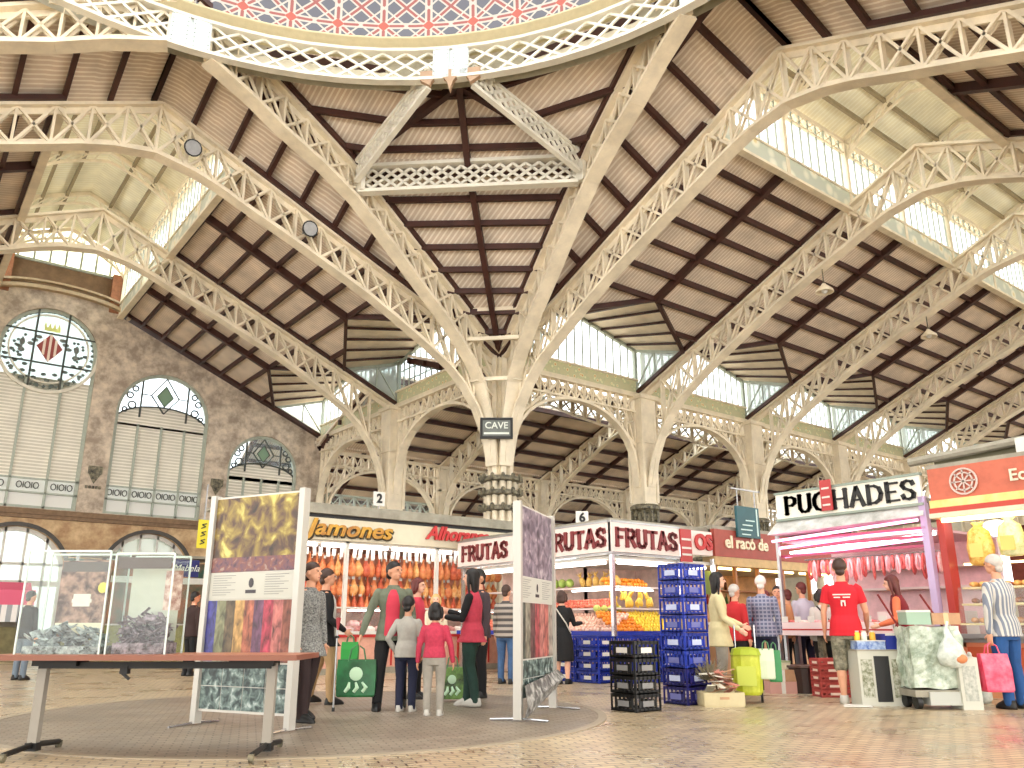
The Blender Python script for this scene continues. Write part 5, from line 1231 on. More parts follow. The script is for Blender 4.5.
# exhibition panels
def photo_mat(name, cols, scale, stretch=(1,1,1)):
    m = bpy.data.materials.new(name); m.use_nodes = True; nt = m.node_tree; b = nt.nodes['Principled BSDF']; b.inputs['Roughness'].default_value = .45
    tc = N(nt, 'ShaderNodeTexCoord'); mp = N(nt, 'ShaderNodeMapping'); mp.inputs['Scale'].default_value = stretch; nt.links.new(tc.outputs['Object'], mp.inputs[0])
    nz = N(nt, 'ShaderNodeTexNoise'); nz.inputs['Scale'].default_value = scale; nz.inputs['Detail'].default_value = 4; nz.inputs['Distortion'].default_value = .6; nt.links.new(mp.outputs[0], nz.inputs[0])
    rp = N(nt, 'ShaderNodeValToRGB'); e = rp.color_ramp.elements; e[0].position = .28; e[0].color = (*lin(cols[0]),1); e[1].position = .72; e[1].color = (*lin(cols[-1]),1)
    for i, c in enumerate(cols[1:-1]): q = e.new(.28+.44*(i+1)/(len(cols)-1)); q.color = (*lin(c),1)
    nt.links.new(nz.outputs['Fac'], rp.inputs[0]); nt.links.new(rp.outputs[0], b.inputs['Base Color']); MATS[name] = m; return m
PH1 = photo_mat('photo_market_hall', [(.10,.08,.07),(.34,.24,.17),(.58,.50,.22),(.86,.82,.46)], 5, (1.3,1,1.1))
PH1b = photo_mat('photo_crowd', [(.14,.10,.14),(.40,.27,.32),(.50,.30,.26),(.62,.54,.50)], 14)
PH2 = photo_mat('photo_black_white', [(.06,.10,.11),(.18,.25,.25),(.45,.53,.51),(.80,.84,.83)], 12)
def panel(name, label, pa, pb, H_, z0, cols, mirror=False):
    """pa left foot, pb right foot in the picture"""
    d = (pb-pa); L = d.length; an = math.atan2(d.y, d.x); mid = (pa+pb)/2
    t = thing(name, label, 'exhibition panel', (mid.x, mid.y, 0), an); h = H_
    part('board', MB().b2((-L/2,-.0,z0),(L/2,.03,h)), mat('panel_white', (.80,.79,.76), .5), t)
    for x in (-L/2, L/2):
        p = part('upright', MB().b2((x-.035,-.035,0.02),(x+.035,.055,h+.02)), mat('upright_pale', (.72,.71,.68), .35, .2), t)
        sub('foot', MB().tube([(x,-.32,.015),(x,0,.03),(x,.32,.015)], .013, 6), M_CHROME, p, t)
    f = lambda a, b, z1, z2, e=.006: MB().b2((-L/2+.04+(L-.08)*a,-e,z1),(-L/2+.04+(L-.08)*b,0,z2))
    s = part('top_photo', f(.0,1,h*.655,h-.02), PH1 if cols == 0 else photo_mat('photo_grey_mauve', [(.20,.18,.22),(.38,.34,.40),(.55,.50,.55),(.74,.70,.72)], 8), t)
    if cols == 0: sub('crowd', f(0,1,h*.655,h*.72,.008), PH1b, s, t)
    s = part('text_strip', f(0,1,h*.535,h*.65), mat('strip_grey', (.76,.76,.72), .5), t); g = MB(); g2 = MB()
    for c in (.04, .66):
        for i in range(9): z = h*.64-i*h*.0105; g.b2((-L/2+.04+(L-.08)*c,-.009,z-.004),(-L/2+.04+(L-.08)*(c+.27-.05*((i*7)%3)),-.006,z+.001))
    g2.ball((0,-.008,h*.605),(.035,.004,.05),8,5); g2.b2((-.07,-.009,h*.56),(.07,-.006,h*.575)); sub('text_lines', g, mat('text_grey', (.50,.50,.49), .5), s, t); sub('motif', g2, mat('motif_dark', (.22,.20,.22), .5), s, t)
    sc = [(.24,.24,.62),(.55,.56,.40),(.42,.34,.22),(.86,.66,.36),(.78,.42,.30),(.45,.26,.40),(.80,.22,.32),(.82,.45,.42),(.58,.30,.22)] if cols == 0 else [(.30,.34,.30),(.62,.60,.52),(.42,.26,.26),(.76,.30,.32),(.84,.52,.48),(.80,.42,.38),(.72,.66,.60)]
    for i, c in enumerate(sc):
        part('colour_stripe', f(i/len(sc),(i+1)/len(sc),h*.27,h*.53), photo_mat('stripe_%d_%d' % (cols, i), [tuple(v*.35 for v in c), tuple(v*.75+.04 for v in c), tuple(min(1,v*.9+.10) for v in c)], 7, (2.2,1,1.1)), t)
    n = 4 if cols == 0 else 2
    zz = max(z0, .16)
    for i in range(n):
        for j in range(2): part('old_photo', f(i/n+.005,(i+1)/n-.005,zz+(h*.265-zz)*j/2+.004,zz+(h*.265-zz)*(j+1)/2-.004), PH2, t)
    return t
def atd(px, d):
    zc = d*math.cos(CPI)-CH*math.sin(CPI)*1.0; l = (px-512)/CF*zc; return Vector((CU+FW[0]*d+RT[0]*l, CW+FW[1]*d+RT[1]*l, 0))
panel('exhibition_panel', 'tall exhibition panel at left with a yellow market photo and coloured stripes', atd(194, 8.72), atd(288, 8.16), 2.30, .14, 0)
panel('exhibition_panel', 'tall exhibition panel right of centre, seen almost edge on, red striped', atd(519, 9.03), atd(554, 10.35), 2.30, .22, 1)
# trestle of the centre panel: grey curled sheet at its foot
p_, q_ = atd(522, 8.98), atd(556, 10.3)
t = thing('curled_sheet', 'grey patterned sheet curling out at the foot of the centre panel', 'sheet', ((p_+q_)/2))
f = MB(); rr = []
for i in range(7):
    k = i/6; b = p_.lerp(q_, k); o = Vector((RT[0], RT[1], 0))*.0
    rr.append([b+Vector((-FW[0]*.06+RT[0]*.02,-FW[1]*.06+RT[1]*.02,.02+.25*k+.0)), b+Vector((RT[0]*(.06+.05*k), RT[1]*(.06+.05*k), .16+.22*k)), b+Vector((RT[0]*.03, RT[1]*.03, .36+.10*k))])
f.rings(rr, False, False); part('sheet', f, photo_mat('sheet_grey_pattern', [(.22,.22,.22),(.45,.45,.44),(.78,.78,.76)], 12), t, world=True)

# yellow and blue signs near the left wall
o = onw(203, 534, 6.0); t = thing('hanging_notice', 'yellow vertical notice with dark marks behind the left exhibition panel', 'sign', o); part('board', MB().b2((-.17,-.02,-.45),(.17,.02,.45)), mat('notice_yellow', (.92,.86,.20), .5), t); f = MB()
for z in (-.25, .0, .25): f.path([(-.08,-.03,z-.08),(.06,-.03,z-.02),(-.06,-.03,z+.04),(.08,-.03,z+.08)], .035, .01, (0,1,0))
part('marks', f, mat('mark_dark', (.25,.25,.10), .5), t); part('hanger', MB().b2((-.02,-.02,.45),(.02,.02,1.6)), M_STEEL, t)
# ================================================================== PEOPLE
def evaled(mb, voxel, smooth=4, fac=.5):
    me = mb.mesh('tmp'); o = bpy.data.objects.new('tmp', me); COL.objects.link(o)
    r = o.modifiers.new('r', 'REMESH'); r.mode = 'VOXEL'; r.voxel_size = voxel; r.use_smooth_shade = True
    s = o.modifiers.new('s', 'SMOOTH'); s.factor = fac; s.iterations = smooth
    dg = bpy.context.evaluated_depsgraph_get(); out = bpy.data.meshes.new_from_object(o.evaluated_get(dg))
    bpy.data.objects.remove(o); bpy.data.meshes.remove(me); out.shade_smooth(); return out
def seg(mb, pts, rs, n=12):           # limb: tube with round ends
    mb.tube(pts, rs, n); mb.ball(pts[0], rs[0]*.98, 10, 8); mb.ball(pts[-1], rs[-1]*.98, 10, 8)
    for p, r in list(zip(pts, rs))[1:-1]: mb.ball(p, r*.99, 10, 8)
SKIN = mat('skin', (.84,.62,.50), .55, noise=.05); SKIN2 = mat('skin_light', (.90,.70,.60), .55, noise=.05)
M_EYE = mat('eye_dark', (.10,.08,.07), .3); M_LIP = mat('lip', (.66,.36,.33), .5)
def cloth(name, c, **k): return mat('cloth_'+name, c, .85, **k)
def person(label, pos, H, head, skin=SKIN, top=None, top_m=None, leg_m=None, shoe_m=None, hair_m=None, hair='short', arms=None, stride=0., turn=0., lean=0.,
           coat=None, sleeve_m=None, front_m=None, skirt=None, short=False, vox=.008, fem=False, tname='jacket', child=False, bald=False, extra=None, stance=.058):
    """head: heading in degrees, 0 = away from the camera, 90 = to the right, 180 = towards the camera"""
    hd = CYA+math.radians(head); t = thing('person', label, 'person', (pos[0], pos[1], 0), -hd)
    sw = .112 if not fem else .100; hw = .085
    if child: sw = .105
    sz = .815 if not child else .79; hz = .935; hs = 1.0 if not child else 1.14
    if child: hz = .915
    P = lambda x, y, z: Vector((x*H, y*H, z*H))
    # joints
    J = {}
    for s in (-1, 1):
        hip = P(s*.052,0,.50); st = stride*s; ank = P(s*stance, st*.5, .045+max(0,-st*.12)); kn = (hip+ank)/2+P(s*.004, .012+abs(st)*.10, .01)
        J['hip',s], J['knee',s], J['ank',s] = hip, kn, ank
        sh = P(s*(sw-.008),0,sz-.030); a = (arms or {}).get(s, ((.16,.02,-1),(.04,.18,-1)))
        ud = Vector((s*a[0][0], a[0][1], a[0][2])).normalized(); fd = Vector((s*a[1][0], a[1][1], a[1][2])).normalized()
        el = sh+ud*.165*H; wr = el+fd*.145*H; J['sh',s], J['el',s], J['wr',s], J['fd',s] = sh, el, wr, fd
    def torso(mb, g, z0=.46, z1=.845, flare=0.):
        secs = [(.46,.084,.060),(.50,.092,.068),(.55,.086,.063),(.60,.076+(.006 if not fem else -.004),.057),(.66,.082,.061),(.72,.094,.066),(.765,.100,.058),(.792,.088,.048),(.815,.064,.040),(.832,.044,.036),(.848,.034,.033)]
        k = sz/.815; out = []
        if z0 < .46:
            out.append((0,.0,z0*H,(.104+flare+g)*H,(.080+flare+g+abs(stride)*.25)*H)); out.append((0,.0,max(z0+.02,.44)*H,(.102+flare*.8+g)*H,(.078+flare*.7+g+abs(stride)*.15)*H))
        for z, rx, ry in secs:
            if z0 <= z <= z1 and not (z0 < .46 and z < .5): out.append((0, -.004*H, z*H*k if z > .6 else z*H, (rx*(sw/.112 if z > .7 else 1)+g+(.010 if z0 < .46 and z < .6 else .007 if z < .6 else 0))*H, (ry+g+(.012 if z0 < .46 and z < .6 else .008 if z < .6 else 0))*H))
        mb.loft(out, 20)
    b = MB(); torso(b, -.006)
    b.tube([P(0,-.004,sz), P(0,.002,hz-.055)], [.034*H,.030*H], 12)
    hc = P(0,.008,hz); tr = math.radians(turn); HR = Matrix.Rotation(-tr, 3, 'Z')
    hv_ = lambda x, y, z: hc+HR @ (Vector((x,y,z))*H*hs)
    b.ball(hv_(0,-.004,.010), (.047*H*hs,.058*H*hs,.057*H*hs), 16, 12, HR); b.ball(hv_(0,.018,-.030), (.035*H*hs,.038*H*hs,.036*H*hs), 12, 9, HR)
    b.ball(hv_(0,.036,-.048), (.018*H*hs,.016*H*hs,.014*H*hs), 8, 6, HR)
    b.tube([hv_(0,.053,.008), hv_(0,.066,-.012), hv_(0,.054,-.018)], [.005*H*hs,.0095*H*hs,.006*H*hs], 8)
    for s in (-1,1): b.ball(hv_(s*.047,-.004,-.004), (.006*H*hs,.013*H*hs,.019*H*hs), 8, 6, HR); b.ball(hv_(s*.02,.050,.016), (.012*H*hs,.006*H*hs,.005*H*hs), 6, 5, HR)
    for s in (-1,1):
        h, k, a = J['hip',s], J['knee',s], J['ank',s]
        seg(b, [h, (h+k)/2+P(s*.004,.004,0), k, (k*.6+a*.4)+P(0,-.010,0), a], [.050*H,.046*H,.032*H,.033*H,.019*H])
        b.ball(a+P(0,.030,-.026), (.019*H,.050*H,.014*H), 10, 7)
        sh, el, wr = J['sh',s], J['el',s], J['wr',s]; seg(b, [sh, (sh+el)/2, el, (el+wr)/2, wr], [.030*H,.027*H,.021*H,.020*H,.014*H])
        # hand: palm, four fingers, thumb
        fd = J['fd',s]; sd = fd.cross(Vector((0,1,0)) if abs(fd.y) < .8 else Vector((0,0,1))).normalized(); nn = sd.cross(fd).normalized()
        inw = Vector((-s,0,0)); curl = (inw-fd*inw.dot(fd)); curl = curl.normalized() if curl.length > .1 else nn
        ac = fd.cross(curl).normalized()                         # across the palm
        q = Matrix((ac, curl, fd)).transposed(); hh = H*(1 if not child else .95)
        b.ball(wr+fd*.026*hh, (.023*hh,.012*hh,.030*hh), 10, 8, q)
        for i, (o, l) in enumerate(((-.016,.036),(-.0055,.042),(.0055,.040),(.0155,.031))):
            p0 = wr+fd*.045*hh+ac*o*hh; p1 = p0+fd*l*.5*hh+curl*.004*hh; p2 = p1+(fd*.75+curl*.6).normalized()*l*.45*hh
            b.tube([p0-fd*.012*hh, p0, p1, p2], [.0052*hh,.0056*hh,.0052*hh,.0042*hh], 7)
        th = 1 if ac.y > 0 else -1
        p0 = wr+fd*.018*hh+ac*th*.017*hh; p1 = p0+(fd*.6+ac*th*.8).normalized()*.020*hh; p2 = p1+(fd*.9+ac*th*.25+curl*.3).normalized()*.017*hh
        b.tube([p0, p1, p2], [.0068*hh,.0062*hh,.0048*hh], 7)
    body = part('body', evaled(b, vox, 3), skin, t)
    def bend(me):
        if lean:
            for v in me.vertices:
                z = v.co.z/H; k = min(1, max(0, (z-.47)/.14)); a = -math.radians(lean)*k
                y, zz = v.co.y, v.co.z-.5*H; v.co.y = y*math.cos(a)-zz*math.sin(a); v.co.z = .5*H+y*math.sin(a)+zz*math.cos(a)
        return me
    bend(body.data)
    # clothes
    c = MB(); g = .009
    z0 = coat if coat else .458
    torso(c, g, z0, .83 if not fem else .825, .02 if coat else .006)
    for s in (-1,1):
        sh, el, wr = J['sh',s], J['el',s], J['wr',s]; e2 = wr-(wr-el).normalized()*.008*H
        pts, rs = ([sh, (sh+el)/2], [.034*H,.036*H]) if short else ([sh, (sh+el)/2, el, (el+e2)/2, e2], [.033*H,.033*H,.028*H,.027*H,.021*H])
        if sleeve_m is None: seg(c, pts, rs) if not short else c.tube([P(s*sw*.7,0,sz-.01)]+pts+[sh.lerp(el,.62)], [.03*H]+rs+[.037*H], 12)
        else:
            d = MB(); seg(d, pts, rs); part('sleeve', bend(evaled(d, vox*1.3, 3)), sleeve_m, t); c.ball(sh, .032*H, 10, 8)
    if coat or True: c.tube([P(0,-.004,sz+.0), P(0,-.004,sz+.022)], [.05*H,.041*H], 14)
    part(tname, bend(evaled(c, vox*1.3, 3)), top_m, t)
    if front_m is not None:
        c = MB(); secs = [(z, rx, ry) for z, rx, ry in ((.47,.056,.024),(.55,.054,.024),(.62,.048,.022),(.70,.050,.024),(.765,.038,.022),(.805,.020,.018))]
        ys = [.080,.076,.068,.071,.066,.048]
        c.loft([(0,(ys[i]-.006)*H,z*H,rx*H,ry*H) for i, (z, rx, ry) in enumerate(secs)], 14); part('shirt_front', bend(evaled(c, vox*1.2, 2)), front_m, t)
    if skirt is None:
        c = MB(); c.loft([(0,-.002*H,z*H,(rx+.007)*H,(ry+.008)*H) for z, rx, ry in ((.435,.085,.055),(.46,.090,.064),(.50,.094,.070),(.55,.089,.065),(.585,.082,.06))], 18)
        for s in (-1,1):
            h, k, a = J['hip',s], J['knee',s], J['ank',s]
            if short == 'both': pts, rs = [h, (h+k)/2, k, k.lerp(a,.12)], [.060*H,.056*H,.049*H,.052*H]
            else: pts, rs = [h, (h+k)/2+P(s*.004,.004,0), k, (k*.55+a*.45)+P(0,-.008,0), a+P(0,0,-.012)], [.058*H,.053*H,.041*H,.037*H,.034*H]
            seg(c, pts, rs)
        part('trousers', bend(evaled(c, vox*1.3, 3)) if False else evaled(c, vox*1.3, 3), leg_m, t)
    for s in (-1,1):
        a = J['ank',s]; f = MB(); f.loft([(a.x, a.y+.028*H, max(.0, a.z-.045*H), .032*H, .074*H),(a.x, a.y+.028*H, a.z-.030*H, .033*H, .076*H),(a.x, a.y+.020*H, a.z-.012*H, .031*H,.064*H),(a.x, a.y, a.z+.012*H, .028*H,.036*H)], 14)
        part('shoe', f, shoe_m or M_BLACK, t, True)
    # face
    for s in (-1,1):
        part('eye', bend(MB().ball(hv_(s*.019,.053,.006), (.0072*H,.004*H,.0042*H), 8, 6, HR).mesh('eye')), M_EYE, t, True)
    part('mouth', bend(MB().ball(hv_(0,.0535,-.034), (.014*H,.004*H,.0035*H), 8, 5, HR).mesh('mouth')), M_LIP, t, True)
    # hair
    c = MB(); hsH = H*hs
    def cap(rx, ry, rz, oy, oz, cut):
        m = MB(); m.ball((0,0,0), (rx*hsH, ry*hsH, rz*hsH), 20, 14); keep = []
        return m
    n = 20; rings = []
    for j in range(9):
        a = j/8*1.0; ph = PI*.5*(1-a)           # from rim to crown
    shell = MB(); m_ = 14; vs = []
    for j in range(m_+1):
        row = []
        for i in range(28):
            az = 2*PI*i/28; fr = (math.sin(az)+1)/2
            lim = math.radians((142 if hair != 'short' else 134)-(66 if hair == 'short' else 72)*fr**.85)*j/m_
            tp_ = 1-.10*max(0, -math.cos(lim))
            x = .0510*tp_*math.sin(lim)*math.cos(az); y = .0612*tp_*math.sin(lim)*math.sin(az)-.007; z = .0615*math.cos(lim)+.011
            row.append(hv_(x, y, z))
        vs.append(row)
    inner = []
    for j in range(m_, -1, -1):
        inner.append([hc+(p-hc)*.86 for p in vs[j]])
    shell.rings(vs+inner, True); shell.ball(hv_(0,-.040,-.028), (.034*hsH,.022*hsH,.030*hsH), 12, 8, HR)
    if hair in ('bob','long'):
        L = .075 if hair == 'bob' else .15
        shell.loft([(hc.x, hc.y-.030*hsH, hc.z-L*hsH, .040*hsH, .020*hsH),(hc.x, hc.y-.026*hsH, hc.z-.05*hsH, .055*hsH, .034*hsH),(hc.x, hc.y-.018*hsH, hc.z, .056*hsH, .045*hsH),(hc.x, hc.y-.01*hsH, hc.z+.04*hsH, .046*hsH, .045*hsH)], 16)
        for s in (-1,1): shell.tube([hv_(s*.046,.012,.03), hv_(s*.054,.012,-.02), hv_(s*.050,.004,-L*.8)], [.012*hsH,.014*hsH,.008*hsH], 8)
    part('hair', bend(evaled(shell, vox*.9, 2)), hair_m, t)
    return t, J
def toW(t, v):                                    # local point of a person in the world
    a = t.rotation_euler.z; return Vector((t.location.x+v.x*math.cos(a)-v.y*math.sin(a), t.location.y+v.x*math.sin(a)+v.y*math.cos(a), v.z))
HB = mat('hair_black', (.07,.05,.05), .5); HBR = mat('hair_brown', (.24,.15,.11), .5, noise=.2); HRED = mat('hair_red_brown', (.36,.12,.10), .5, noise=.2)
HG = mat('hair_grey', (.74,.71,.68), .6, noise=.15); HW_ = mat('hair_white', (.88,.85,.82), .6, noise=.08); HBL = mat('hair_blond', (.82,.68,.46), .6, noise=.12)
BLKC = cloth('black', (.07,.07,.08)); NAVY = cloth('navy', (.12,.14,.24)); GREYT = cloth('grey_trousers', (.62,.60,.56), noise=.1, scale=9)
TWEED = mat('tweed', (.28,.28,.28), .9, c2=(.60,.60,.58), scale=60); WHC = cloth('white', (.76,.75,.72))
UP = lambda u, f: (u, f)
people = {}
def PP(key, *a, **k): people[key] = person(*a, **k); return people[key]
PP('tweed', 'person in a grey tweed jacket and dark trousers beside the left exhibition panel', gnd(302,722), 1.64, 118, top_m=TWEED, leg_m=cloth('dark_brown', (.17,.11,.11)), hair_m=HBR, stride=.10, tname='jacket', turn=-10, vox=.007, coat=.40)
PP('crutch', 'person in a black coat over white, walking with a crutch behind the tweed jacket', gnd(319,705), 1.70, 62, top_m=BLKC, leg_m=cloth('tan', (.70,.58,.42)), hair_m=HBR, front_m=WHC, stride=.14, tname='coat', coat=.42, arms={1: ((.12,.05,-1),(.10,.75,-.55)), -1: ((.2,.0,-1),(.1,.15,-1))})
M_MJ = cloth('grey_green_jacket', (.42,.45,.38), noise=.12, scale=8); ROSE = cloth('rose', (.80,.24,.32)); PINK = cloth('pink_knit', (.74,.22,.32), noise=.12, scale=30)
PP('man', 'person in an open grey green jacket over a rose shirt, holding a green shopping bag', gnd(389,710), 1.74, 172, top_m=M_MJ, leg_m=BLKC, hair_m=HB, front_m=ROSE, stride=.12, turn=-48, vox=.007, stance=.085, arms={1: ((.42,.06,-1),(.30,.25,-1)), -1: ((.22,.05,-1),(.05,.45,-.8))})
PP('pinkwoman', 'person in a rose pink top with dark red hair beside the jacketed man', gnd(414,699), 1.63, 105, skin=SKIN2, top_m=ROSE, leg_m=BLKC, hair_m=HRED, hair='bob', fem=True)
PP('boy', 'dark haired child in a pale grey sweatshirt seen from behind', gnd(405,712), 1.33, 12, top_m=cloth('pale_grey', (.66,.65,.62), noise=.08, scale=12), leg_m=NAVY, hair_m=HB, child=True, vox=.006, arms={-1: ((.55,-.15,-1),(-.45,.5,-.9)), 1: ((.3,.0,-1),(-.2,.45,-1))}, tname='sweatshirt', shoe_m=WHC)
PP('girl', 'black haired child in a pink sweater and grey trousers seen from behind', gnd(433,716), 1.24, 4, top_m=PINK, leg_m=GREYT, hair_m=HB, hair='bob', child=True, vox=.006, coat=.47, tname='sweater', shoe_m=WHC, arms={-1: ((.30,.0,-1),(.10,.2,-1)), 1: ((.34,.0,-1),(.12,.2,-1))})
PP('vest', 'person with long black hair in a rose vest over dark sleeves and green jeans', gnd(471,707), 1.68, -78, skin=SKIN2, top_m=cloth('rose_vest', (.78,.26,.34), noise=.08, scale=20), sleeve_m=BLKC, leg_m=cloth('dark_green_jeans', (.13,.24,.21), noise=.15, scale=9), hair_m=HB, hair='long', fem=True, vox=.007, stride=.10, stance=.07, shoe_m=WHC, tname='vest', arms={1: ((.1,.45,-.9),(-.2,1,.35)), -1: ((.15,.3,-1),(-.3,1,.1))})
PP('darkman', 'dark haired person mostly hidden behind the person in the rose vest', gnd(478,698), 1.76, -125, top_m=cloth('dark_shirt', (.25,.20,.22)), leg_m=BLKC, hair_m=HB)
PP('blond', 'blond person facing the camera between the children and the ham counter', gnd(434,684), 1.52, 178, skin=SKIN2, top_m=cloth('cream_top', (.86,.80,.70)), leg_m=NAVY, hair_m=HBL, hair='bob', fem=True, vox=.01)
PP('striped', 'person in a striped grey sweater and blue jeans left of the centre panel', gnd(506,684), 1.68, 25, top_m=stripes('striped_knit', (.30,.28,.28), (.66,.62,.58), 2, .10, .5), leg_m=cloth('blue_jeans', (.24,.36,.52), noise=.15, scale=9), hair_m=HBR, vox=.01, tname='sweater')
PP('coat', 'person in a long black coat with a pale shoulder strap at the fruit stall', gnd(563,684), 1.58, 28, skin=SKIN2, top_m=BLKC, skirt=True, leg_m=BLKC, hair_m=HBR, hair='bob', fem=True, coat=.24, vox=.009, tname='coat', arms={1: ((.2,.4,-1),(.2,1,.1)), -1: ((.2,.2,-1),(.1,.9,-.2))})
PP('cream', 'person with long dark hair in a cream jacket beside the tall blue crate stack', gnd(724,698), 1.72, 105, skin=SKIN2, top_m=cloth('cream_jacket', (.82,.77,.60), noise=.06, scale=8), leg_m=GREYT, hair_m=HB, hair='long', fem=True, vox=.008, coat=.40, arms={1: ((.1,.25,-1),(0,.8,-.6)), -1: ((.1,.3,-1),(0,.9,-.4))})
PP('red1', 'person with pale short hair in a red jacket behind the cream jacket', gnd(741,690), 1.62, 60, top_m=cloth('red_jacket', (.72,.14,.16)), leg_m=BLKC, hair_m=HG, vox=.01)
PP('red2', 'stooping person in a crimson jacket left of the blue plaid shirt', gnd(755,689), 1.60, 78, top_m=cloth('crimson_jacket', (.70,.10,.15)), leg_m=BLKC, hair_m=HRED, vox=.01, lean=24)
PLAID = stripes('plaid_shirt', (.36,.38,.50), (.60,.60,.68), 2, .06, .4, axis2=0, period2=.06, duty2=.3)
PP('plaid', 'white haired person in a blue plaid shirt and navy trousers', gnd(769,690), 1.76, 20, top_m=PLAID, leg_m=NAVY, hair_m=HW_, vox=.008, tname='shirt')
PP('darkface', 'dark haired person just right of the blue plaid shirt', gnd(785,684), 1.66, 200, top_m=cloth('ochre', (.70,.50,.34)), leg_m=BLKC, hair_m=HB, vox=.011)
PP('orange', 'person with red hair in an orange patterned top behind the butcher counter', gnd(795,682), 1.62, 5, top_m=mat('orange_print', (.86,.34,.20), .8, c2=(.92,.66,.48), scale=22), leg_m=BLKC, hair_m=HRED, fem=True, vox=.011, tname='blouse')
PP('pale', 'person in a pale blue grey shirt behind the butcher counter', gnd(810,683), 1.74, -20, top_m=cloth('pale_blue', (.74,.75,.80)), leg_m=NAVY, hair_m=HRED, vox=.011, tname='shirt')
PP('strap', 'black haired person in a white top with a dark diagonal strap', gnd(829,686), 1.58, 8, top_m=WHC, leg_m=BLKC, hair_m=HB, hair='bob', fem=True, vox=.011, tname='blouse')
RED = cloth('red_tshirt', (.80,.11,.17), noise=.06)
tp, Jp = PP('redman', 'person in a red T shirt with a white print on the back and camouflage shorts', gnd(854,704), 1.84, 22, top_m=RED, leg_m=mat('camouflage', (.30,.30,.24), .85, c2=(.60,.58,.50), scale=12), hair_m=HBR, short='both', vox=.007, tname='tshirt', shoe_m=WHC, arms={1: ((.25,.1,-1),(.0,.7,-.7)), -1: ((.22,.05,-1),(.05,.3,-1))})
f = MB(); y = -.083*1.84
f.b2((-.12,y-.004,1.36),(.10,y,1.375)); f.b2((-.11,y-.004,1.325),(-.03,y,1.34)); f.b2((.0,y-.004,1.325),(.09,y,1.34)); f.b2((-.03,y-.006,1.22),(-.012,y,1.29)); f.b2((.012,y-.006,1.22),(.03,y,1.29)); f.b2((-.03,y-.006,1.27),(.03,y,1.295))
tsh = [c for c in tp.children if c.name.startswith('tshirt')][0]; o = link('back_print', f.mesh('back_print'), M_WHITE, tsh)
PP('maroon', 'person with long red brown hair in a maroon top behind the wrapped cart', gnd(914,697), 1.70, -62, skin=SKIN2, top_m=cloth('maroon_top', (.46,.10,.14)), sleeve_m=mat('sleeve_orange', (.88,.45,.30), .8), leg_m=BLKC, hair_m=HRED, hair='long', fem=True, vox=.008, lean=8, arms={1: ((.2,.3,-1),(.1,1,-.2)), -1: ((.3,.2,-1),(.1,1,-.2))})
VST = stripes('vertical_stripes', (.48,.51,.57), (.80,.79,.76), 0, .045, .45)
tq, Jq = PP('oldman', 'grey haired person in a striped shirt and blue jeans at the right edge', gnd(1017,709), 1.84, -22, top_m=VST, leg_m=cloth('blue_jeans_right', (.12,.30,.52), noise=.12, scale=8), hair_m=HG, vox=.007, tname='shirt', arms={-1: ((.22,-.05,-1),(.0,.1,-1)), 1: ((.2,.2,-1),(.0,.6,-.8))})
PP('leftdark', 'dark figure seen between the acrylic case and the left exhibition panel', gnd(187,676), 1.66, 40, top_m=cloth('dark_brown_coat', (.20,.13,.12)), leg_m=BLKC, hair_m=HB, vox=.011)
PP('farleft', 'person in a black top and grey trousers at the far left below the pink awning', gnd(18,680), 1.62, 20, top_m=BLKC, leg_m=cloth('grey_denim', (.42,.47,.52)), hair_m=HB, vox=.011)

# ---- things people carry
def shopping_bag(label, top, w, h, d, m, m2, rz, strap=.18, print_=None):
    t = thing('shopping_bag', label, 'bag', (top.x, top.y, max(.0, top.z-strap-h)), rz); f = MB()
    n = 5; 
    f.rings([[Vector((sx*(w/2)*k, sy*(d/2)*kk, z)) for sx, sy in ((-1,-1),(0,-1.15),(1,-1),(1.04,0),(1,1),(0,1.15),(-1,1),(-1.04,0))] for z, k, kk in ((0,.9,.9),(h*.05,.97,1),(h*.6,1,.9),(h,.96,.45))])
    part('bag_body', f, m, t); f = MB()
    for sy in (-1,1):
        f.tube([(-w*.22,sy*d*.25,h*.95),(-w*.16,sy*d*.15,h+strap*.7),(0,0,h+strap),(w*.16,sy*d*.15,h+strap*.7),(w*.22,sy*d*.25,h*.95)], .008, 6)
    part('handle', f, m2, t)
    if print_: part('print', print_(w, h, d), mat('bag_print', (.72,.85,.72), .5), t)
    return t
BGREEN = mat('bag_green', (.05,.28,.14), .4, c2=(.10,.42,.22), scale=4); BLIGHT = mat('strap_green', (.30,.50,.34), .5)
def prt(w, h, d):
    f = MB(); f.ball((0,-d*.56,h*.62), (w*.17,.01,w*.17), 12, 8)
    for s in (-1,0,1): f.tube([(s*w*.22-.02,-d*.58,h*.14),(s*w*.22+.02,-d*.59,h*.26),(s*w*.16,-d*.57,h*.40)], [.02,.026,.012], 6)
    return f
tm_, Jm = people['man']; hp = toW(tm_, Jm['wr',1]+Jm['fd',1]*.07*1.74); shopping_bag('large dark green printed shopping bag held by the person in the green jacket', hp, .46, .42, .17, BGREEN, BLIGHT, TA+.1, .17, prt)
tv, Jv = people['vest']; q = gnd(452,702); shopping_bag('green and black shopping bag beside the person in the rose vest', Vector((q.x,q.y,.60)), .34, .40, .16, mat('bag_black_green', (.08,.12,.09), .4, c2=(.45,.62,.30), scale=6), BLIGHT, TA, .16, prt)
tc_, Jc = people['crutch']; hp = toW(tc_, Jc['wr',1]+Jc['fd',1]*.06*1.7); q = gnd(325,704)
shopping_bag('small bright green carrier bag held by the person with the crutch', Vector((hp.x,hp.y,hp.z)), .22, .22, .10, mat('bag_bright_green', (.18,.62,.26), .4), BLIGHT, TA, .08)
q = gnd(333,712); t = thing('crutch', 'grey elbow crutch standing on the floor right of the black coat', 'crutch', q, TA)
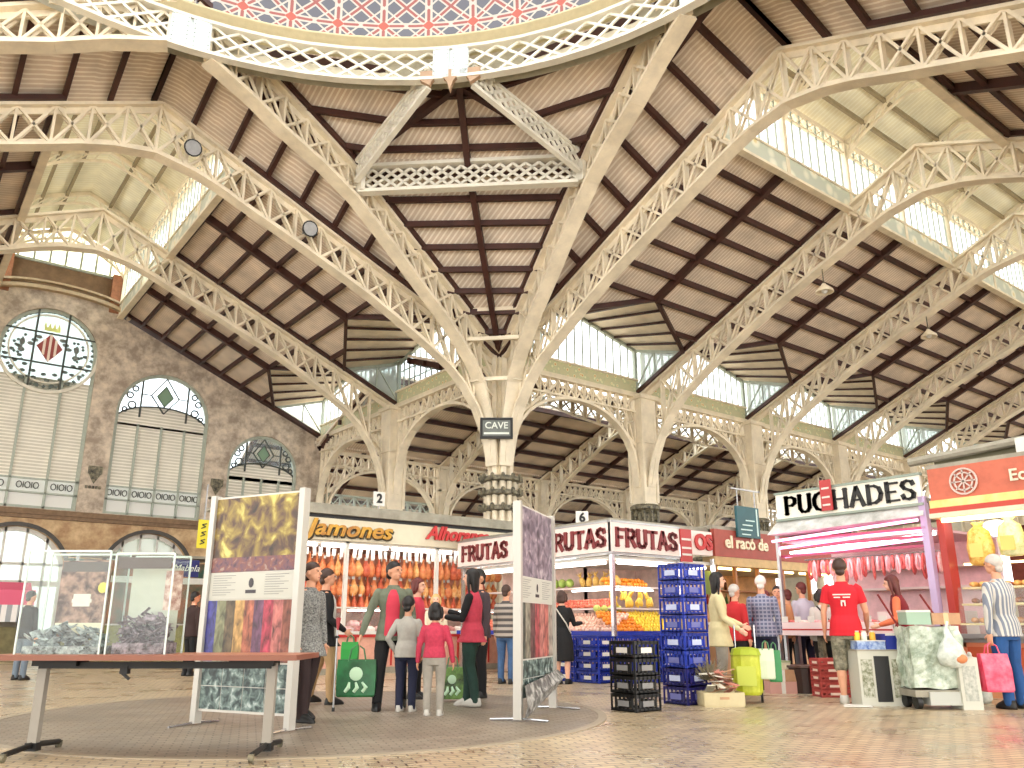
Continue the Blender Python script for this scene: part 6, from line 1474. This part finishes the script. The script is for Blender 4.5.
part('shaft', MB().tube([(0,0,.02),(0,0,.92)], .011, 8), M_STEEL, t); part('grip', MB().tube([(0,-.06,.84),(0,.06,.84)], .016, 8), M_BLACK, t); part('cuff', MB().tube([(0,0,.92),(.0,.03,1.06)], [.012,.03], 8), mat('cuff_red', (.62,.12,.16), .5), t); part('rubber_tip', MB().tube([(0,0,0),(0,0,.05)], .018, 8), M_BLACK, t)
hp = toW(tq, Jq['wr',-1]+Jq['fd',-1]*.06*1.84); shopping_bag('pink plastic bag held by the person in the striped shirt', hp, .34, .44, .18, mat('plastic_pink', (.88,.18,.32), .35, c2=(.93,.42,.52), scale=7), mat('plastic_pink', (1,1,1)), TA, .13)
tk_, Jk = people['coat']; f = MB(); f.tube([(-.10,-.12,1.33),(.0,-.135,1.20),(.13,-.12,1.02),(.17,.0,.85)], .012, 6); part('bag_strap', f, WHC, tk_)
ts_, Js = people['strap']; f = MB(); f.tube([(-.10,-.12,1.30),(.0,-.128,1.18),(.11,-.12,1.02)], .014, 6); part('bag_strap', f, BLKC, ts_)
# ---- shopping trolley, boxes, cart, cabinet
q = gnd(749,703); t = thing('shopping_trolley', 'yellow green wheeled shopping trolley with bags hanging from it', 'trolley', (q.x,q.y,0), TA-.3)
YG = mat('trolley_lime', (.66,.70,.10), .5, c2=(.78,.80,.26), scale=6)
f = MB(); f.loft([(0,0,.10,.16,.11),(0,0,.14,.19,.13),(0,0,.40,.20,.14),(0,0,.60,.19,.13),(0,0,.66,.14,.10)], 10); part('fabric_body', f, YG, t)
part('flap', MB().loft([(0,-.02,.60,.20,.15),(0,-.02,.68,.17,.13),(0,-.02,.70,.08,.06)], 10), mat('trolley_lime_dark', (.62,.68,.12), .5), t)
part('pocket', MB().b2((-.12,-.155,.22),(.12,-.12,.46)), mat('pocket_lime', (.74,.78,.30), .5), t)
f = MB(); f.tube([(-.13,.15,.08),(-.13,.16,.98),(.13,.16,.98),(.13,.15,.08)], .011, 8); part('handle_frame', f, M_CHROME, t)
for s in (-1,1): part('wheel', MB().tube([(s*.17-.015,.12,.075),(s*.17+.015,.12,.075)], .075, 16), M_BLACK, t)
h_ = toW(t, Vector((.13,.0,.80))); shopping_bag('white and green carrier bag hanging on the right side of the lime trolley', toW(t, Vector((.26,.02,.78))), .20, .38, .12, mat('bag_white_green', (.78,.82,.72), .5), BLIGHT, TA-.3, .10)
shopping_bag('green carrier bag tucked behind the white one on the lime trolley', toW(t, Vector((.36,.14,.76))), .16, .40, .12, mat('bag_mid_green', (.20,.52,.30), .5), BLIGHT, TA-.2, .10)
q = gnd(721,706); t = thing('produce_box', 'low cream wooden box with cardboard and brush heaped on top', 'box', (q.x,q.y,0), TA+.05)
f = MB(); w, d, h = .50, .34, .17
for s in (-1,1): f.b2((-w/2,s*d/2-.008,.02),(w/2,s*d/2+.008,h)); f.b2((s*w/2-.008,-d/2,.02),(s*w/2+.008,d/2,h))
f.b2((-w/2,-d/2,.0),(w/2,d/2,.02)); part('box_wall', f, mat('box_cream', (.76,.71,.56), .6, noise=.06), t)
part('grip_slot', MB().b2((-.06,-d/2-.010,.09),(.06,-d/2-.007,.12)), M_CARD, t)
r = random.Random(5); cols = [M_CARD, mat('cloth_pinkish', (.80,.52,.46), .8), mat('twig_brown', (.45,.36,.28), .9), mat('paper_white', (.86,.84,.78), .8)]
for i in range(22):
    l = r.uniform(.16,.34); a = r.uniform(0,PI); M = Matrix.Rotation(a,3,'Z') @ Matrix.Rotation(r.uniform(-.5,.5),3,'Y')
    o = link('cardboard_scrap' if i % 4 != 2 else 'twig', MB().box((0,0,0), (l, r.uniform(.05,.12) if i % 4 != 2 else .02, .012), M=M).mesh('scrap'), cols[i % 4]); o.location = (q.x+r.uniform(-.16,.14), q.y+r.uniform(-.10,.10), .18+.011*i)
    tag(o, 'scrap heaped in the low cream box, %s' % ['tan cardboard strip','pinkish strip','brown twig','white paper strip'][i % 4], 'scrap', 'scraps heaped in the cream box: %s' % ['tan','pink','twigs','white'][i % 4])
# wiry brush heap left of the box top
f = MB()
for i in range(140):
    a = r.uniform(0,2*PI); e = r.uniform(.2,1.4); l = r.uniform(.15,.30); p = Vector((r.uniform(-.06,.06),r.uniform(-.06,.06),.0)); f.tube([p, p+Vector((math.cos(a)*math.cos(e),math.sin(a)*math.cos(e),math.sin(e)))*l], .004, 3, False)
o = link('dry_brush', f.mesh('dry_brush'), mat('brush_grey', (.50,.47,.38), .9)); q2 = gnd(712,706); o.location = (q2.x+.12, q2.y+.12, .30); tag(o, 'tangled grey dry brush heaped at the left of the cream box', 'brush', kind='stuff')
# dark tub, red crates, low boxes under the butcher counter
q = gnd(808,693); t = thing('tub', 'big dark brown tub on the floor under the butcher counter', 'tub', (q.x,q.y,0), TA)
f = MB(); f.loft([(0,0,.0,.24,.2),(0,0,.02,.25,.2),(0,0,.36,.29,.24),(0,0,.37,.31,.26),(0,0,.395,.31,.26),(0,0,.39,.28,.23),(0,0,.05,.23,.18)], 18); part('shell', f, mat('tub_brown', (.20,.12,.10), .4), t); part('rim', MB().loft([(0,0,.37,.315,.265),(0,0,.40,.315,.265)], 18), mat('rim_brown', (.30,.20,.16), .4), t)
M_RC = mat('crate_red', (.70,.28,.26), .5, noise=.15)
q = gnd(839,697)
for i in range(5): crate((q.x,q.y+.1,i*.105), (.42,.36,.10), M_RC, 'shallow dusty red crate under the butcher counter, %s of its stack' % ['lowest','second from the bottom','middle','second from the top','topmost'][i], 'shallow red crates', mat('crate_edge_pale', (.90,.80,.74), .5), TA)
q = gnd(781,693)
for i, (lb, m) in enumerate((('dull pink box on the floor left of the dark tub', mat('box_pink', (.78,.60,.56), .7)), ('printed brown box on top of the dull pink box', M_CARD))):
    t = thing('carton', lb, 'box', (q.x,q.y,i*.17), TA+.04*i); part('carton_body', MB().b2((-.20,-.15,0),(.20,.15,.168)), m, t); part('tape', MB().b2((-.03,-.152,0),(.03,-.15,.168)), M_WHITE, t)
t = thing('carton', 'pale carton with lids resting above the two boxes left of the tub', 'box', (q.x+.05,q.y+.05,.34), TA); part('carton_body', MB().b2((-.15,-.12,0),(.15,.12,.10)), mat('carton_pale', (.80,.78,.68), .7), t); part('lid', MB().b2((-.16,-.13,.10),(.16,.13,.12)), mat('carton_lid', (.55,.58,.45), .7), t)
# white cabinet with a dark slot, boxes on top
q = gnd(881,705); CBX = q; t = thing('cabinet', 'white carton cabinet with a tall black slot and printed side panels', 'cabinet', (q.x,q.y,0), TA)
W_, D_, Hh = .60, .34, .66
part('shell', MB().b2((-W_/2,-D_/2,0),(W_/2,D_/2,Hh)), mat('carton_white', (.76,.76,.71), .6), t)
part('dark_slot', MB().b2((-.10,-D_/2-.006,.05),(.09,-D_/2,.60)), M_BLACK, t)
M_PR = mat('printed_panel', (.42,.44,.32), .6, c2=(.76,.76,.70), scale=26)
for x in (-.20, .19): part('printed_panel', MB().b2((x-.07,-D_/2-.008,.10),(x+.07,-D_/2,.56)), M_PR, t); 
part('top_rim', MB().b2((-W_/2-.01,-D_/2-.01,Hh),(W_/2+.01,D_/2+.01,Hh+.02)), M_GREYC, t)
base = Hh+.02; R3 = Matrix.Rotation(TA, 3, 'Z')
def CL(x, y): v = R3 @ Vector((x,y,0)); return (CBX.x+v.x, CBX.y+v.y)
t = thing('tray_box', 'blue printed tray on the white cabinet, left', 'box', (*CL(-.10,0), base), TA); part('tray', MB().b2((-.18,-.15,0),(.18,.15,.10)), mat('tray_blue', (.25,.38,.68), .5, c2=(.70,.78,.88), scale=14), t); part('rim', MB().b2((-.185,-.155,.10),(.185,.155,.11)), M_WHITE, t)
t = thing('tray_box', 'deep blue carton on the white cabinet, right', 'box', (*CL(.19,0), base), TA); part('carton_body', MB().b2((-.10,-.15,0),(.10,.15,.19)), mat('carton_blue', (.10,.18,.56), .5), t); part('flap', MB().b2((-.10,-.16,.17),(.10,-.15,.20)), M_WHITE, t)
for i, (x, c, nm, lb) in enumerate(((-.22,(.90,.76,.24),'jar_yellow','yellow topped jar at the left end of the blue tray'),(-.13,(.86,.88,.84),'jar_white','white jar in the middle of the blue tray'),(-.02,(.88,.66,.20),'jar_amber','amber jar at the right end of the blue tray'))):
    t = thing('jar', lb, 'jar', (*CL(x,-.02), base+.112)); part('jar_body', MB().lathe([(.001,0),(.036,0),(.038,.01),(.038,.085),(.026,.1),(.001,.1)], n=12), mat(nm, c, .35), t, True); part('lid', MB().lathe([(.001,.1),(.03,.1),(.03,.118),(.001,.118)], n=12), M_WHITE, t, True)
# wrapped cart
q = gnd(937,708); CT = q; t = thing('wrapped_cart', 'flat cart wrapped in crumpled pale green plastic sheeting', 'cart', (q.x,q.y,0), TA)
M_PL = mat('plastic_sheet', (.50,.56,.48), .3, c2=(.80,.84,.78), scale=7, bump=.4); W_ = .66
f = MB(); nx, nz = 14, 14; r = random.Random(9); rr = []
for j in range(nz+1):
    z = .24+.72*j/nz; k = 1-.05*j/nz; row = []
    for i in range(40):
        a = 2*PI*i/40; ca, sa = math.cos(a), math.sin(a); mx = max(abs(ca), abs(sa)); x, y = ca/mx, sa/mx; fo = 1+.035*math.sin(7*a+j*.7)+.02*math.sin(17*a+j*1.9)
        row.append(Vector((x*W_/2*k*fo, y*.20*k*fo, z+.012*math.sin(5*a))))
    rr.append(row)
f.rings(rr); part('plastic_wrap', f, M_PL, t)
part('platform', MB().b2((-.34,-.21,.14),(.34,.21,.22)), M_GREYC, t); part('lower_box', MB().b2((-.18,-.24,.05),(.20,.2,.20)), mat('box_greywhite', (.70,.71,.68), .5), t)
for x in (-.29,.29):
    for y in (-.14,.14): part('wheel', MB().tube([(x-.03,y,.08),(x+.03,y,.08)], .08, 16), M_BLACK, t)
for x0, x1 in ((-.36,-.52),(.20,.02)): part('push_pole', MB().tube([(x0+.06,.1,.95),(x1,.1,1.36)], .014, 8), mat('pole_red', (.50,.12,.12), .5), t)
def CTL(x, y): v = R3 @ Vector((x,y,0)); return (CT.x+v.x, CT.y+v.y)
t = thing('foam_box', 'pale green foam box on top of the wrapped cart, left', 'box', (*CTL(-.13,.02), .985), TA); part('box_body', MB().b2((-.15,-.12,0),(.15,.12,.15)), mat('foam_green', (.60,.70,.62), .7), t); part('lid', MB().b2((-.155,-.125,.15),(.155,.125,.175)), M_WHITE, t)
t = thing('carton', 'flat tan carton on top of the wrapped cart, right', 'box', (*CTL(.22,.02), .985), TA-.1); part('carton_body', MB().b2((-.17,-.13,0),(.17,.13,.14)), M_CARD, t); part('tape', MB().b2((-.03,-.132,0),(.03,.132,.142)), mat('tape_tan', (.82,.72,.55), .5), t)
t = thing('plastic_bag', 'white knotted plastic bag with orange contents hanging on the front of the wrapped cart', 'bag', (*CTL(.12,-.29), .48), TA)
f = MB(); f.loft([(0,0,0,.05,.04),(0,0,.04,.15,.09),(0,0,.14,.18,.11),(.0,0,.26,.13,.09),(-.01,0,.36,.05,.04),(-.02,.02,.46,.03,.02)], 14); part('bag_body', f, mat('plastic_white', (.66,.70,.66), .3, c2=(.86,.88,.85), scale=9, bump=.3), t, True)
part('contents', MB().ball((.06,-.07,.11), (.09,.045,.06), 10, 7), mat('contents_orange', (.80,.50,.32), .6), t, True); part('handle', MB().tube([(-.02,.02,.44),(.03,.06,.54)], .015, 6), M_WHITE, t)
q = gnd(968,709); t = thing('carton', 'tall white carton with grey print right of the wrapped cart', 'box', (q.x+.0,q.y+.0,0), TA); part('carton_body', MB().b2((-.12,-.14,0),(.12,.14,.60)), mat('carton_white', (1,1,1)), t); part('print', MB().b2((-.08,-.145,.1),(.08,-.14,.5)), mat('print_pale_grey', (.58,.60,.56), .5, c2=(.76,.76,.72), scale=20), t)
q = gnd(980,703); t = thing('plastic_sack', 'translucent white sack leaning beside the tall white carton', 'sack', (q.x+.05,q.y+.02,0), TA); part('sack_body', MB().loft([(0,0,0,.13,.12),(0,0,.05,.16,.15),(0,0,.30,.15,.14),(-.03,0,.5,.10,.09),(-.05,0,.58,.03,.03)], 14), mat('plastic_white', (1,1,1)), t, True); part('knot', MB().ball((-.05,0,.60), (.03,.03,.04), 8, 6), M_WHITE, t, True)
o = tag(link('paper_scrap', MB().add([(-.18,-.05,.012),(.16,-.08,.008),(.2,.06,.02),(-.12,.08,.03)], [(0,1,2,3)]).slab([(-.18,-.05,.006),(.16,-.08,.006),(.2,.06,.01),(-.12,.08,.012)], .01).mesh('paper_scrap'), M_WHITE), 'flattened white paper on the floor before the white cabinet', 'paper'); o.location = gnd(857,707); o.rotation_euler = (0,0,TA)
# number plates on the beams and framed sign on the middle column
def plate(name, label, c, w, h, txt, rz, board, ink, size, zb=3.5):
    t = thing(name, label, 'sign', c, rz); part('board', MB().b2((-w/2,-.02,-h/2),(w/2,.02,h/2)), board, t); part('numeral', mv(text_mb(txt, size, .02, 0, .01), 0, -.03, 0), ink, t); part('hook', MB().b2((-.015,-.01,zb-c.z),(.015,.01,-h/2)), M_STEEL, t)
plate('number_plate', 'small white plate with a black 2 standing above the ham stall roof', onw(379,499,HW-.2), .28, .32, '2', 0, M_WHITE, M_BLACK, .28)
plate('number_plate', 'small white plate with a black 6 above the fruit stall, right of the centre panel', onw(582,518,-8.2), .26, .28, '6', -.6, M_WHITE, M_BLACK, .26, 2.94)
d = Vector((-.71,-.70,0)).normalized(); c = d*1.05; z = onw(496,428,0).z
# place in front of the ribs of the middle column, facing the hall
r_ = ray(496.5, 428); k = ((-.95)*(FW[0]+FW[1])*0+24.9)/(r_[0]*FW[0]+r_[1]*FW[1]); o = Vector((CU+r_[0]*k, CW+r_[1]*k, CH+r_[2]*k))
t = thing('framed_sign', 'black framed grey sign with pale lettering high on the middle column', 'sign', o, TA)
part('frame', shape(rect(-.52,-.34,.52,.34), [rect(-.44,-.26,.44,.26)], .08), M_BLACK, t); part('board', MB().b2((-.46,.02,-.28),(.46,.05,.28)), mat('sign_greygreen', (.42,.44,.42), .5, noise=.1), t)
f = text_mb('CAVE', .30, .02, 0, .004); mv(f, 0, .0, .08); part('lettering', f, mat('sign_pale', (.88,.90,.86), .5), t); part('underline', MB().b2((-.40,-.01,-.20),(.40,.02,-.14)), mat('sign_pale', (1,1,1)), t); part('bracket', MB().b2((-.03,.05,-.05),(.03,.5,.05)), M_DARKIRON, t)
# pendant lamps on the trusses
def pendant(c, ln, label):
    t = thing('pendant_lamp', label, 'lamp', c); part('rod', MB().tube([(0,0,0),(0,0,-ln)], .018, 6), M_DARKIRON, t); part('lamp_shade', MB().lathe([(.05,-ln),(.08,-ln-.05),(.26,-ln-.22),(.28,-ln-.30),(.24,-ln-.30),(.05,-ln-.08)], n=16), M_IRON, t, True); part('bulb', MB().ball((0,0,-ln-.24), .10, 10, 7), M_WHITE, t, True)
for (x, y, t_, k_, nm) in ((819,232,8.0,1,'first'),(940,310,8.0,2,'second')):
    pendant((A*k_, -t_, interp(LOW, t_)-.02), .5, 'small pale lamp hanging below the %s right nave truss beyond the middle column' % nm)
for (s_, nm) in ((10.6,'peak'),(7.2,'slope')):
    t = thing('floodlight', 'small dark round floodlight fixed on the left nave truss near its %s' % nm, 'lamp', (-s_, -.3, interp(LOW, s_)+.45), 0); part('housing', MB().tube([(0,0,0),(0,-.22,-.05)], [.16,.24], 14), M_BLACK, t); part('lens', MB().tube([(0,-.22,-.05),(0,-.235,-.053)], .20, 14), M_STEEL, t); part('arm', MB().b2((-.03,0,-.03),(.03,.3,.03)), M_STEEL, t)
# stalls along the gable wall, far left
c = onw(0, 600, 8.5); w0 = onw(-60, 600, 8.5); e0 = onw(34, 600, 8.5)
t = thing('awning_stall', 'far left stall with a pink awning and pale striped valance', 'market stall', (e0.x, 8.5, 0)); L_ = e0.x-w0.x; zt = onw(20,590,8.5).z; zm = onw(20,605,8.5).z; zb = onw(20,622,8.5).z
part('awning', MB().slab([(-L_,-.1,zm),(0,-.1,zm),(0,1.2,zt+.25),(-L_,1.2,zt+.25)], .03), mat('awning_pink', (.86,.38,.50), .6), t)
part('awning_band', MB().b2((-L_,-.14,zm),(0,-.1,zt)), mat('awning_pink', (1,1,1)), t)
part('valance', MB().b2((-L_,-.16,zb),(0,-.12,zm)), stripes('valance_stripe', (.62,.64,.66), (.92,.91,.90), 0, .28, .5), t)
for x in (-L_+.1, -.1): part('post', MB().b2((x-.04,-.1,0),(x+.04,-.02,zt)), M_STEEL, t)
part('counter', MB().b2((-L_,.1,0),(0,.7,.95)), mat('counter_olive', (.45,.42,.28), .6, noise=.2), t); part('back_wall', MB().b2((-L_,1.2,0),(0,1.26,zt)), M_GREYC, t)
g0 = onw(70, 600, 8.5); g1 = onw(215, 600, 8.5)
t = thing('green_stall', 'low stall with green and orange goods under a small blue sign', 'market stall', (g0.x, 8.5, 0)); L_ = g1.x-g0.x; zs0 = onw(185,577,8.5).z; zs1 = onw(185,560,8.5).z; xs0 = onw(172,568,8.5).x-g0.x; xs1 = onw(198,568,8.5).x-g0.x
s_ = part('sign_board', MB().b2((xs0,-.12,zs0),(xs1,-.06,zs1)), mat('sign_blue', (.10,.12,.42), .5), t); f = text_mb('Mabela', (zs1-zs0)*.55, .02, .3, .0); mv(f, (xs0+xs1)/2, -.14, (zs0+zs1)/2); sub('lettering', f, mat('sign_pale', (1,1,1)), s_, t)
part('stall_roof', MB().b2((0,-.1,zs1+.05),(L_,1.6,zs1+.14)), M_GREYC, t); part('counter', MB().b2((0,0,0),(L_,.6,1.0)), mat('counter_yellowgreen', (.60,.58,.34), .6, noise=.15), t); part('worktop', MB().b2((0,-.04,1.0),(L_,.64,1.05)), M_SHELF, t)
part('back_wall', MB().b2((0,1.5,0),(L_,1.6,zs1)), mat('back_green', (.28,.42,.34), .6, c2=(.72,.46,.34), scale=1.5), t)
for x in (.05, L_/2, L_-.05): part('post', MB().b2((x-.04,-.06,0),(x+.04,.02,zs1+.05)), M_STEEL, t)
part('white_canopy', MB().b2((0,-.3,zs0-.25),(L_,-.1,zs0-.05)), M_WHITE, t)
# ================================================================== LIGHT AND CAMERA
w = bpy.data.worlds.new('World'); SC.world = w; w.use_nodes = True; nt = w.node_tree
bg = nt.nodes['Background']; bg.inputs[0].default_value = (1.0,.985,.95,1); bg.inputs[1].default_value = 1.0
cam = bpy.data.cameras.new('Camera'); co = bpy.data.objects.new('Camera', cam); COL.objects.link(co); SC.camera = co
cam.sensor_width = 36; cam.lens = CF/1024*36; cam.shift_y = (CY0-384)/1024; cam.clip_end = 300
co.location = (CU, CW, CH)
fwd = Vector((FW[0]*math.cos(CPI), FW[1]*math.cos(CPI), math.sin(CPI))); co.rotation_euler = fwd.to_track_quat('-Z', 'Y').to_euler()
SC.view_settings.view_transform = 'Standard'; SC.view_settings.look = 'None'; SC.view_settings.exposure = 2.25; SC.view_settings.gamma = 1; SC.view_settings.use_curve_mapping = False
